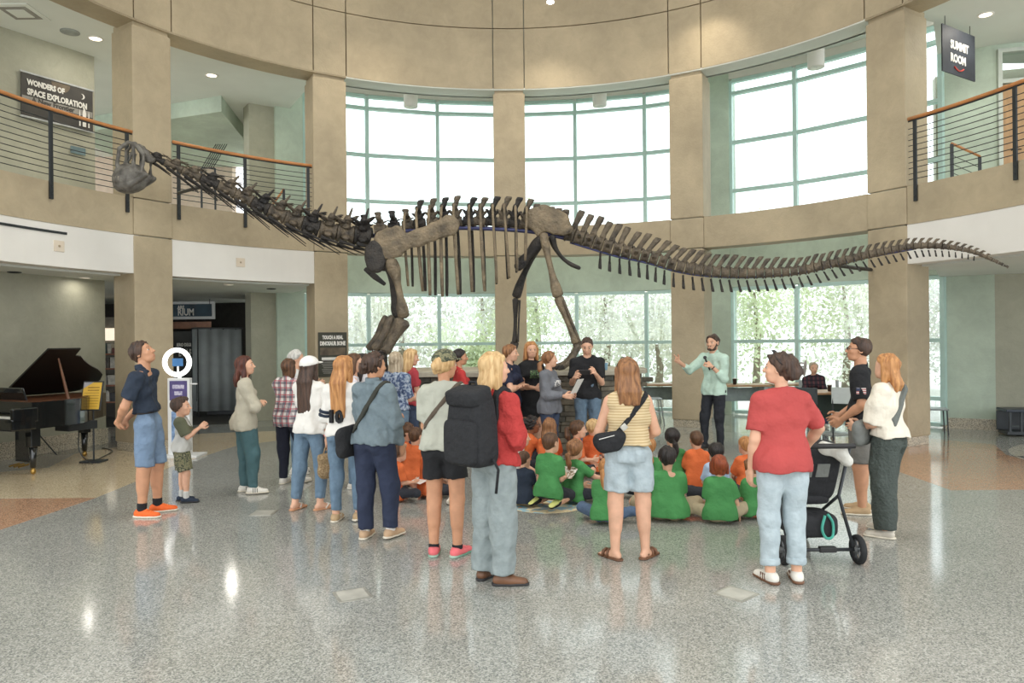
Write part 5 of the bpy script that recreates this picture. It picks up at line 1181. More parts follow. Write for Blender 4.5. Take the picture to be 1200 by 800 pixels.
# --- seated children
G1 = 'school children sitting on the floor'
KB = dict(m=denim('kid_denim', (84, 106, 136), (58, 74, 100)), len=1.0, ease=.010); KK = dict(m=cloth('khaki_cotton', (182, 162, 126)), len=.5, ease=.012, name='shorts'); KN = dict(m=cloth('charcoal_cotton', (50, 52, 58)), len=.5, ease=.012, name='shorts'); KT = dict(m=cloth('charcoal_leggings', (48, 50, 58)), len=1.0, ease=.006)
def kid(key, label, px, Y, yaw, h, m, bottom, hair, pose='cross', arms=('lap', 'lap'), head=(0, 0, 0), w=1.0, skin=SKIN, lean=8, face=False, pz=None, shoes=None, res=.014, **k):
    lg = {'cross': ('cross', 'cross'), 'kneel': ('kneel', 'kneel'), 'up': ('up', 'up'), 'side': ('cross', 'side')}[pose]
    pz = pz if pz is not None else {'cross': .088, 'kneel': .17, 'up': .085, 'side': .085}[pose]
    return person(key, label, gx(px, Y), yaw, h, dict(m=m, sleeve=.85, ease=.016, hem=-.06, name='t_shirt', fold=.005), bottom, shoes or dict(m=WS, sole=CREAMR), hair, skin, w=w, kid=True, female=False, arms=arms, legs=lg, lean=lean, head=head, pz=pz, res=res, group=G1, face=face, **k)
kid('k1', 'stout dark haired child in green shirt, back to the camera, right of the shorts', 781, 6.98, -8, 1.25, GREENC, KK, ('black', 'short'), w=1.42, head=(-4, 2, 0), arms=('hold', 'hold'), lean=4, res=.013)
kid('k2', 'red haired child in green shirt and khaki shorts sitting cross-legged', 842, 6.85, -6, 1.12, GREENC, KK, ('red', 'bob', -.25), w=1.12, arms=('hold', 'out'), lean=4, res=.013)
kid('k3', 'blond child in green shirt beside the stroller woman', 883, 7.0, 14, 1.03, GREENC, KT, ('lbrown', 'short'), arms=('hold', 'hold'), lean=6, res=.013, shoes=dict(m=TANS, sole=CREAMR))
kid('k4', 'girl with dark ponytail and blue hair tie in green shirt', 788, 8.4, 0, 1.25, GREENC, KT, ('black', 'lowpony', .12))
kid('k5', 'boy with short brown hair in orange shirt, back to the camera', 817, 8.3, 2, 1.22, ORANGEC, KN, ('brown', 'buzz'), w=1.08)
kid('k6', 'black haired child in light blue shirt behind the red haired child', 840, 7.65, 4, 1.13, cloth('light_blue_cotton', (164, 186, 214)), KN, ('black', 'short'), w=1.05)
kid('k7', 'fair haired boy in orange shirt behind the blond child in green', 876, 7.95, 12, 1.18, ORANGEC, KN, ('ginger', 'buzz'))
kid('k8', 'boy with cropped brown hair in green shirt kneeling and holding a leaflet', 640, 7.4, -34, 1.24, GREENC, KN, ('brown', 'buzz'), 'kneel', ('relax', 'hold'), (-10, 0, 0), shoes=dict(m=BLACKC, sole=mat('yellow_green_sole', (214, 214, 130))), res=.013)
kid('k9', 'girl with light brown ponytail in green shirt reaching to the right', 668, 7.75, -46, 1.2, GREENC, KT, ('lbrown', 'lowpony', .14), arms=('lap', ((.5, .6, -.6), (.2, .9, -.3))), head=(6, 0, 0))
kid('k10', 'boy in dark navy shirt sitting left of the kneeling boy', 611, 7.6, -12, 1.03, NAVY, KN, ('brown', 'buzz'), head=(-30, 0, 0))
kid('k11', 'girl with ponytail in green shirt and blue jeans behind the bare legs', 706, 6.85, -20, 1.08, GREENC, KB, ('ginger', 'lowpony', .16), head=(0, -20, 0), lean=14, res=.013)
kid('k12', 'girl with blond ponytail in green shirt right of the shorts', 759, 7.8, -4, 1.22, GREENC, KT, ('ginger', 'lowpony', .16))
kid('k13', 'boy with curly black hair and glasses in orange shirt facing right', 616, 9.7, -78, 1.3, ORANGEC, KN, ('black', 'curly'), 'up', ('knees', 'knees'), skin=SKIN_B, face=True, glasses=GL_D)
kid('k14', 'small girl in pale grey shirt sitting beside the red sweater', 603, 8.7, -80, 1.22, cloth('pale_grey_cotton', (206, 200, 192)), KT, ('lbrown', 'bob', 0), face=True)
kid('k15', 'girl with long light brown hair in orange shirt behind the kneeling boy', 642, 9.4, -10, 1.28, ORANGEC, KT, ('lbrown', 'long', .06))
kid('k16', 'girl with brown ponytail in orange shirt facing right by the pedestal', 670, 9.25, -84, 1.26, ORANGEC, KN, ('brown', 'pony', .10), face=True, arms=('lap', 'hold'))
kid('k17', 'fair haired child in orange shirt half hidden by the black pouch', 690, 9.5, -50, 1.24, ORANGEC, KN, ('blond', 'short'))
kid('k18', 'boy in orange shirt facing right, nearest to the denim jacket', 470, 9.2, -88, 1.26, ORANGEC, KT, ('brown', 'short'), 'cross', ('lap', 'hold'), face=True)
kid('k19', 'boy with brown hair in orange shirt, back turned, left of the black shorts', 482, 8.75, -30, 1.26, ORANGEC, KT, ('brown', 'buzz'), 'side')
kid('k20', 'boy with dark hair in orange shirt next to the black shorts', 499, 8.1, -46, 1.2, ORANGEC, KN, ('dark', 'short'), 'side')
kid('k21', 'child in orange shirt holding a paper, half hidden by navy trousers', 460, 7.95, -60, 1.1, ORANGEC, KT, ('brown', 'short'), 'cross', ('lap', 'hold'))
# ------------------------------------------------------------------ bags, straps and things held
def ploc(key, v): return PEOPLE[key]['W_'](v)
def at_person(name, label, cat, key, group=None):
    t = thing(name, label, cat); return t
def settle(t, key): t.matrix_basis = PEOPLE[key]['M'].copy()
def strap_on(J, t, n, p0, wd, m, amt=.018):
    n = vn(n); s = Soft(.010).like(J['T'], amt); s.cut(p0 + n * wd / 2, n); s.cut(p0 - n * wd / 2, -n); zt = J['NB'][2] + .03; s.cut(np.array((0, 0, zt)), (0, 0, 1))
    for sh, el, wr, fd, ud in J['arm']:
        sg = 1 if sh[0] > 0 else -1; s.cut(np.array((sg * (abs(sh[0]) + .0), 0, 0)), (sg, 0, 0))
    soft_obj('strap', s, m, t)
BLK = cloth('black_nylon', (40, 40, 42), bump=.5, bscale=20); GREYN = cloth('grey_nylon', (120, 122, 116)); STRAW = mat('woven_straw', (186, 160, 122), rough=.9, scale=60, bump=.9, bscale=90, c2=(128, 102, 70)); BRST = cloth('brown_strap', (92, 78, 64))
# backpack
J = PEOPLE['red_sweater_woman']; h = 1.64; t = at_person('backpack', 'large black backpack on the back of the red sweater', 'backpack', '')
C = J['C']; by = C[1] - .235
def pbend(p): return (p.x * (1 - .12 * p.z / .27), p.y * (1 - .22 * max(0, p.z) / .27), p.z)
MB().sell((0, by + .015, C[2] - .22), (.175, .11, .27), .35, bend=pbend).build('pack_body', BLK, t, True)
MB().sell((0, by - .07, C[2] - .31), (.155, .06, .155), .32).build('front_pocket', BLK, t, True)
MB().sell((0, by - .015, C[2] + .005), (.16, .105, .06), .4, M=Matrix.Rotation(.25, 3, 'X')).build('top_flap', BLK, t, True)
MB().tube([(-.04, by + .03, C[2] + .05), (-.03, by + .03, C[2] + .10), (.03, by + .03, C[2] + .10), (.04, by + .03, C[2] + .05)], .010, 8).build('grab_loop', BLK, t, True)
for sg in (-1, 1):
    s = Soft(.010).like(J['T'], .014); x = sg * .10; s.cut((x + .028, 0, 0), (1, 0, 0)); s.cut((x - .028, 0, 0), (-1, 0, 0)); s.cut((0, 0, C[2] - .24), (0, 0, -1)); soft_obj('shoulder_strap', s, BLK, t)
MB().tube([(.20, by + .02, C[2] - .42), (.22, by + .05, C[2] - .5), (.215, by + .03, C[2] - .66)], .010, 6).build('hanging_strap', BLK, t, True)
settle(t, 'red_sweater_woman')
# cross-body pouch of the woman in the striped top
J = PEOPLE['tank_woman']; t = at_person('waist_pouch', 'black cross-body pouch on the hip of the striped top', 'bag', ''); C, P = J['C'], J['P']
strap_on(J, t, (.62, 0, -.5), np.array((-.045, 0, C[2] - .22)), .04, BLK)
s = Soft(.009); c = np.array((-.17, -.135, P[2] + .115)); s.cap(c + (-.085, 0, .02), c + (.07, -.01, .045), .055, .05, .04, ((0, 1, 0), 1.5)); s.cap(c + (-.05, 0, -.03), c + (.04, 0, -.02), .055, .05, .05, ((0, 1, 0), 1.5)); soft_obj('pouch_body', s, BLK, t)
MB().tube([c + (-.10, -.048, .03), c + (.02, -.052, .06)], .004, 5).build('zip', mat('steel_zip', (170, 170, 168), rough=.3, metal=.8), t)
MB().cbox(c + (.10, -.03, .12), (.05, .02, .045), .006, M=Matrix.Rotation(-.7, 3, 'Y')).build('buckle', mat('clear_buckle', (190, 186, 176), rough=.3), t)
settle(t, 'tank_woman')
# shoulder bag of the denim jacket
J = PEOPLE['denim_woman']; t = at_person('shoulder_bag', 'black shoulder bag hanging beside the denim jacket', 'bag', ''); C, P = J['C'], J['P']
strap_on(J, t, (.62, 0, -.42), np.array((-.03, 0, C[2] - .2)), .04, cloth('olive_black_strap', (58, 58, 50)))
s = Soft(.010); c = np.array((-.235, -.05, P[2] + .01)); s.cap(c + (0, -.09, .04), c + (0, .09, .04), .085, None, .05, ((1, 0, 0), 1.7)); s.cap(c + (0, -.08, -.07), c + (0, .08, -.07), .085, None, .05, ((1, 0, 0), 1.5)); s.noise(.004, (20, 20, 20), 3); soft_obj('bag_body', s, BLK, t)
settle(t, 'denim_woman')
J = PEOPLE['camo_cap_woman']; t = at_person('crossbody_strap', 'brown cross-body strap over the grey green T-shirt', 'strap', ''); C = J['C']
strap_on(J, t, (-.62, 0, -.62) if False else (.66, 0, -.55), np.array((-.02, 0, C[2] - .15)), .035, BRST); settle(t, 'camo_cap_woman')
J = PEOPLE['cream_tee_woman']; t = at_person('crossbody_bag', 'grey cross-body bag worn in front of the cream top', 'bag', ''); C, P = J['C'], J['P']
strap_on(J, t, (.62, 0, -.62), np.array((-.06, 0, C[2] - .2)), .05, cloth('grey_webbing', (104, 108, 102)), .032)
s = Soft(.010); c = np.array((-.15, .16, P[2] + .09)); s.cap(c + (-.08, 0, .03), c + (.08, 0, .03), .07, None, .05, ((0, 1, 0), 1.4)); s.cap(c + (-.07, 0, -.06), c + (.07, 0, -.06), .07, None, .05, ((0, 1, 0), 1.4)); soft_obj('bag_body', s, GREYN, t); settle(t, 'cream_tee_woman')
# woven tote in the hand of the woman with the white cap
J = PEOPLE['cap_woman']; hd = J['hand1']; t = at_person('straw_tote', 'woven straw tote bag held by the woman in white cap', 'bag', '')
s = Soft(.010); c = hd + np.array((.03, .0, -.20)); s.cap(c + (0, -.09, .07), c + (0, .09, .07), .08, None, .02, ((1, 0, 0), 1.4)); s.cap(c + (0, -.085, -.06), c + (0, .085, -.06), .085, None, .05, ((1, 0, 0), 1.4)); s.cut(c + (0, 0, .11), (0, 0, 1)); soft_obj('tote_body', s, STRAW, t)
for sg in (-1, 1): MB().tube([c + (sg * .045, -.06, .10), hd + np.array((sg * .012, -.02, -.005)), hd + np.array((sg * .012, .02, -.005)), c + (sg * .045, .06, .10)], .008, 6).build('handle', STRAW, t, True)
MB().cbox(c + (.066, 0, .03), (.008, .05, .05), .003).build('bag_tag', BLACKM, t); settle(t, 'cap_woman')
# wristband, watch
def band(key, i, label, m):
    J = PEOPLE[key]; sh, el, wr, fd, ud = J['arm'][i]; s = Soft(.006); p = wr - fd * .03; s.cap(p, p + fd * .018, .033, .033, .003, None, False, True); s.cut(p, -fd); soft_obj('wristband', s, m, J['root']).matrix_parent_inverse = Matrix.Identity(4)
band('cap_woman', 1, '', mat('coral_wristband', (236, 96, 96))); band('speaker_man', 0, '', BLACKM); band('polo_man', 1, '', mat('tan_wristband', (196, 150, 110)))
# flag patch on the sleeve
J = PEOPLE['black_tee_flag_man']; root = J['root']; sh, el, wr, fd, ud = J['arm'][0]; p = sh + (el - sh) * .52
FP = pattern('flag_patch_stripes', (222, 216, 212), [(2, .02, .009, 0, (176, 74, 74))])
M3 = Matrix.Rotation(0, 3, 'Z'); o = MB().cbox(tuple(p + np.array((-.078, -.005, 0))), (.012, .085, .06), .003).build('flag_patch', FP, root); o.matrix_parent_inverse = Matrix.Identity(4)
o = MB().cbox(tuple(p + np.array((-.080, .02, .014))), (.012, .035, .03), .002).build('flag_canton', cloth('navy_patch', (60, 66, 92)), root); o.matrix_parent_inverse = Matrix.Identity(4)
# pieces held in hands
PAPER = mat('white_paper', (238, 234, 226), rough=.7, var=.02); PRINT = blotch('printed_leaflet', ((236, 232, 224), (216, 208, 196), (150, 130, 104), (92, 104, 84)), 30)
def sheet(name, label, key, hand, size, m, up=(0, .5, .9), off=(0, 0, .06), tilt=0):
    J = PEOPLE[key]; c = J[hand] + np.array(off); U_ = vn(up); Rr = vn(np.cross(U_, (0, -1, .4))); N = np.cross(Rr, U_)
    t = MB().cbox((0, 0, 0), (size[0], size[1], .003), .0005, M=Matrix(np.stack([Rr, U_, N], 1).tolist())); t.v = [tuple(np.array(v) + c) for v in t.v]
    o = t.build(name, m); tag(o, label, 'paper'); o.matrix_basis = J['M'].copy(); return o
sheet('paper_sheet', 'white printed papers held by the woman in grey sweatshirt', 'grey_sweatshirt_woman', 'hand0', (.22, .30), PAPER, off=(.05, .05, .10))
sheet('paper_sheet', 'white paper held by the woman in crimson top', 'crimson_woman', 'hand1', (.18, .24), PAPER, off=(0, .05, .02))
sheet('leaflet', 'illustrated leaflet held by the kneeling boy in green', 'k8', 'hand1', (.24, .18), PRINT, up=(0, .8, .5), off=(-.04, .06, .03))
sheet('paper_sheet', 'white paper held by the child in orange beside navy trousers', 'k21', 'hand1', (.24, .20), PAPER, up=(0, .9, .3), off=(-.02, .08, .02))
J = PEOPLE['black_tee_man']; c = (J['hand0'] + J['hand1']) / 2 + np.array((0, .03, .02)); t = thing('phone', 'dark mobile phone held by the man in black T-shirt', 'phone')
MB().cbox(tuple(c), (.155, .012, .078), .006, M=Matrix.Rotation(-.5, 3, 'X')).build('phone_case', RUB, t); MB().cbox(tuple(c + np.array((0, -.0065, -.003))), (.145, .003, .068), .001, M=Matrix.Rotation(-.5, 3, 'X')).build('phone_screen', mat('phone_screen', (70, 84, 96), rough=.1), t); t.matrix_basis = J['M'].copy()
J = PEOPLE['speaker_man']; hd, dr = J['hand0'], vn((.15, .35, .9)); t = thing('microphone', 'black microphone in the hand of the man in mint shirt', 'microphone'); hd = hd - J['hdir0'] * .012 + J['palm0'] * .022
MB().tube([hd - dr * .10, hd + dr * .08], [.012, .016], 10).build('mic_handle', BLACKM, t, True); s = Soft(.006); s.ball(hd + dr * .11, .028, .01); soft_obj('mic_head', s, mat('mic_mesh', (70, 70, 72), rough=.5, metal=.6), t); t.matrix_basis = J['M'].copy()

# ------------------------------------------------------------------ stroller
sx, sy = 2.36, 5.78
st = thing('stroller', 'black stroller with teal strap pushed by the woman in brick red', 'stroller', (sx, sy, 0))
SBL = cloth('black_stroller_fabric', (44, 44, 46)); SMET = mat('charcoal_frame_metal', (58, 60, 62), rough=.4, metal=.4); TYRE = mat('black_tyre', (34, 34, 35), rough=.8); TEAL = cloth('teal_strap', (66, 170, 146))
def wheel(c, r, w_):
    wt = MB(); n = 28; prof = [(r * .72, -w_ * .4), (r * .9, -w_ * .5), (r, -w_ * .25), (r, w_ * .25), (r * .9, w_ * .5), (r * .72, w_ * .4)]
    vs = []; fs = []
    for q, (rr, x) in enumerate(prof):
        for j in range(n): vs.append((c[0] + x, c[1] + rr * math.cos(2 * PI * j / n), c[2] + rr * math.sin(2 * PI * j / n)))
    for q in range(len(prof)):
        for j in range(n): fs.append((q * n + j, q * n + (j + 1) % n, ((q + 1) % len(prof)) * n + (j + 1) % n, ((q + 1) % len(prof)) * n + j))
    ty = wt.add(vs, fs).build('wheel', TYRE, st, True)
    hb = MB(); hb.tube([(c[0] - .03, c[1], c[2]), (c[0] + .03, c[1], c[2])], .022, 10)
    for j in range(6): a = 2 * PI * j / 6; hb.tube([c, (c[0], c[1] + r * .76 * math.cos(a), c[2] + r * .76 * math.sin(a))], .008, 6)
    hb.build('spokes', mat('grey_plastic_hub', (110, 112, 112), rough=.5), ty, True)
wheel((sx + .285, sy - .2, .112), .112, .05); wheel((sx - .285, sy - .2, .112), .112, .05); wheel((sx + .16, sy + .52, .09), .09, .045); wheel((sx - .16, sy + .52, .09), .09, .045)
MB().tube([(sx - .26, sy - .2, .112), (sx + .26, sy - .2, .112)], .014, 8).build('rear_axle', SMET, st, True)
MB().cbox((sx + .05, sy - .2, .115), (.13, .05, .045), .01).build('brake_bar', RUB, st)
for sg in (-1, 1):
    MB().tube([(sx + sg * .25, sy - .2, .13), (sx + sg * .24, sy + .02, .48), (sx + sg * .24, sy - .18, .90)], .014, 8).build('frame_tube', SMET, st, True)
    MB().tube([(sx + sg * .24, sy + .02, .48), (sx + sg * .18, sy + .5, .14)], .013, 8).build('frame_tube', SMET, st, True)
MB().tube([(sx - .25, sy - .2, .91), (sx - .23, sy - .28, .92), (sx + .23, sy - .28, .92), (sx + .25, sy - .2, .91)], .020, 10).build('handlebar', RUB, st, True)
MB().sell((sx, sy + .0, .665), (.215, .06, .25), .38, M=Matrix.Rotation(.42, 3, 'X')).build('backrest', SBL, st, True)
MB().sell((sx, sy + .24, .47), (.20, .22, .055), .4, M=Matrix.Rotation(.1, 3, 'X')).build('seat', SBL, st, True)
MB().sell((sx + .0, sy + .0, .84), (.225, .11, .065), .45, M=Matrix.Rotation(.3, 3, 'X')).build('folded_canopy', SBL, st, True)
MB().sell((sx, sy + .06, .26), (.20, .19, .095), .45).build('basket', SBL, st, True)
MB().sell((sx, sy + .46, .36), (.17, .10, .03), .5).build('footrest', SBL, st, True)
MB().tube(spl([(sx + .06, sy - .14, .36), (sx + .03, sy - .155, .26), (sx + .06, sy - .155, .19), (sx + .11, sy - .155, .20), (sx + .12, sy - .14, .30), (sx + .08, sy - .14, .37)], 24), .011, 8).build('teal_strap', TEAL, st, True)
for x in (-.06, .07): MB().cbox((sx + x, sy - .085, .70), (.10, .012, .12), .004, M=Matrix.Rotation(.42, 3, 'X')).build('mesh_pocket', GREYN, st)
t = thing('blanket', 'pale folded blanket and bottle lying on top of the stroller', 'blanket', (sx + .13, sy - .05, .9)); s = Soft(.010); s.cap((sx + .06, sy - .14, .885), (sx + .19, sy - .16, .87), .05, .045, .03); s.cap((sx + .15, sy - .20, .86), (sx + .21, sy - .19, .79), .05, .05, .03); s.noise(.006, (26, 26, 26), 3); soft_obj('cloth', s, cloth('pale_grey_blanket', (206, 202, 190)), t)

# ------------------------------------------------------------------ railings of the galleries
def railing(label, a0, a1, posts):
    t = thing('balcony_railing', label, 'railing', ring(R0, (a0 + a1) / 2, 4.1))
    n = max(6, int(abs(a1 - a0) / 2)); AA = [a0 + (a1 - a0) * i / n for i in range(n + 1)]
    MB().tube([ring(R0 + .0, a, 5.14) for a in AA], .03, 10).build('handrail', WOODRAIL, t, True)
    MB().tube([ring(R0 + .0, a, 5.105) for a in AA], .014, 6).build('rail_bar', BLACKM, t, True)
    for j in range(10): MB().tube([ring(R0 + .0, a, 4.19 + j * .088) for a in AA], .0065, 5).build('cable', BLACKM, t, True)
    for a in posts:
        p = MB(); p.cbox(ring(R0 - .005, a, 4.47), (.055, .03, 1.26), .004, rz=-rad(a)); po = p.build('post', BLACKM, t)
        for z in (3.92, 4.02): MB().lathe([(.012, 0), (.012, .012)], ring(R0 - .03, a, z), 8).build('bolt', BLACKM, po)
railing('cable railing with wooden handrail left of the dinosaur skull', -88, -59.9, [-80.5, -70.6, -60.6])
railing('cable railing with wooden handrail above the dinosaur neck', -54.2, -33.2, [-53.4, -43.6, -33.8])
railing('cable railing with wooden handrail on the right gallery', 62.3, 88, [63.2, 75.9, 86])
# short stair rails deeper in the galleries
def stair_rail(label, p, q, n=5):
    t = thing('stair_railing', label, 'railing', p); p, q = Vector(p), Vector(q)
    MB().tube([p + Vector((0, 0, .95)), q + Vector((0, 0, .95))], .022, 8).build('handrail', WOODRAIL, t, True)
    for j in range(n): MB().tube([p + Vector((0, 0, .15 + j * .15)), q + Vector((0, 0, .15 + j * .15))], .0065, 5).build('cable', BLACKM, t)
    for e in (p, q): MB().cbox(e + Vector((0, 0, .47)), (.05, .03, .94), .004).build('post', BLACKM, t)
stair_rail('short stair rail behind the right gallery railing', (7.55, 12.4, 4.08), (8.35, 12.9, 3.98))
stair_rail('short stair rail at the end of the railing above the neck', (-4.75, 15.2, 4.0), (-5.3, 15.9, 3.7))
t = thing('stair_railing', 'slanting stair cables behind the railing above the dinosaur neck', 'railing', (-6.2, 15, 4.08))
for j in range(6): MB().tube([at(237 + j * 2.6, 196, 14.6), at(253 + j * 2.6, 169, 15.6)], .010, 5).build('cable', BLACKM, t)
MB().tube([at(236, 197, 14.6), at(252, 197, 14.6)], .012, 5).build('cable_anchor', BLACKM, t)
for q in (at(236, 197, 14.6), at(252, 197, 14.6)): MB().tube([q, (q.x, q.y, 4.08)], .02, 6).build('post', BLACKM, t)

# ------------------------------------------------------------------ banners and signs
DKB = mat('dark_banner_print', (74, 70, 64), rough=.6, var=.25, scale=3, c2=(48, 46, 44)); GRB = mat('grey_banner_strip', (150, 146, 138), rough=.6, var=.1); WT = mat('white_print', (232, 228, 220), rough=.6, var=.02); BRZ = mat('brown_banner_photo', (128, 112, 90), var=.3, scale=4, c2=(70, 60, 50))
w0, w1 = Vector((-10.6, 8.6, 0)), Vector((-7.68, 13.42, 0)); wd_ = (w1 - w0).normalized(); wn = Vector((wd_.y, -wd_.x, 0))
def banner_pt(s, z, off=.04): p = w1 - wd_ * s + wn * off; p.z = z; return p
t = thing('exhibit_banner', 'dark banner reading wonders of space exploration on the upper left wall', 'banner', banner_pt(.65, 5.66))
bw, bh = 1.2, .74; c = banner_pt(.66, 6.02, .04); ang = math.atan2(wd_.y, wd_.x)
MB().box(c, (bw, .02, bh), rz=ang).build('banner_sheet', DKB, t)
for z in (6.40, 5.64): MB().cbox(banner_pt(.66, z, .05), (bw + .04, .03, .03), .005, rz=ang).build('banner_rail', mat('silver_rail', (180, 182, 180), rough=.4), t)
MB().box(banner_pt(.66, 5.95, .052), (bw - .02, .006, .10), rz=ang).build('grey_strip', GRB, t)
def bt(txt, s, z, size, m=WT, bold=.006, xs=.8): text_mesh('lettering', txt, size, plane_matrix(banner_pt(s, z, .058), wd_, (0, 0, 1)), m, t, .003, bold=bold, xs=xs)
bt('WONDERS OF', 1.17, 6.20, .13, xs=.72); bt('SPACE EXPLORATION', 1.17, 6.03, .145, xs=.70); bt('A New Frontier', 1.1, 5.915, .12, DKB, .002, .9)
MB().lathe([(.10, 0), (.10, .004)], (0, 0, 0), 18)
rk = MB(); rk.prism([(-.03, 0), (.03, 0), (.03, .25), (0, .36), (-.03, .25)], 0, .006); rk.v = [tuple(plane_matrix(banner_pt(.22, 5.70, .058), wd_, (0, 0, 1)) @ Vector(v)) for v in rk.v]; rk.build('rocket_print', WT, t)
for k_ in range(2):
    rk = MB(); rk.prism([(-.012, 0), (.012, 0), (.008, .24), (0, .3), (-.008, .24)], 0, .006); rk.v = [tuple(plane_matrix(banner_pt(.30 - .16 * k_, 5.70, .058), wd_, (0, 0, 1)) @ Vector(v)) for v in rk.v]; rk.build('booster_print', WT, t)
mo = MB(); mo.prism([(.05 * math.cos(a), .05 * math.sin(a)) for a in np.linspace(-1.6, 1.6, 12)] + [(.035 * math.cos(a) - .012, .045 * math.sin(a)) for a in np.linspace(1.5, -1.5, 10)], 0, .005); mo.v = [tuple(plane_matrix(banner_pt(.26, 6.24, .058), wd_, (0, 0, 1)) @ Vector(v)) for v in mo.v]; mo.build('moon_print', WT, t)
pl = MB(); pl.prism([(.16 * math.cos(a), .16 * math.sin(a)) for a in np.linspace(PI, 2 * PI, 20)], 0, .003); pl.v = [tuple(plane_matrix(banner_pt(.62, 6.37, .054), wd_, (0, 0, 1)) @ Vector(v)) for v in pl.v]; pl.build('planet_print', BRZ, t)
ws = thing('wall_sign', 'small blue grey room sign below the space banner', 'sign', banner_pt(.35, 5.2)); MB().cbox(banner_pt(.32, 5.25, .03), (.26, .02, .13), .004, rz=ang).build('sign_plate', mat('blue_grey_plate', (110, 132, 136)), ws)
# hanging summit room banner
p, q = Vector((7.16, 12.0, 0)), Vector((8.05, 12.55, 0)); d = (q - p).normalized(); nn = Vector((d.y, -d.x, 0)); ang = math.atan2(d.y, d.x)
t = thing('hanging_banner', 'dark hanging banner reading summit room on the upper right gallery', 'banner', (7.6, 12.27, 6.2))
c = (p + q) / 2; c.z = 6.52; MB().box(c, ((q - p).length, .02, .78), rz=ang).build('banner_sheet', mat('dark_blue_banner', (62, 66, 74), var=.3, scale=3, c2=(40, 42, 50)), t)
for i, (tx, z, sz) in enumerate((('SUMMIT', 6.56, .19), ('ROOM', 6.34, .19))): text_mesh('lettering', tx, sz, plane_matrix(p + d * .24 + nn * .014 + Vector((0, 0, z)), d, (0, 0, 1)), WT, t, .003, bold=.008, xs=.85)
MB().tube([tuple(p + d * (.35 + .3 * x) + nn * .02 + Vector((0, 0, 6.26 - .05 * math.sin(PI * x)))) for x in np.linspace(0, 1, 9)], .012, 5).build('red_swoosh', mat('red_print', (196, 70, 60)), t)
for x in (.1, .9): MB().tube([tuple(p + d * x + Vector((0, 0, 6.9))), tuple(p + d * x + Vector((0, 0, 7.06)))], .006, 5).build('hanger', BLACKM, t)
# dinosaur information sign on the column
a = -30.2; d = Vector((math.cos(rad(a)), -math.sin(rad(a)), 0)); nn = Vector((-math.sin(rad(a)), -math.cos(rad(a)), 0))
t = thing('information_sign', 'dark information sign with white lettering about dinosaur bones on the column', 'sign', ring(R0 - .03, a, 1.1)); c = ring(R0 - .03, a, 1.5)
sd = mat('dark_olive_sign', (62, 62, 50), rough=.5, var=.15); MB().cbox(c, (.56, .03, .86), .004, rz=-rad(a)).build('sign_board', sd, t)
def st_(txt, x, z, size, m=WT, bold=.006, xs=.6): text_mesh('lettering', txt, size, plane_matrix(c + d * x + nn * .018 + Vector((0, 0, z)), d, (0, 0, 1)), m, t, .002, align='CENTER', bold=bold, xs=xs)
st_('TOUCH A REAL', 0, .30, .095); st_('DINOSAUR BONE', 0, .18, .105)
MB().box(c + nn * .018 + Vector((0, 0, .06)), (.50, .004, .14), rz=-rad(a)).build('bone_photo', BRZ, t)
for j in range(9): MB().box(c + nn * .018 + Vector((0, 0, -.08 - j * .035)), (.44 - .03 * (j % 3), .003, .012 if j else .05), rz=-rad(a)).build('text_line', WT if j == 0 else GRB, t)
# small dark sign in front of the pedestal
t = thing('pedestal_sign', 'black panel sign with a white letter U at the foot of the pedestal', 'sign', (.12, 10.72, 0)); MB().cbox((.02, 10.93, .62), (.50, .03, .42), .005).build('sign_panel', BLACKC, t); text_mesh('lettering', 'U', .17, plane_matrix((.13, 10.91, .62), (1, 0, 0), (0, 0, 1)), WT, t, .003, bold=.004)
for x in (-.2, .2): MB().tube([(.02 + x, 10.94, 0), (.02 + x, 10.94, .45)], .012, 6).build('sign_leg', BLACKM, t)

# ------------------------------------------------------------------ grand piano
PB = mat('black_piano_lacquer', (22, 24, 24), rough=.12, var=.05, coat=.6); PW = mat('brown_piano_rim', (104, 66, 44), rough=.35, var=.2, stretch=(3, 3, 1)); GOLD = mat('brass', (186, 148, 78), rough=.3, metal=.8)
th = math.atan2(.92, .40)
pn = thing('grand_piano', 'black grand piano with raised lid against the left wall', 'piano', (-7.02, 9.78, 0), 0)
PM = Matrix.Translation((-6.98, 9.9, 0)) @ Matrix.Rotation(th, 4, 'Z')
def pw(v): return PM @ Vector(v)
out = [(0, .62), (1.35, .62), (1.55, .58), (1.68, .44), (1.72, .28), (1.66, .12), (1.50, -.02), (1.28, -.16), (1.1, -.3), (.92, -.46), (.72, -.58), (.45, -.64), (0, -.64)]
def xf(mb): mb.v = [tuple(pw(v)) for v in mb.v]; return mb
xf(MB().prism(out, .62, .98)).build('rim', PB, pn)
xf(MB().prism([(x * .97 + .02, y * .95) for x, y in out], .96, .986)).build('soundboard', PW, pn)
xf(MB().cbox((-.12, 0, .70), (.32, 1.34, .16), .02)).build('key_bed', PB, pn)
for y in (-.64, .62): xf(MB().cbox((-.10, y, .82), (.34, .06, .2), .02)).build('cheek_block', PB, pn)
xf(MB().cbox((-.16, 0, .79), (.15, 1.2, .02), .003)).build('white_keys', mat('ivory_keys', (236, 232, 220), rough=.3), pn)
xf(MB().cbox((-.12, 0, .806), (.09, 1.18, .014), .003)).build('black_keys', PB, pn)
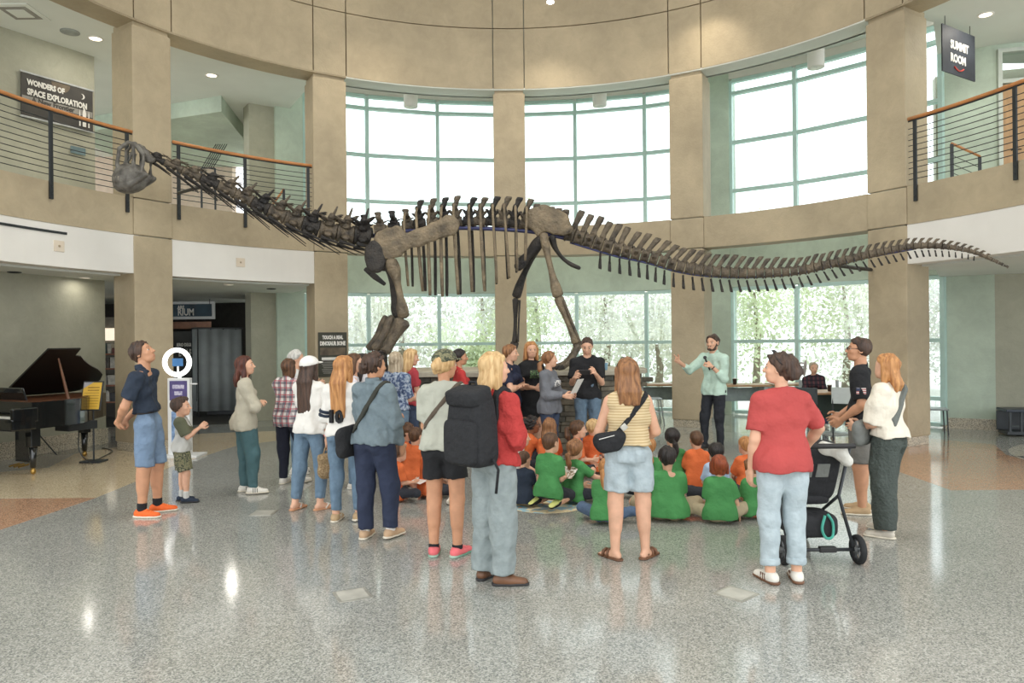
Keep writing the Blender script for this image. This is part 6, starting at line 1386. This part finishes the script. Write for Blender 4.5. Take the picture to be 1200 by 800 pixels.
# lid hinged on the straight bass side
lout = [(.36, .62), (1.35, .62), (1.55, .58), (1.68, .44), (1.72, .28), (1.66, .12), (1.50, -.02), (1.28, -.16), (1.1, -.3), (.98, -.42), (.86, -.46), (.84, -.64), (.36, -.64)]
la = rad(33); lm = MB(); lm.prism(lout, 0, .022); lv = []
for x, y, z in lm.v:
    k_ = .64 - y; lv.append((x, .64 - k_ * math.cos(la) - z * math.sin(la), 1.0 + k_ * math.sin(la) - z * math.cos(la)))
lm.v = lv; xf(lm).build('lid', mat('black_lid_lacquer', (24, 25, 25), rough=.28, var=.05), pn)
xf(MB().tube([(.55, -.58, .98), (.55, -.38, 1.55)], [.022, .012], 6)).build('lid_prop', PW, pn)
xf(MB().cbox((.16, .1, 1.06), (.03, .7, .2), .01, M=Matrix.Rotation(-.3, 3, 'Y'))).build('music_desk', PB, pn)
for x, y in ((.1, -.5), (.1, .5), (1.42, .3)):
    lg = xf(MB().cbox((x, y, .50), (.13, .13, .26), .01)); lo_ = lg.build('leg', PB, pn); xf(MB().lathe([(.035, .09), (.04, .2), (.055, .4)], (x, y, 0), 10)).build('leg_taper', PB, lo_, True); xf(MB().lathe([(.012, .0), (.032, .015), (.036, .045), (.02, .09)], (x, y, 0), 10)).build('caster', GOLD, lo_, True)
xf(MB().cbox((.30, 0, .36), (.06, .3, .5), .01)).build('pedal_lyre', PB, pn)
xf(MB().cbox((.9, -.25, .56), (.45, .3, .12), .01)).build('player_box', BLACKM, pn)
for y in (-.1, 0, .1): xf(MB().tube([(.30, y, .08), (.16, y, .06)], .012, 6)).build('pedal', GOLD, pn)
xf(MB().tube([(.35, -.1, .6), (.7, -.1, .15)], .010, 6)).build('lyre_brace', BLACKM, pn)
tag(MB().tube(spl([pw((.9, -.3, .5)), pw((.8, -.45, .2)), pw((.95, -.5, .012)), pw((1.3, -.2, .012)), pw((1.9, .3, .012)), pw((2.1, .8, .012))], 30), .008, 5).build('power_cable', BLACKM, None, True), 'thin cable trailing from the piano across the floor', 'cable')
t = thing('piano_chair', 'dark padded chair back at the left edge beside the piano', 'chair', (-7.25, 9.35, 0)); cM = Matrix.Translation((-7.02, 9.72, 0)) @ Matrix.Rotation(th, 4, 'Z')
def cx_(mb): mb.v = [tuple(cM @ Vector(v)) for v in mb.v]; return mb
cx_(MB().cbox((-.35, 0, .47), (.4, .42, .06), .02)).build('seat', RUB, t); cx_(MB().cbox((-.55, 0, .84), (.05, .4, .36), .02)).build('backrest', mat('grey_green_vinyl', (74, 80, 78), rough=.5), t)
for x in (-.52, -.18):
    for y in (-.18, .18): cx_(MB().tube([(x, y, 0), (x, y, .46)], .012, 6)).build('leg', BLACKM, t)
# yellow sign stand
ys = at(110, 541, 10.75); t = thing('sign_stand', 'yellow notice in black frame on a post beside the piano', 'sign', (ys.x, ys.y, 0))
MB().cbox((ys.x, ys.y, .015), (.30, .24, .025), .006).build('base_plate', BLACKM, t); MB().tube([(ys.x, ys.y, .02), (ys.x, ys.y, .8)], .013, 8).build('post', BLACKM, t)
fc = Vector((ys.x, ys.y - .03, .985)); TL = Matrix.Rotation(-.25, 3, 'X'); MB().cbox(fc, (.30, .02, .44), .006, M=TL).build('frame', BLACKM, t)
MB().box(fc + Vector((0, -.013, 0)), (.265, .004, .40), M=TL).build('notice', mat('yellow_notice', (222, 178, 66), rough=.5, var=.04), t)
pm = plane_matrix(fc + TL @ Vector((-.13, -.016, .20)), (1, 0, 0), TL @ Vector((0, 0, 1))); tri = MB().prism([(0, 0), (.14, 0), (.0, -.09)], 0, .002); tri.v = [tuple(pm @ Vector(v)) for v in tri.v]; tri.build('corner_print', mat('grey_print', (168, 166, 170)), t)
for j in range(8): MB().box(fc + TL @ Vector((0.02 if j < 2 else 0, -.016, .12 - j * .04)), (.17 if j < 2 else .22, .002, .014 if j < 2 else .006), M=TL).build('text_line', mat('brown_print', (150, 112, 34)), t)

# ------------------------------------------------------------------ photo kiosk with ring light
k0 = at(216, 522, 11.2); k0.z = 0; t = thing('photo_kiosk', 'white photo kiosk with glowing ring light beside the left column', 'kiosk', k0)
KW = mat('white_kiosk_metal', (228, 228, 226), rough=.4, var=.02)
MB().cbox(k0 + Vector((.0, 0, .02)), (.55, .4, .04), .01).build('base', KW, t); MB().cbox(k0 + Vector((-.06, 0, .62)), (.34, .10, 1.18), .01).build('panel', KW, t); MB().tube([k0 + Vector((-.06, 0, 1.15)), k0 + Vector((-.06, 0, 1.25))], .03, 8).build('neck', KW, t, True)
rc = k0 + Vector((-.09, -.02, 1.455)); RG = mat('ring_light_glow', (255, 255, 252), emit=(255, 255, 252), emit_s=2.2)
MB().tube([rc + Vector((.19 * math.cos(w), 0, .19 * math.sin(w))) for w in np.linspace(0, 2 * PI, 33)], .036, 10, cap=False, squash=(1, 1)).build('ring_light', RG, t, True)
MB().cbox(rc + Vector((0, .02, 0)), (.16, .02, .12), .004).build('screen', mat('blue_screen', (52, 96, 140), emit=(60, 110, 160), emit_s=.5), t); MB().tube([rc + Vector((0, .03, -.19)), rc + Vector((0, .03, 0))], .015, 6).build('screen_arm', KW, t)
MB().box(k0 + Vector((-.06, -.052, 1.02)), (.27, .004, .30)).build('purple_label', mat('purple_label', (86, 74, 128), rough=.5), t)
for j in range(2): MB().cbox(k0 + Vector((-.06, -.055, 1.08 - .1 * j)), (.18 - .06 * j, .003, .06), .001).build('label_print', mat('label_white_print', (226, 222, 232), scale=40, c2=(150, 140, 180)), t)
MB().box(k0 + Vector((-.06, -.052, .45)), (.22, .004, .5)).build('blue_label', mat('blue_label', (130, 160, 200), rough=.5, var=.3, scale=14), t)
MB().cbox(k0 + Vector((.16, 0, 1.12)), (.1, .03, .02), .004).build('side_hook', KW, t); MB().tube([k0 + Vector((.2, 0, 1.12)), k0 + Vector((.2, 0, .85))], .008, 6).build('hanging_tool', BLACKM, t)

# ------------------------------------------------------------------ museum shop and curtained booth in the left background
CUR = mat('grey_curtain_cloth', (156, 162, 162), rough=.8, var=.08, scale=3)
b0 = Vector((-7.5, 17.6, 0)); t = thing('curtain_booth', 'grey pipe and drape curtained booth in the left background', 'booth', b0)
def curtain(p, q, n, z0, z1):
    mb = MB(); vs = []; fs = []; d = q - p; nn = Vector((-d.y, d.x, 0)).normalized(); m_ = n * 6
    for i in range(m_ + 1):
        o = p + d * (i / m_) + nn * .022 * math.sin(i / 6 * 2 * PI); vs += [(o.x, o.y, z0), (o.x, o.y, z1)]
    for i in range(m_): fs.append((2 * i, 2 * i + 2, 2 * i + 3, 2 * i + 1))
    return mb.add(vs, fs)
cA, cB, cC = Vector((-7.72, 17.5, 0)), Vector((-7.45, 17.2, 0)), Vector((-6.55, 17.6, 0))
for p, q, n in ((cA, cB, 2), (cB, cC, 4)):
    o = curtain(p, q, n, .12, 2.08).build('curtain', CUR, t, True); sm = o.modifiers.new('thick', 'SOLIDIFY'); sm.thickness = .012
for p, q in ((cA, cB), (cB, cC)): MB().tube([p + Vector((0, 0, 2.1)), q + Vector((0, 0, 2.1))], .022, 6).build('top_pipe', BLACKM, t)
for p in (cA, cB, cC): MB().tube([p, p + Vector((0, 0, 2.1))], .02, 6).build('upright', BLACKM, t)
MB().cbox((-6.95, 17.9, .08), (.9, .7, .14), .01).build('booth_base', BLACKM, t)
for j in range(8): MB().tube([cB.lerp(cC, j / 7) + Vector((0, 0, 2.12)), cB.lerp(cC, j / 7) + Vector((0, 0, 2.06))], .014, 5).build('curtain_ring', BLACKM, t)
def bsign(name, label, px0, px1, y0, y1, Y, m, lines, frame=None, hang=False):
    a_, b_ = at(px0, y1, Y), at(px1, y0, Y); c = (a_ + b_) / 2; t = thing(name, label, 'sign', (c.x, Y, a_.z))
    if frame: MB().cbox(c + Vector((0, .03, 0)), (b_.x - a_.x + .14, .05, b_.z - a_.z + .14), .005).build('sign_frame', frame, t)
    MB().cbox(c, (b_.x - a_.x, .03, b_.z - a_.z), .004).build('sign_panel', m, t)
    for tx, fx, fz, sz, xs in lines: text_mesh('lettering', tx, sz, plane_matrix(Vector((a_.x + (b_.x - a_.x) * fx, Y - .018, a_.z + (b_.z - a_.z) * fz)), (1, 0, 0), (0, 0, 1)), WT, t, .002, bold=.006, xs=xs)
    if hang:
        for x in (a_.x + .05, b_.x - .05): MB().tube([(x, Y, b_.z), (x, Y, 2.86)], .008, 5).build('hanger', BLACKM, t)
    return t
TS = mat('dark_teal_sign', (36, 66, 82), rough=.5, var=.3, scale=3)
bsign('planetarium_sign', 'dark teal framed sign with white letters RIUM above the booth', 196, 248, 356, 371, 18.4, TS, [('ARE', .24, .62, .12, .8), ('RIUM', .24, .10, .24, .75)], KW, True)
bsign('poster', 'dark poster with white letters ETARI left of the curtained booth', 196, 229, 388, 485, 18.2, mat('dark_poster', (58, 58, 54), rough=.6, var=.3, scale=3), [('IERO DEGLI', .36, .82, .11, .7), ('ETARI', .42, .70, .25, .6)])
t = thing('header_panel', 'terracotta header panel under the planetarium sign', 'panel', at(225, 384, 18.5)); MB().cbox(at(222, 381, 18.55), (1.1, .05, .18), .004).build('panel', mat('terracotta_panel', (176, 128, 104)), t); MB().cbox(Vector((at(200, 381, 18.55).x, 18.55, 1.0)), (.06, .06, 2.1), .004).build('panel_post', BLACKM, t)
# shop shelves
SHW = mat('shelf_wood', (150, 96, 66), rough=.5, var=.15); GOODS = [mat('goods_%d' % i, c, rough=.6, var=.2, scale=12) for i, c in enumerate(((64, 64, 66), (150, 146, 138), (92, 86, 78), (198, 192, 180), (112, 66, 58), (70, 92, 88)))]
s0 = at(132, 470, 17.5); t = thing('shop_shelf', 'wooden shop shelves with dark merchandise between the wall and the left column', 'shelf', (s0.x, 17.5, 0))
MB().cbox((s0.x, 17.8, 1.2), (1.7, .06, 2.4), .004).build('back_panel', mat('shop_back', (120, 116, 106), rough=.8), t)
for z in (.35, .75, 1.15, 1.5): MB().cbox((s0.x, 17.55, z), (1.7, .45, .035), .004).build('shelf_board', SHW, t)
for x in (-.84, .84): MB().cbox((s0.x + x, 17.55, .95), (.04, .45, 1.9), .004).build('side_panel', DARKW, t)
MB().cbox((s0.x, 17.35, .17), (1.7, .1, .34), .004).build('plinth', DARKW, t)
rg = random.Random(5); ORD = ['first', 'second', 'third', 'fourth', 'fifth', 'sixth', 'seventh', 'eighth', 'ninth', 'tenth', 'eleventh', 'twelfth', 'thirteenth', 'fourteenth', 'fifteenth', 'sixteenth']
for z in (.37, .77, 1.17, 1.52):
    x = -.76; cnt_ = -1
    while x < .72:
        w_ = rg.uniform(.1, .2); hh_ = rg.uniform(.12, .28); gi = rg.randrange(6); cnt_ += 1; o = MB().cbox((s0.x + x + w_ / 2, 17.48, z + hh_ / 2), (w_ - .02, .22, hh_), .006).build('boxed_goods', GOODS[gi]); tag(o, '%s box, %s from the left on the %s shop shelf' % (('dark grey', 'light grey', 'brown grey', 'cream', 'maroon', 'green grey')[gi], ORD[cnt_], {.37: 'lowest', .77: 'second', 1.17: 'third', 1.52: 'topmost'}[z]), 'box', 'merchandise on the shop shelves'); x += w_
wl = thing('shelf_lamp', 'lit white light box above the shop shelves', 'light', (s0.x, 17.7, 1.85)); MB().cbox((s0.x, 17.7, 1.98), (1.6, .06, .3), .01).build('light_box', mat('shelf_glow', (240, 232, 214), emit=(255, 240, 214), emit_s=.9), wl)


# ------------------------------------------------------------------ cafe furniture by the windows
TT = mat('wood_cafe_top', (176, 138, 100), rough=.4, var=.15, stretch=(1, 4, 1)); GS = mat('pale_grey_table_base', (186, 192, 188), rough=.5, var=.04)
def arch_table(label, px, Y, w_=1.15):
    c = at(px, 500, Y); c.z = 0; t = thing('cafe_table', label, 'table', c)
    MB().cbox(c + Vector((0, 0, .76)), (w_, .6, .04), .008).build('table_top', TT, t)
    for sg in (-1, 1):
        x = c.x + sg * (w_ / 2 - .09); a = MB(); pts = [(.25, 0), (.25, .74), (-.25, .74), (-.25, 0), (-.17, 0)] + [(-.17 * math.cos(w), .12 + .33 * math.sin(w)) for w in np.linspace(0, PI, 10)] + [(.17, 0)]
        a.prism(pts, -.04, .04); a.v = [(x + z, c.y + u, v) for u, v, z in a.v]; a.build('arch_leg', GS, t)
    MB().cbox(c + Vector((0, .1, .56)), (w_ - .2, .04, .28), .006).build('modesty_panel', mat('smoked_panel', (140, 152, 148), rough=.3), t)
    return t
arch_table('wood topped cafe table right of the speaker', 866, 15.1); arch_table('wood topped cafe table behind the speaker column', 776, 15.6); arch_table('wood topped cafe table near the striped top woman', 930, 15.2, 1.0)
def stool(label, px, Y):
    c = at(px, 500, Y); c.z = 0; t = thing('bar_stool', label, 'stool', c); m = mat('silver_wire', (176, 184, 184), rough=.35, metal=.5)
    MB().cbox(c + Vector((0, 0, .52)), (.34, .34, .03), .01).build('seat', m, t)
    for sx_ in (-1, 1):
        for sy_ in (-1, 1): MB().tube([c + Vector((sx_ * .13, sy_ * .13, .51)), c + Vector((sx_ * .2, sy_ * .2, 0))], .012, 6).build('leg', m, t)
    MB().tube([c + Vector((-.17, -.17, .25)), c + Vector((.17, -.17, .25)), c + Vector((.17, .17, .25)), c + Vector((-.17, .17, .25)), c + Vector((-.17, -.17, .25))], .009, 6).build('foot_ring', m, t)
stool('silver bar stool left of the speaker column', 765, 14.9); stool('silver bar stool in front of the cafe table right of the speaker', 898, 14.6)
ct = at(976, 500, 13.1); ct.z = 0; t = thing('cafe_table', 'small round edged cafe table with black apron near the seated woman', 'table', ct)
MB().cbox(ct + Vector((0, 0, .75)), (.95, .8, .04), .015).build('table_top', TT, t); MB().cbox(ct + Vector((0, -.3, .52)), (.86, .03, .42), .004).build('apron', mat('black_green_cloth', (44, 56, 50), rough=.8), t); MB().tube([ct, ct + Vector((0, 0, .74))], .04, 10).build('pedestal', GS, t, True); MB().lathe([(.28, 0), (.28, .015), (.06, .04)], tuple(ct), 20).build('foot', GS, t, True)
def chair(label, px, Y, rz, m):
    c = at(px, 500, Y); c.z = 0; t = thing('cafe_chair', label, 'chair', c, 0); Mx = Matrix.Translation(c) @ Matrix.Rotation(rz, 4, 'Z')
    def z_(mb): mb.v = [tuple(Mx @ Vector(v)) for v in mb.v]; return mb
    z_(MB().cbox((0, 0, .45), (.42, .42, .03), .012)).build('seat', m, t); z_(MB().cbox((0, .2, .74), (.40, .025, .28), .01)).build('backrest', m, t)
    for x in (-.18, .18): z_(MB().tube([(x, -.2, 0), (x, -.18, .45)], .011, 6)).build('leg', SMET, t); z_(MB().tube([(x, .26, 0), (x, .18, .45), (x, .21, .86)], .011, 6)).build('leg', SMET, t)
chair('dark cafe chair left of the black aproned table', 946, 12.6, 2.6, mat('black_wire_seat', (52, 58, 60), rough=.5)); chair('pale cafe chair under the seated woman', 953, 14.45, 0, GS); chair('grey chair seen through the narrow right window', 1094, 12.9, 1.2, mat('grey_wire_seat', (150, 158, 158), rough=.4)); chair('pale chair behind the man with flag patch', 990, 12.2, -.4, GS)
for nm, lb, px, Y, z, r, hh_, c in (('coffee_cup', 'dark coffee cup on the aproned cafe table', 972, 13.0, .772, .04, .12, (60, 46, 40)), ('water_bottle', 'clear bottle on the aproned cafe table', 981, 13.05, .772, .03, .2, (190, 200, 206)), ('coffee_cup', 'dark cup on the cafe table right of the speaker', 861, 15.0, .782, .045, .13, (50, 44, 42)),
                                   ('paper_cup', 'blue and white paper cup on the pedestal cap, left one', 703, 11.12, 1.272, .035, .12, (120, 170, 206)), ('paper_cup', 'blue and white paper cup on the pedestal cap, right one', 710, 11.14, 1.272, .035, .12, (150, 190, 216))):
    c0 = at(px, 450, Y); t = thing(nm, lb, 'cup' if 'cup' in nm else 'bottle', (c0.x, Y, z)); MB().lathe([(r * .75, 0), (r, hh_ * .9), (r * 1.06, hh_ * .92)], (c0.x, Y, z), 14).build('cup_body', mat('cup_%d_%d' % (c[0], c[1]), c, rough=.4), t, True); MB().lathe([(r * 1.08, hh_ * .92), (r * 1.05, hh_), (r * .5, hh_ * 1.02)], (c0.x, Y, z), 14).build('lid', WT, t, True)
# black bench on the right
bx = Vector((9.3, 12.55, 0)); t = thing('bench', 'black bench with cut-out letter pattern at the right edge', 'bench', bx); br_ = Matrix.Rotation(-.25, 3, 'Z'); BB = mat('black_bench_metal', (40, 46, 50), rough=.35, var=.1)
MB().cbox(bx + Vector((0, 0, .44)), (1.5, .45, .05), .012, M=br_).build('seat', mat('blue_black_seat', (52, 60, 72), rough=.4), t); MB().cbox(bx + Vector((0, 0, .05)), (1.45, .4, .06), .008, M=br_).build('base_rail', BB, t); MB().cbox(bx + Vector((0, .17, .24)), (1.45, .03, .34), .006, M=br_).build('back_panel', BB, t)
for j in range(9): MB().cbox(bx + br_ @ Vector((-.68 + j * .17, -.19, .24)), (.035, .03, .35), .005, M=br_).build('slat', BB, t)
for j in range(8): MB().cbox(bx + br_ @ Vector((-.60 + j * .17, -.19, .17 + .1 * (j % 3))), (.12, .028, .03), .004, M=br_).build('letter_bar', mat('dark_grey_bar', (72, 78, 80), rough=.5), t)
# floor plates, floor decal
for lb, px, py, rz in (('square floor socket plate left of the wide jeans', 413, 697, .45), ('square floor socket plate below the stroller woman', 862, 696, .75), ('square floor socket plate near the white sneakers', 309, 601, 0)):
    Y = CAM_H * F_PX / (py - HORIZON + ROLL * (px - 600)); c = at(px, py, Y); t = thing('floor_plate', lb, 'floor plate', (c.x, Y, 0)); MB().cbox((c.x, Y, .002), (.23, .23, .006), .001, rz=rz).build('plate', mat('brushed_plate', (170, 166, 154), rough=.3, metal=.3), t); MB().cbox((c.x, Y, .0055), (.19, .19, .002), .0005, rz=rz).build('plate_lid', mat('plate_lid', (184, 180, 168), rough=.35), t)
dc = at(640, 590, 7.85); o = MB().lathe([(.42, 0.0), (.42, .003)], (dc.x, 7.72, 0.0), 36).build('floor_decal', blotch('map_decal', ((220, 196, 150), (236, 220, 180), (160, 196, 206), (226, 170, 110)), 7)); tag(o, 'round colourful floor decal under the kneeling boy', 'floor decal')
# ------------------------------------------------------------------ lamps, vents
for i, (px, py, z, lb) in enumerate(((112, 45, 7.06, 'lit recessed downlight in the upper left ceiling near the column'), (248, 88, 7.06, 'recessed downlight in the ceiling above the neck railing'), (1155, 17, 7.06, 'recessed downlight in the upper right ceiling'), (100, 325, 2.86, 'small recessed downlight above the piano'), (268, 333, 2.86, 'twin head downlight above the curtained booth'), (318, 338, 2.86, 'dark recessed downlight left of the sign column'), (17, 318.5, 2.86, 'dark recessed downlight above the piano at the left edge'))):
    v = HORIZON - py - ROLL * (px - 600) ; Y = (z - CAM_H) * F_PX / v; c = at(px, py, Y); t = thing('downlight', lb, 'ceiling light', (c.x, Y, z)); r = .10 if z > 5 else .075
    if i < 5:
        ll = area_light('downlight_lamp', (c.x, Y, z - .03), (0, 0, 0), r * 1.8, 9 if z > 5 else (2.5 if i == 3 else 8), (1, .95, .86)); ll.parent = t; ll.matrix_parent_inverse = t.matrix_basis.inverted()
    MB().lathe([(r * 1.25, 0), (r * 1.25, -.012), (r, -.016), (r * .95, 0)], (c.x, Y, z), 20, cap=False).build('trim_ring', WHITE if i < 5 else BLACKM, t, True); MB().lathe([(r, -.004), (r, .0)], (c.x, Y, z), 20).build('lens', DL if i < 5 else RUB, t)
Y = (7.06 - CAM_H) * F_PX / (HORIZON - 37 + 5); c = at(82, 37, Y); t = thing('ceiling_speaker', 'round grey ceiling speaker above the left railing', 'speaker', (c.x, Y, 7.06)); MB().lathe([(.15, 0), (.15, -.014), (.13, -.02)], (c.x, Y, 7.06), 24).build('grille', mat('grey_grille', (160, 164, 158), rough=.7), t, True)
Y = (7.06 - CAM_H) * F_PX / (HORIZON - 14 + 5.8); c = at(24, 14, Y); t = thing('air_vent', 'square white air diffuser in the upper left ceiling', 'vent', (c.x, Y, 7.06))
for j, s_ in enumerate((.6, .44, .28)): MB().box((c.x, Y, 7.05 - .006 * j), (s_, s_, .02)).build('vent_ring', CEIL if j % 2 == 0 else GRB, t)
v1 = ring(R0 + .02, -74, 3.4); t = thing('slot_vent', 'long black slot vent in the white fascia above the piano', 'vent', v1); MB().arc(R0 + .015, R0 + .05, -78, -68.5, 3.36, 3.395, 8).build('slot', BLACKM, t)
for lb, px, py, Y, L in (('small cylinder spotlight hanging in front of the drum wall', 645, 3, 13.6, 2.0), ('small cylinder spotlight hanging at the left of the drum', 432, -28, 13.0, 1.8), ('small cylinder spotlight hanging at the right of the drum', 835, -30, 13.0, 1.8)):
    c = at(px, py, Y); t = thing('spotlight', lb, 'spotlight', c, group='spotlights under the drum'); MB().lathe([(.07, 0.012), (.075, .02), (.075, .22), (.03, .26)], tuple(c), 18).build('housing', WHITE, t, True); MB().lathe([(.066, .0), (.066, .014)], tuple(c), 18).build('lens', mat('spot_glow', (255, 246, 230), emit=(255, 240, 214), emit_s=30), t); MB().tube([c + Vector((0, 0, .25)), (c.x, c.y, 11.5)], .012, 6).build('stem', WHITE, t)
    l = bpy.data.lights.new('spot_lamp', 'SPOT'); l.energy = 90; l.spot_size = 1.7; l.spot_blend = 1; l.shadow_soft_size = .07; l.color = (1, .9, .74); lo_ = bpy.data.objects.new('spot_lamp', l); COL.objects.link(lo_); lo_.parent = t; lo_.matrix_parent_inverse = t.matrix_basis.inverted(); lo_.location = c + Vector((0, .05, -.03)); lo_.rotation_euler = (rad(28), 0, 0)
# ------------------------------------------------------------------ trees and shrubs outside the windows
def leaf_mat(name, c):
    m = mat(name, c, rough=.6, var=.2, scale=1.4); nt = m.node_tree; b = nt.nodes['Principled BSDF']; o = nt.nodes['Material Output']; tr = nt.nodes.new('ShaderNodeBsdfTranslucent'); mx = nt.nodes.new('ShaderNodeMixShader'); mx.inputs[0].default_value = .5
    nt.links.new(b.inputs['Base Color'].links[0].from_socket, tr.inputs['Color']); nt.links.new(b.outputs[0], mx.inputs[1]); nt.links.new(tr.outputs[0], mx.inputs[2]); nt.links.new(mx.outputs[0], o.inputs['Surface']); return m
LEAF = [leaf_mat('overexposed_leaf_%d' % i, c) for i, c in enumerate(((238, 240, 224), (246, 246, 236), (222, 230, 196)))]; BARK = mat('pale_bark', (150, 138, 120), rough=.9)  # leaf colours whitened to carry the overexposed daylight outside
rt = np.random.RandomState(11)
def tree(label, x, y, hgt, rad_, n, m):
    t = thing('tree', label, 'tree', (x, y, -.2), group='trees outside the windows')
    MB().tube([(x, y, -.2), (x + .1, y, hgt * .35), (x, y + .1, hgt * .7)], [.16, .12, .05], 8).build('trunk', BARK, t, True)
    cl = [(rt.normal(size=3) * (rad_ * .5, rad_ * .5, hgt * .2) + (x, y, hgt * .58)) for _ in range(14)]
    P = np.concatenate([c + rt.normal(size=(n // 14, 3)) * rad_ * .26 for c in cl]); N = len(P); P[:, 2] = np.maximum(P[:, 2], .15)
    a = rt.normal(size=(N, 3)); a /= np.linalg.norm(a, axis=1)[:, None]; b = np.cross(a, rt.normal(size=(N, 3))); b /= np.linalg.norm(b, axis=1)[:, None]; s = rt.uniform(.035, .075, (N, 1)); a = a * s * 1.6; b = b * s
    V = np.stack([P - a, P + b * .8, P + a, P - b * .8], 1).reshape(-1, 3); Q = np.arange(4 * N).reshape(-1, 4)
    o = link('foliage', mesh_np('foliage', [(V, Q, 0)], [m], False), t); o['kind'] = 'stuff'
tl = ['leafy tree outside behind the front leg', 'leafy tree outside left of the middle column', 'broad tree outside behind the middle column', 'leafy tree outside behind the hind leg', 'pale tree outside left of the speaker column', 'dense tree outside behind the speaker', 'broad tree outside right of the speaker', 'leafy tree outside above the cafe tables', 'leafy tree outside behind the right column', 'tall shrub outside the narrow right window', 'young tree outside at the far left window', 'low shrub outside behind the pedestal', 'low shrub outside under the tail']
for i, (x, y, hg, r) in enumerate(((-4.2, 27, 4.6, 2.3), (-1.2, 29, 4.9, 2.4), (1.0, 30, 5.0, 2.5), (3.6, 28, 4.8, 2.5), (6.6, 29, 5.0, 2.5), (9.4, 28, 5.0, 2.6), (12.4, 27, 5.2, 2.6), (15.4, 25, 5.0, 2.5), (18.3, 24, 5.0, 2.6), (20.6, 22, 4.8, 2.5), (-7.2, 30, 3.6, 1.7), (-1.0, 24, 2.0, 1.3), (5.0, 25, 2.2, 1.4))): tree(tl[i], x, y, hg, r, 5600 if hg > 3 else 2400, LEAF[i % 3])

for lb, a_, z_ in (('small beige sensor plate in the white fascia above the booth', -44.3, 3.2), ('small beige sensor plate in the white fascia above the piano', -69.5, 3.18), ('small beige sensor plate in the white fascia at the right', 77.5, 3.2)):
    t = thing('sensor_plate', lb, 'sensor', ring(R0 + .02, a_, z_)); MB().cbox(ring(R0 + .025, a_, z_), (.16, .02, .16), .004, rz=-rad(a_)).build('plate', mat('beige_plate', (222, 208, 188), rough=.5, var=.02), t); MB().cbox(ring(R0 + .012, a_, z_), (.03, .012, .03), .003, rz=-rad(a_)).build('sensor_eye', mat('tan_sensor', (176, 156, 128)), t)

for lb, x_, y_ in (('recessed downlight beyond the left frame edge on the upper gallery', -9.2, 10.4), ('recessed downlight behind the banner wall', -8.5, 14.4), ('recessed downlight behind the left column on the upper gallery', -6.35, 13.0), ('recessed downlight beyond the right frame edge', 8.4, 11.4)):  # unseen fill lamps, added so that bounce brightens the gallery ceilings
    t = thing('downlight', lb, 'ceiling light', (x_, y_, 7.06)); MB().lathe([(.125, 0), (.125, -.012), (.1, -.016), (.095, 0)], (x_, y_, 7.06), 20, cap=False).build('trim_ring', WHITE, t, True); MB().lathe([(.1, -.004), (.1, .0)], (x_, y_, 7.06), 20).build('lens', DL, t)
    ll = area_light('downlight_lamp', (x_, y_, 7.03), (0, 0, 0), .18, 16, (1, .95, .86)); ll.parent = t; ll.matrix_parent_inverse = t.matrix_basis.inverted()
bpy.context.view_layer.update()
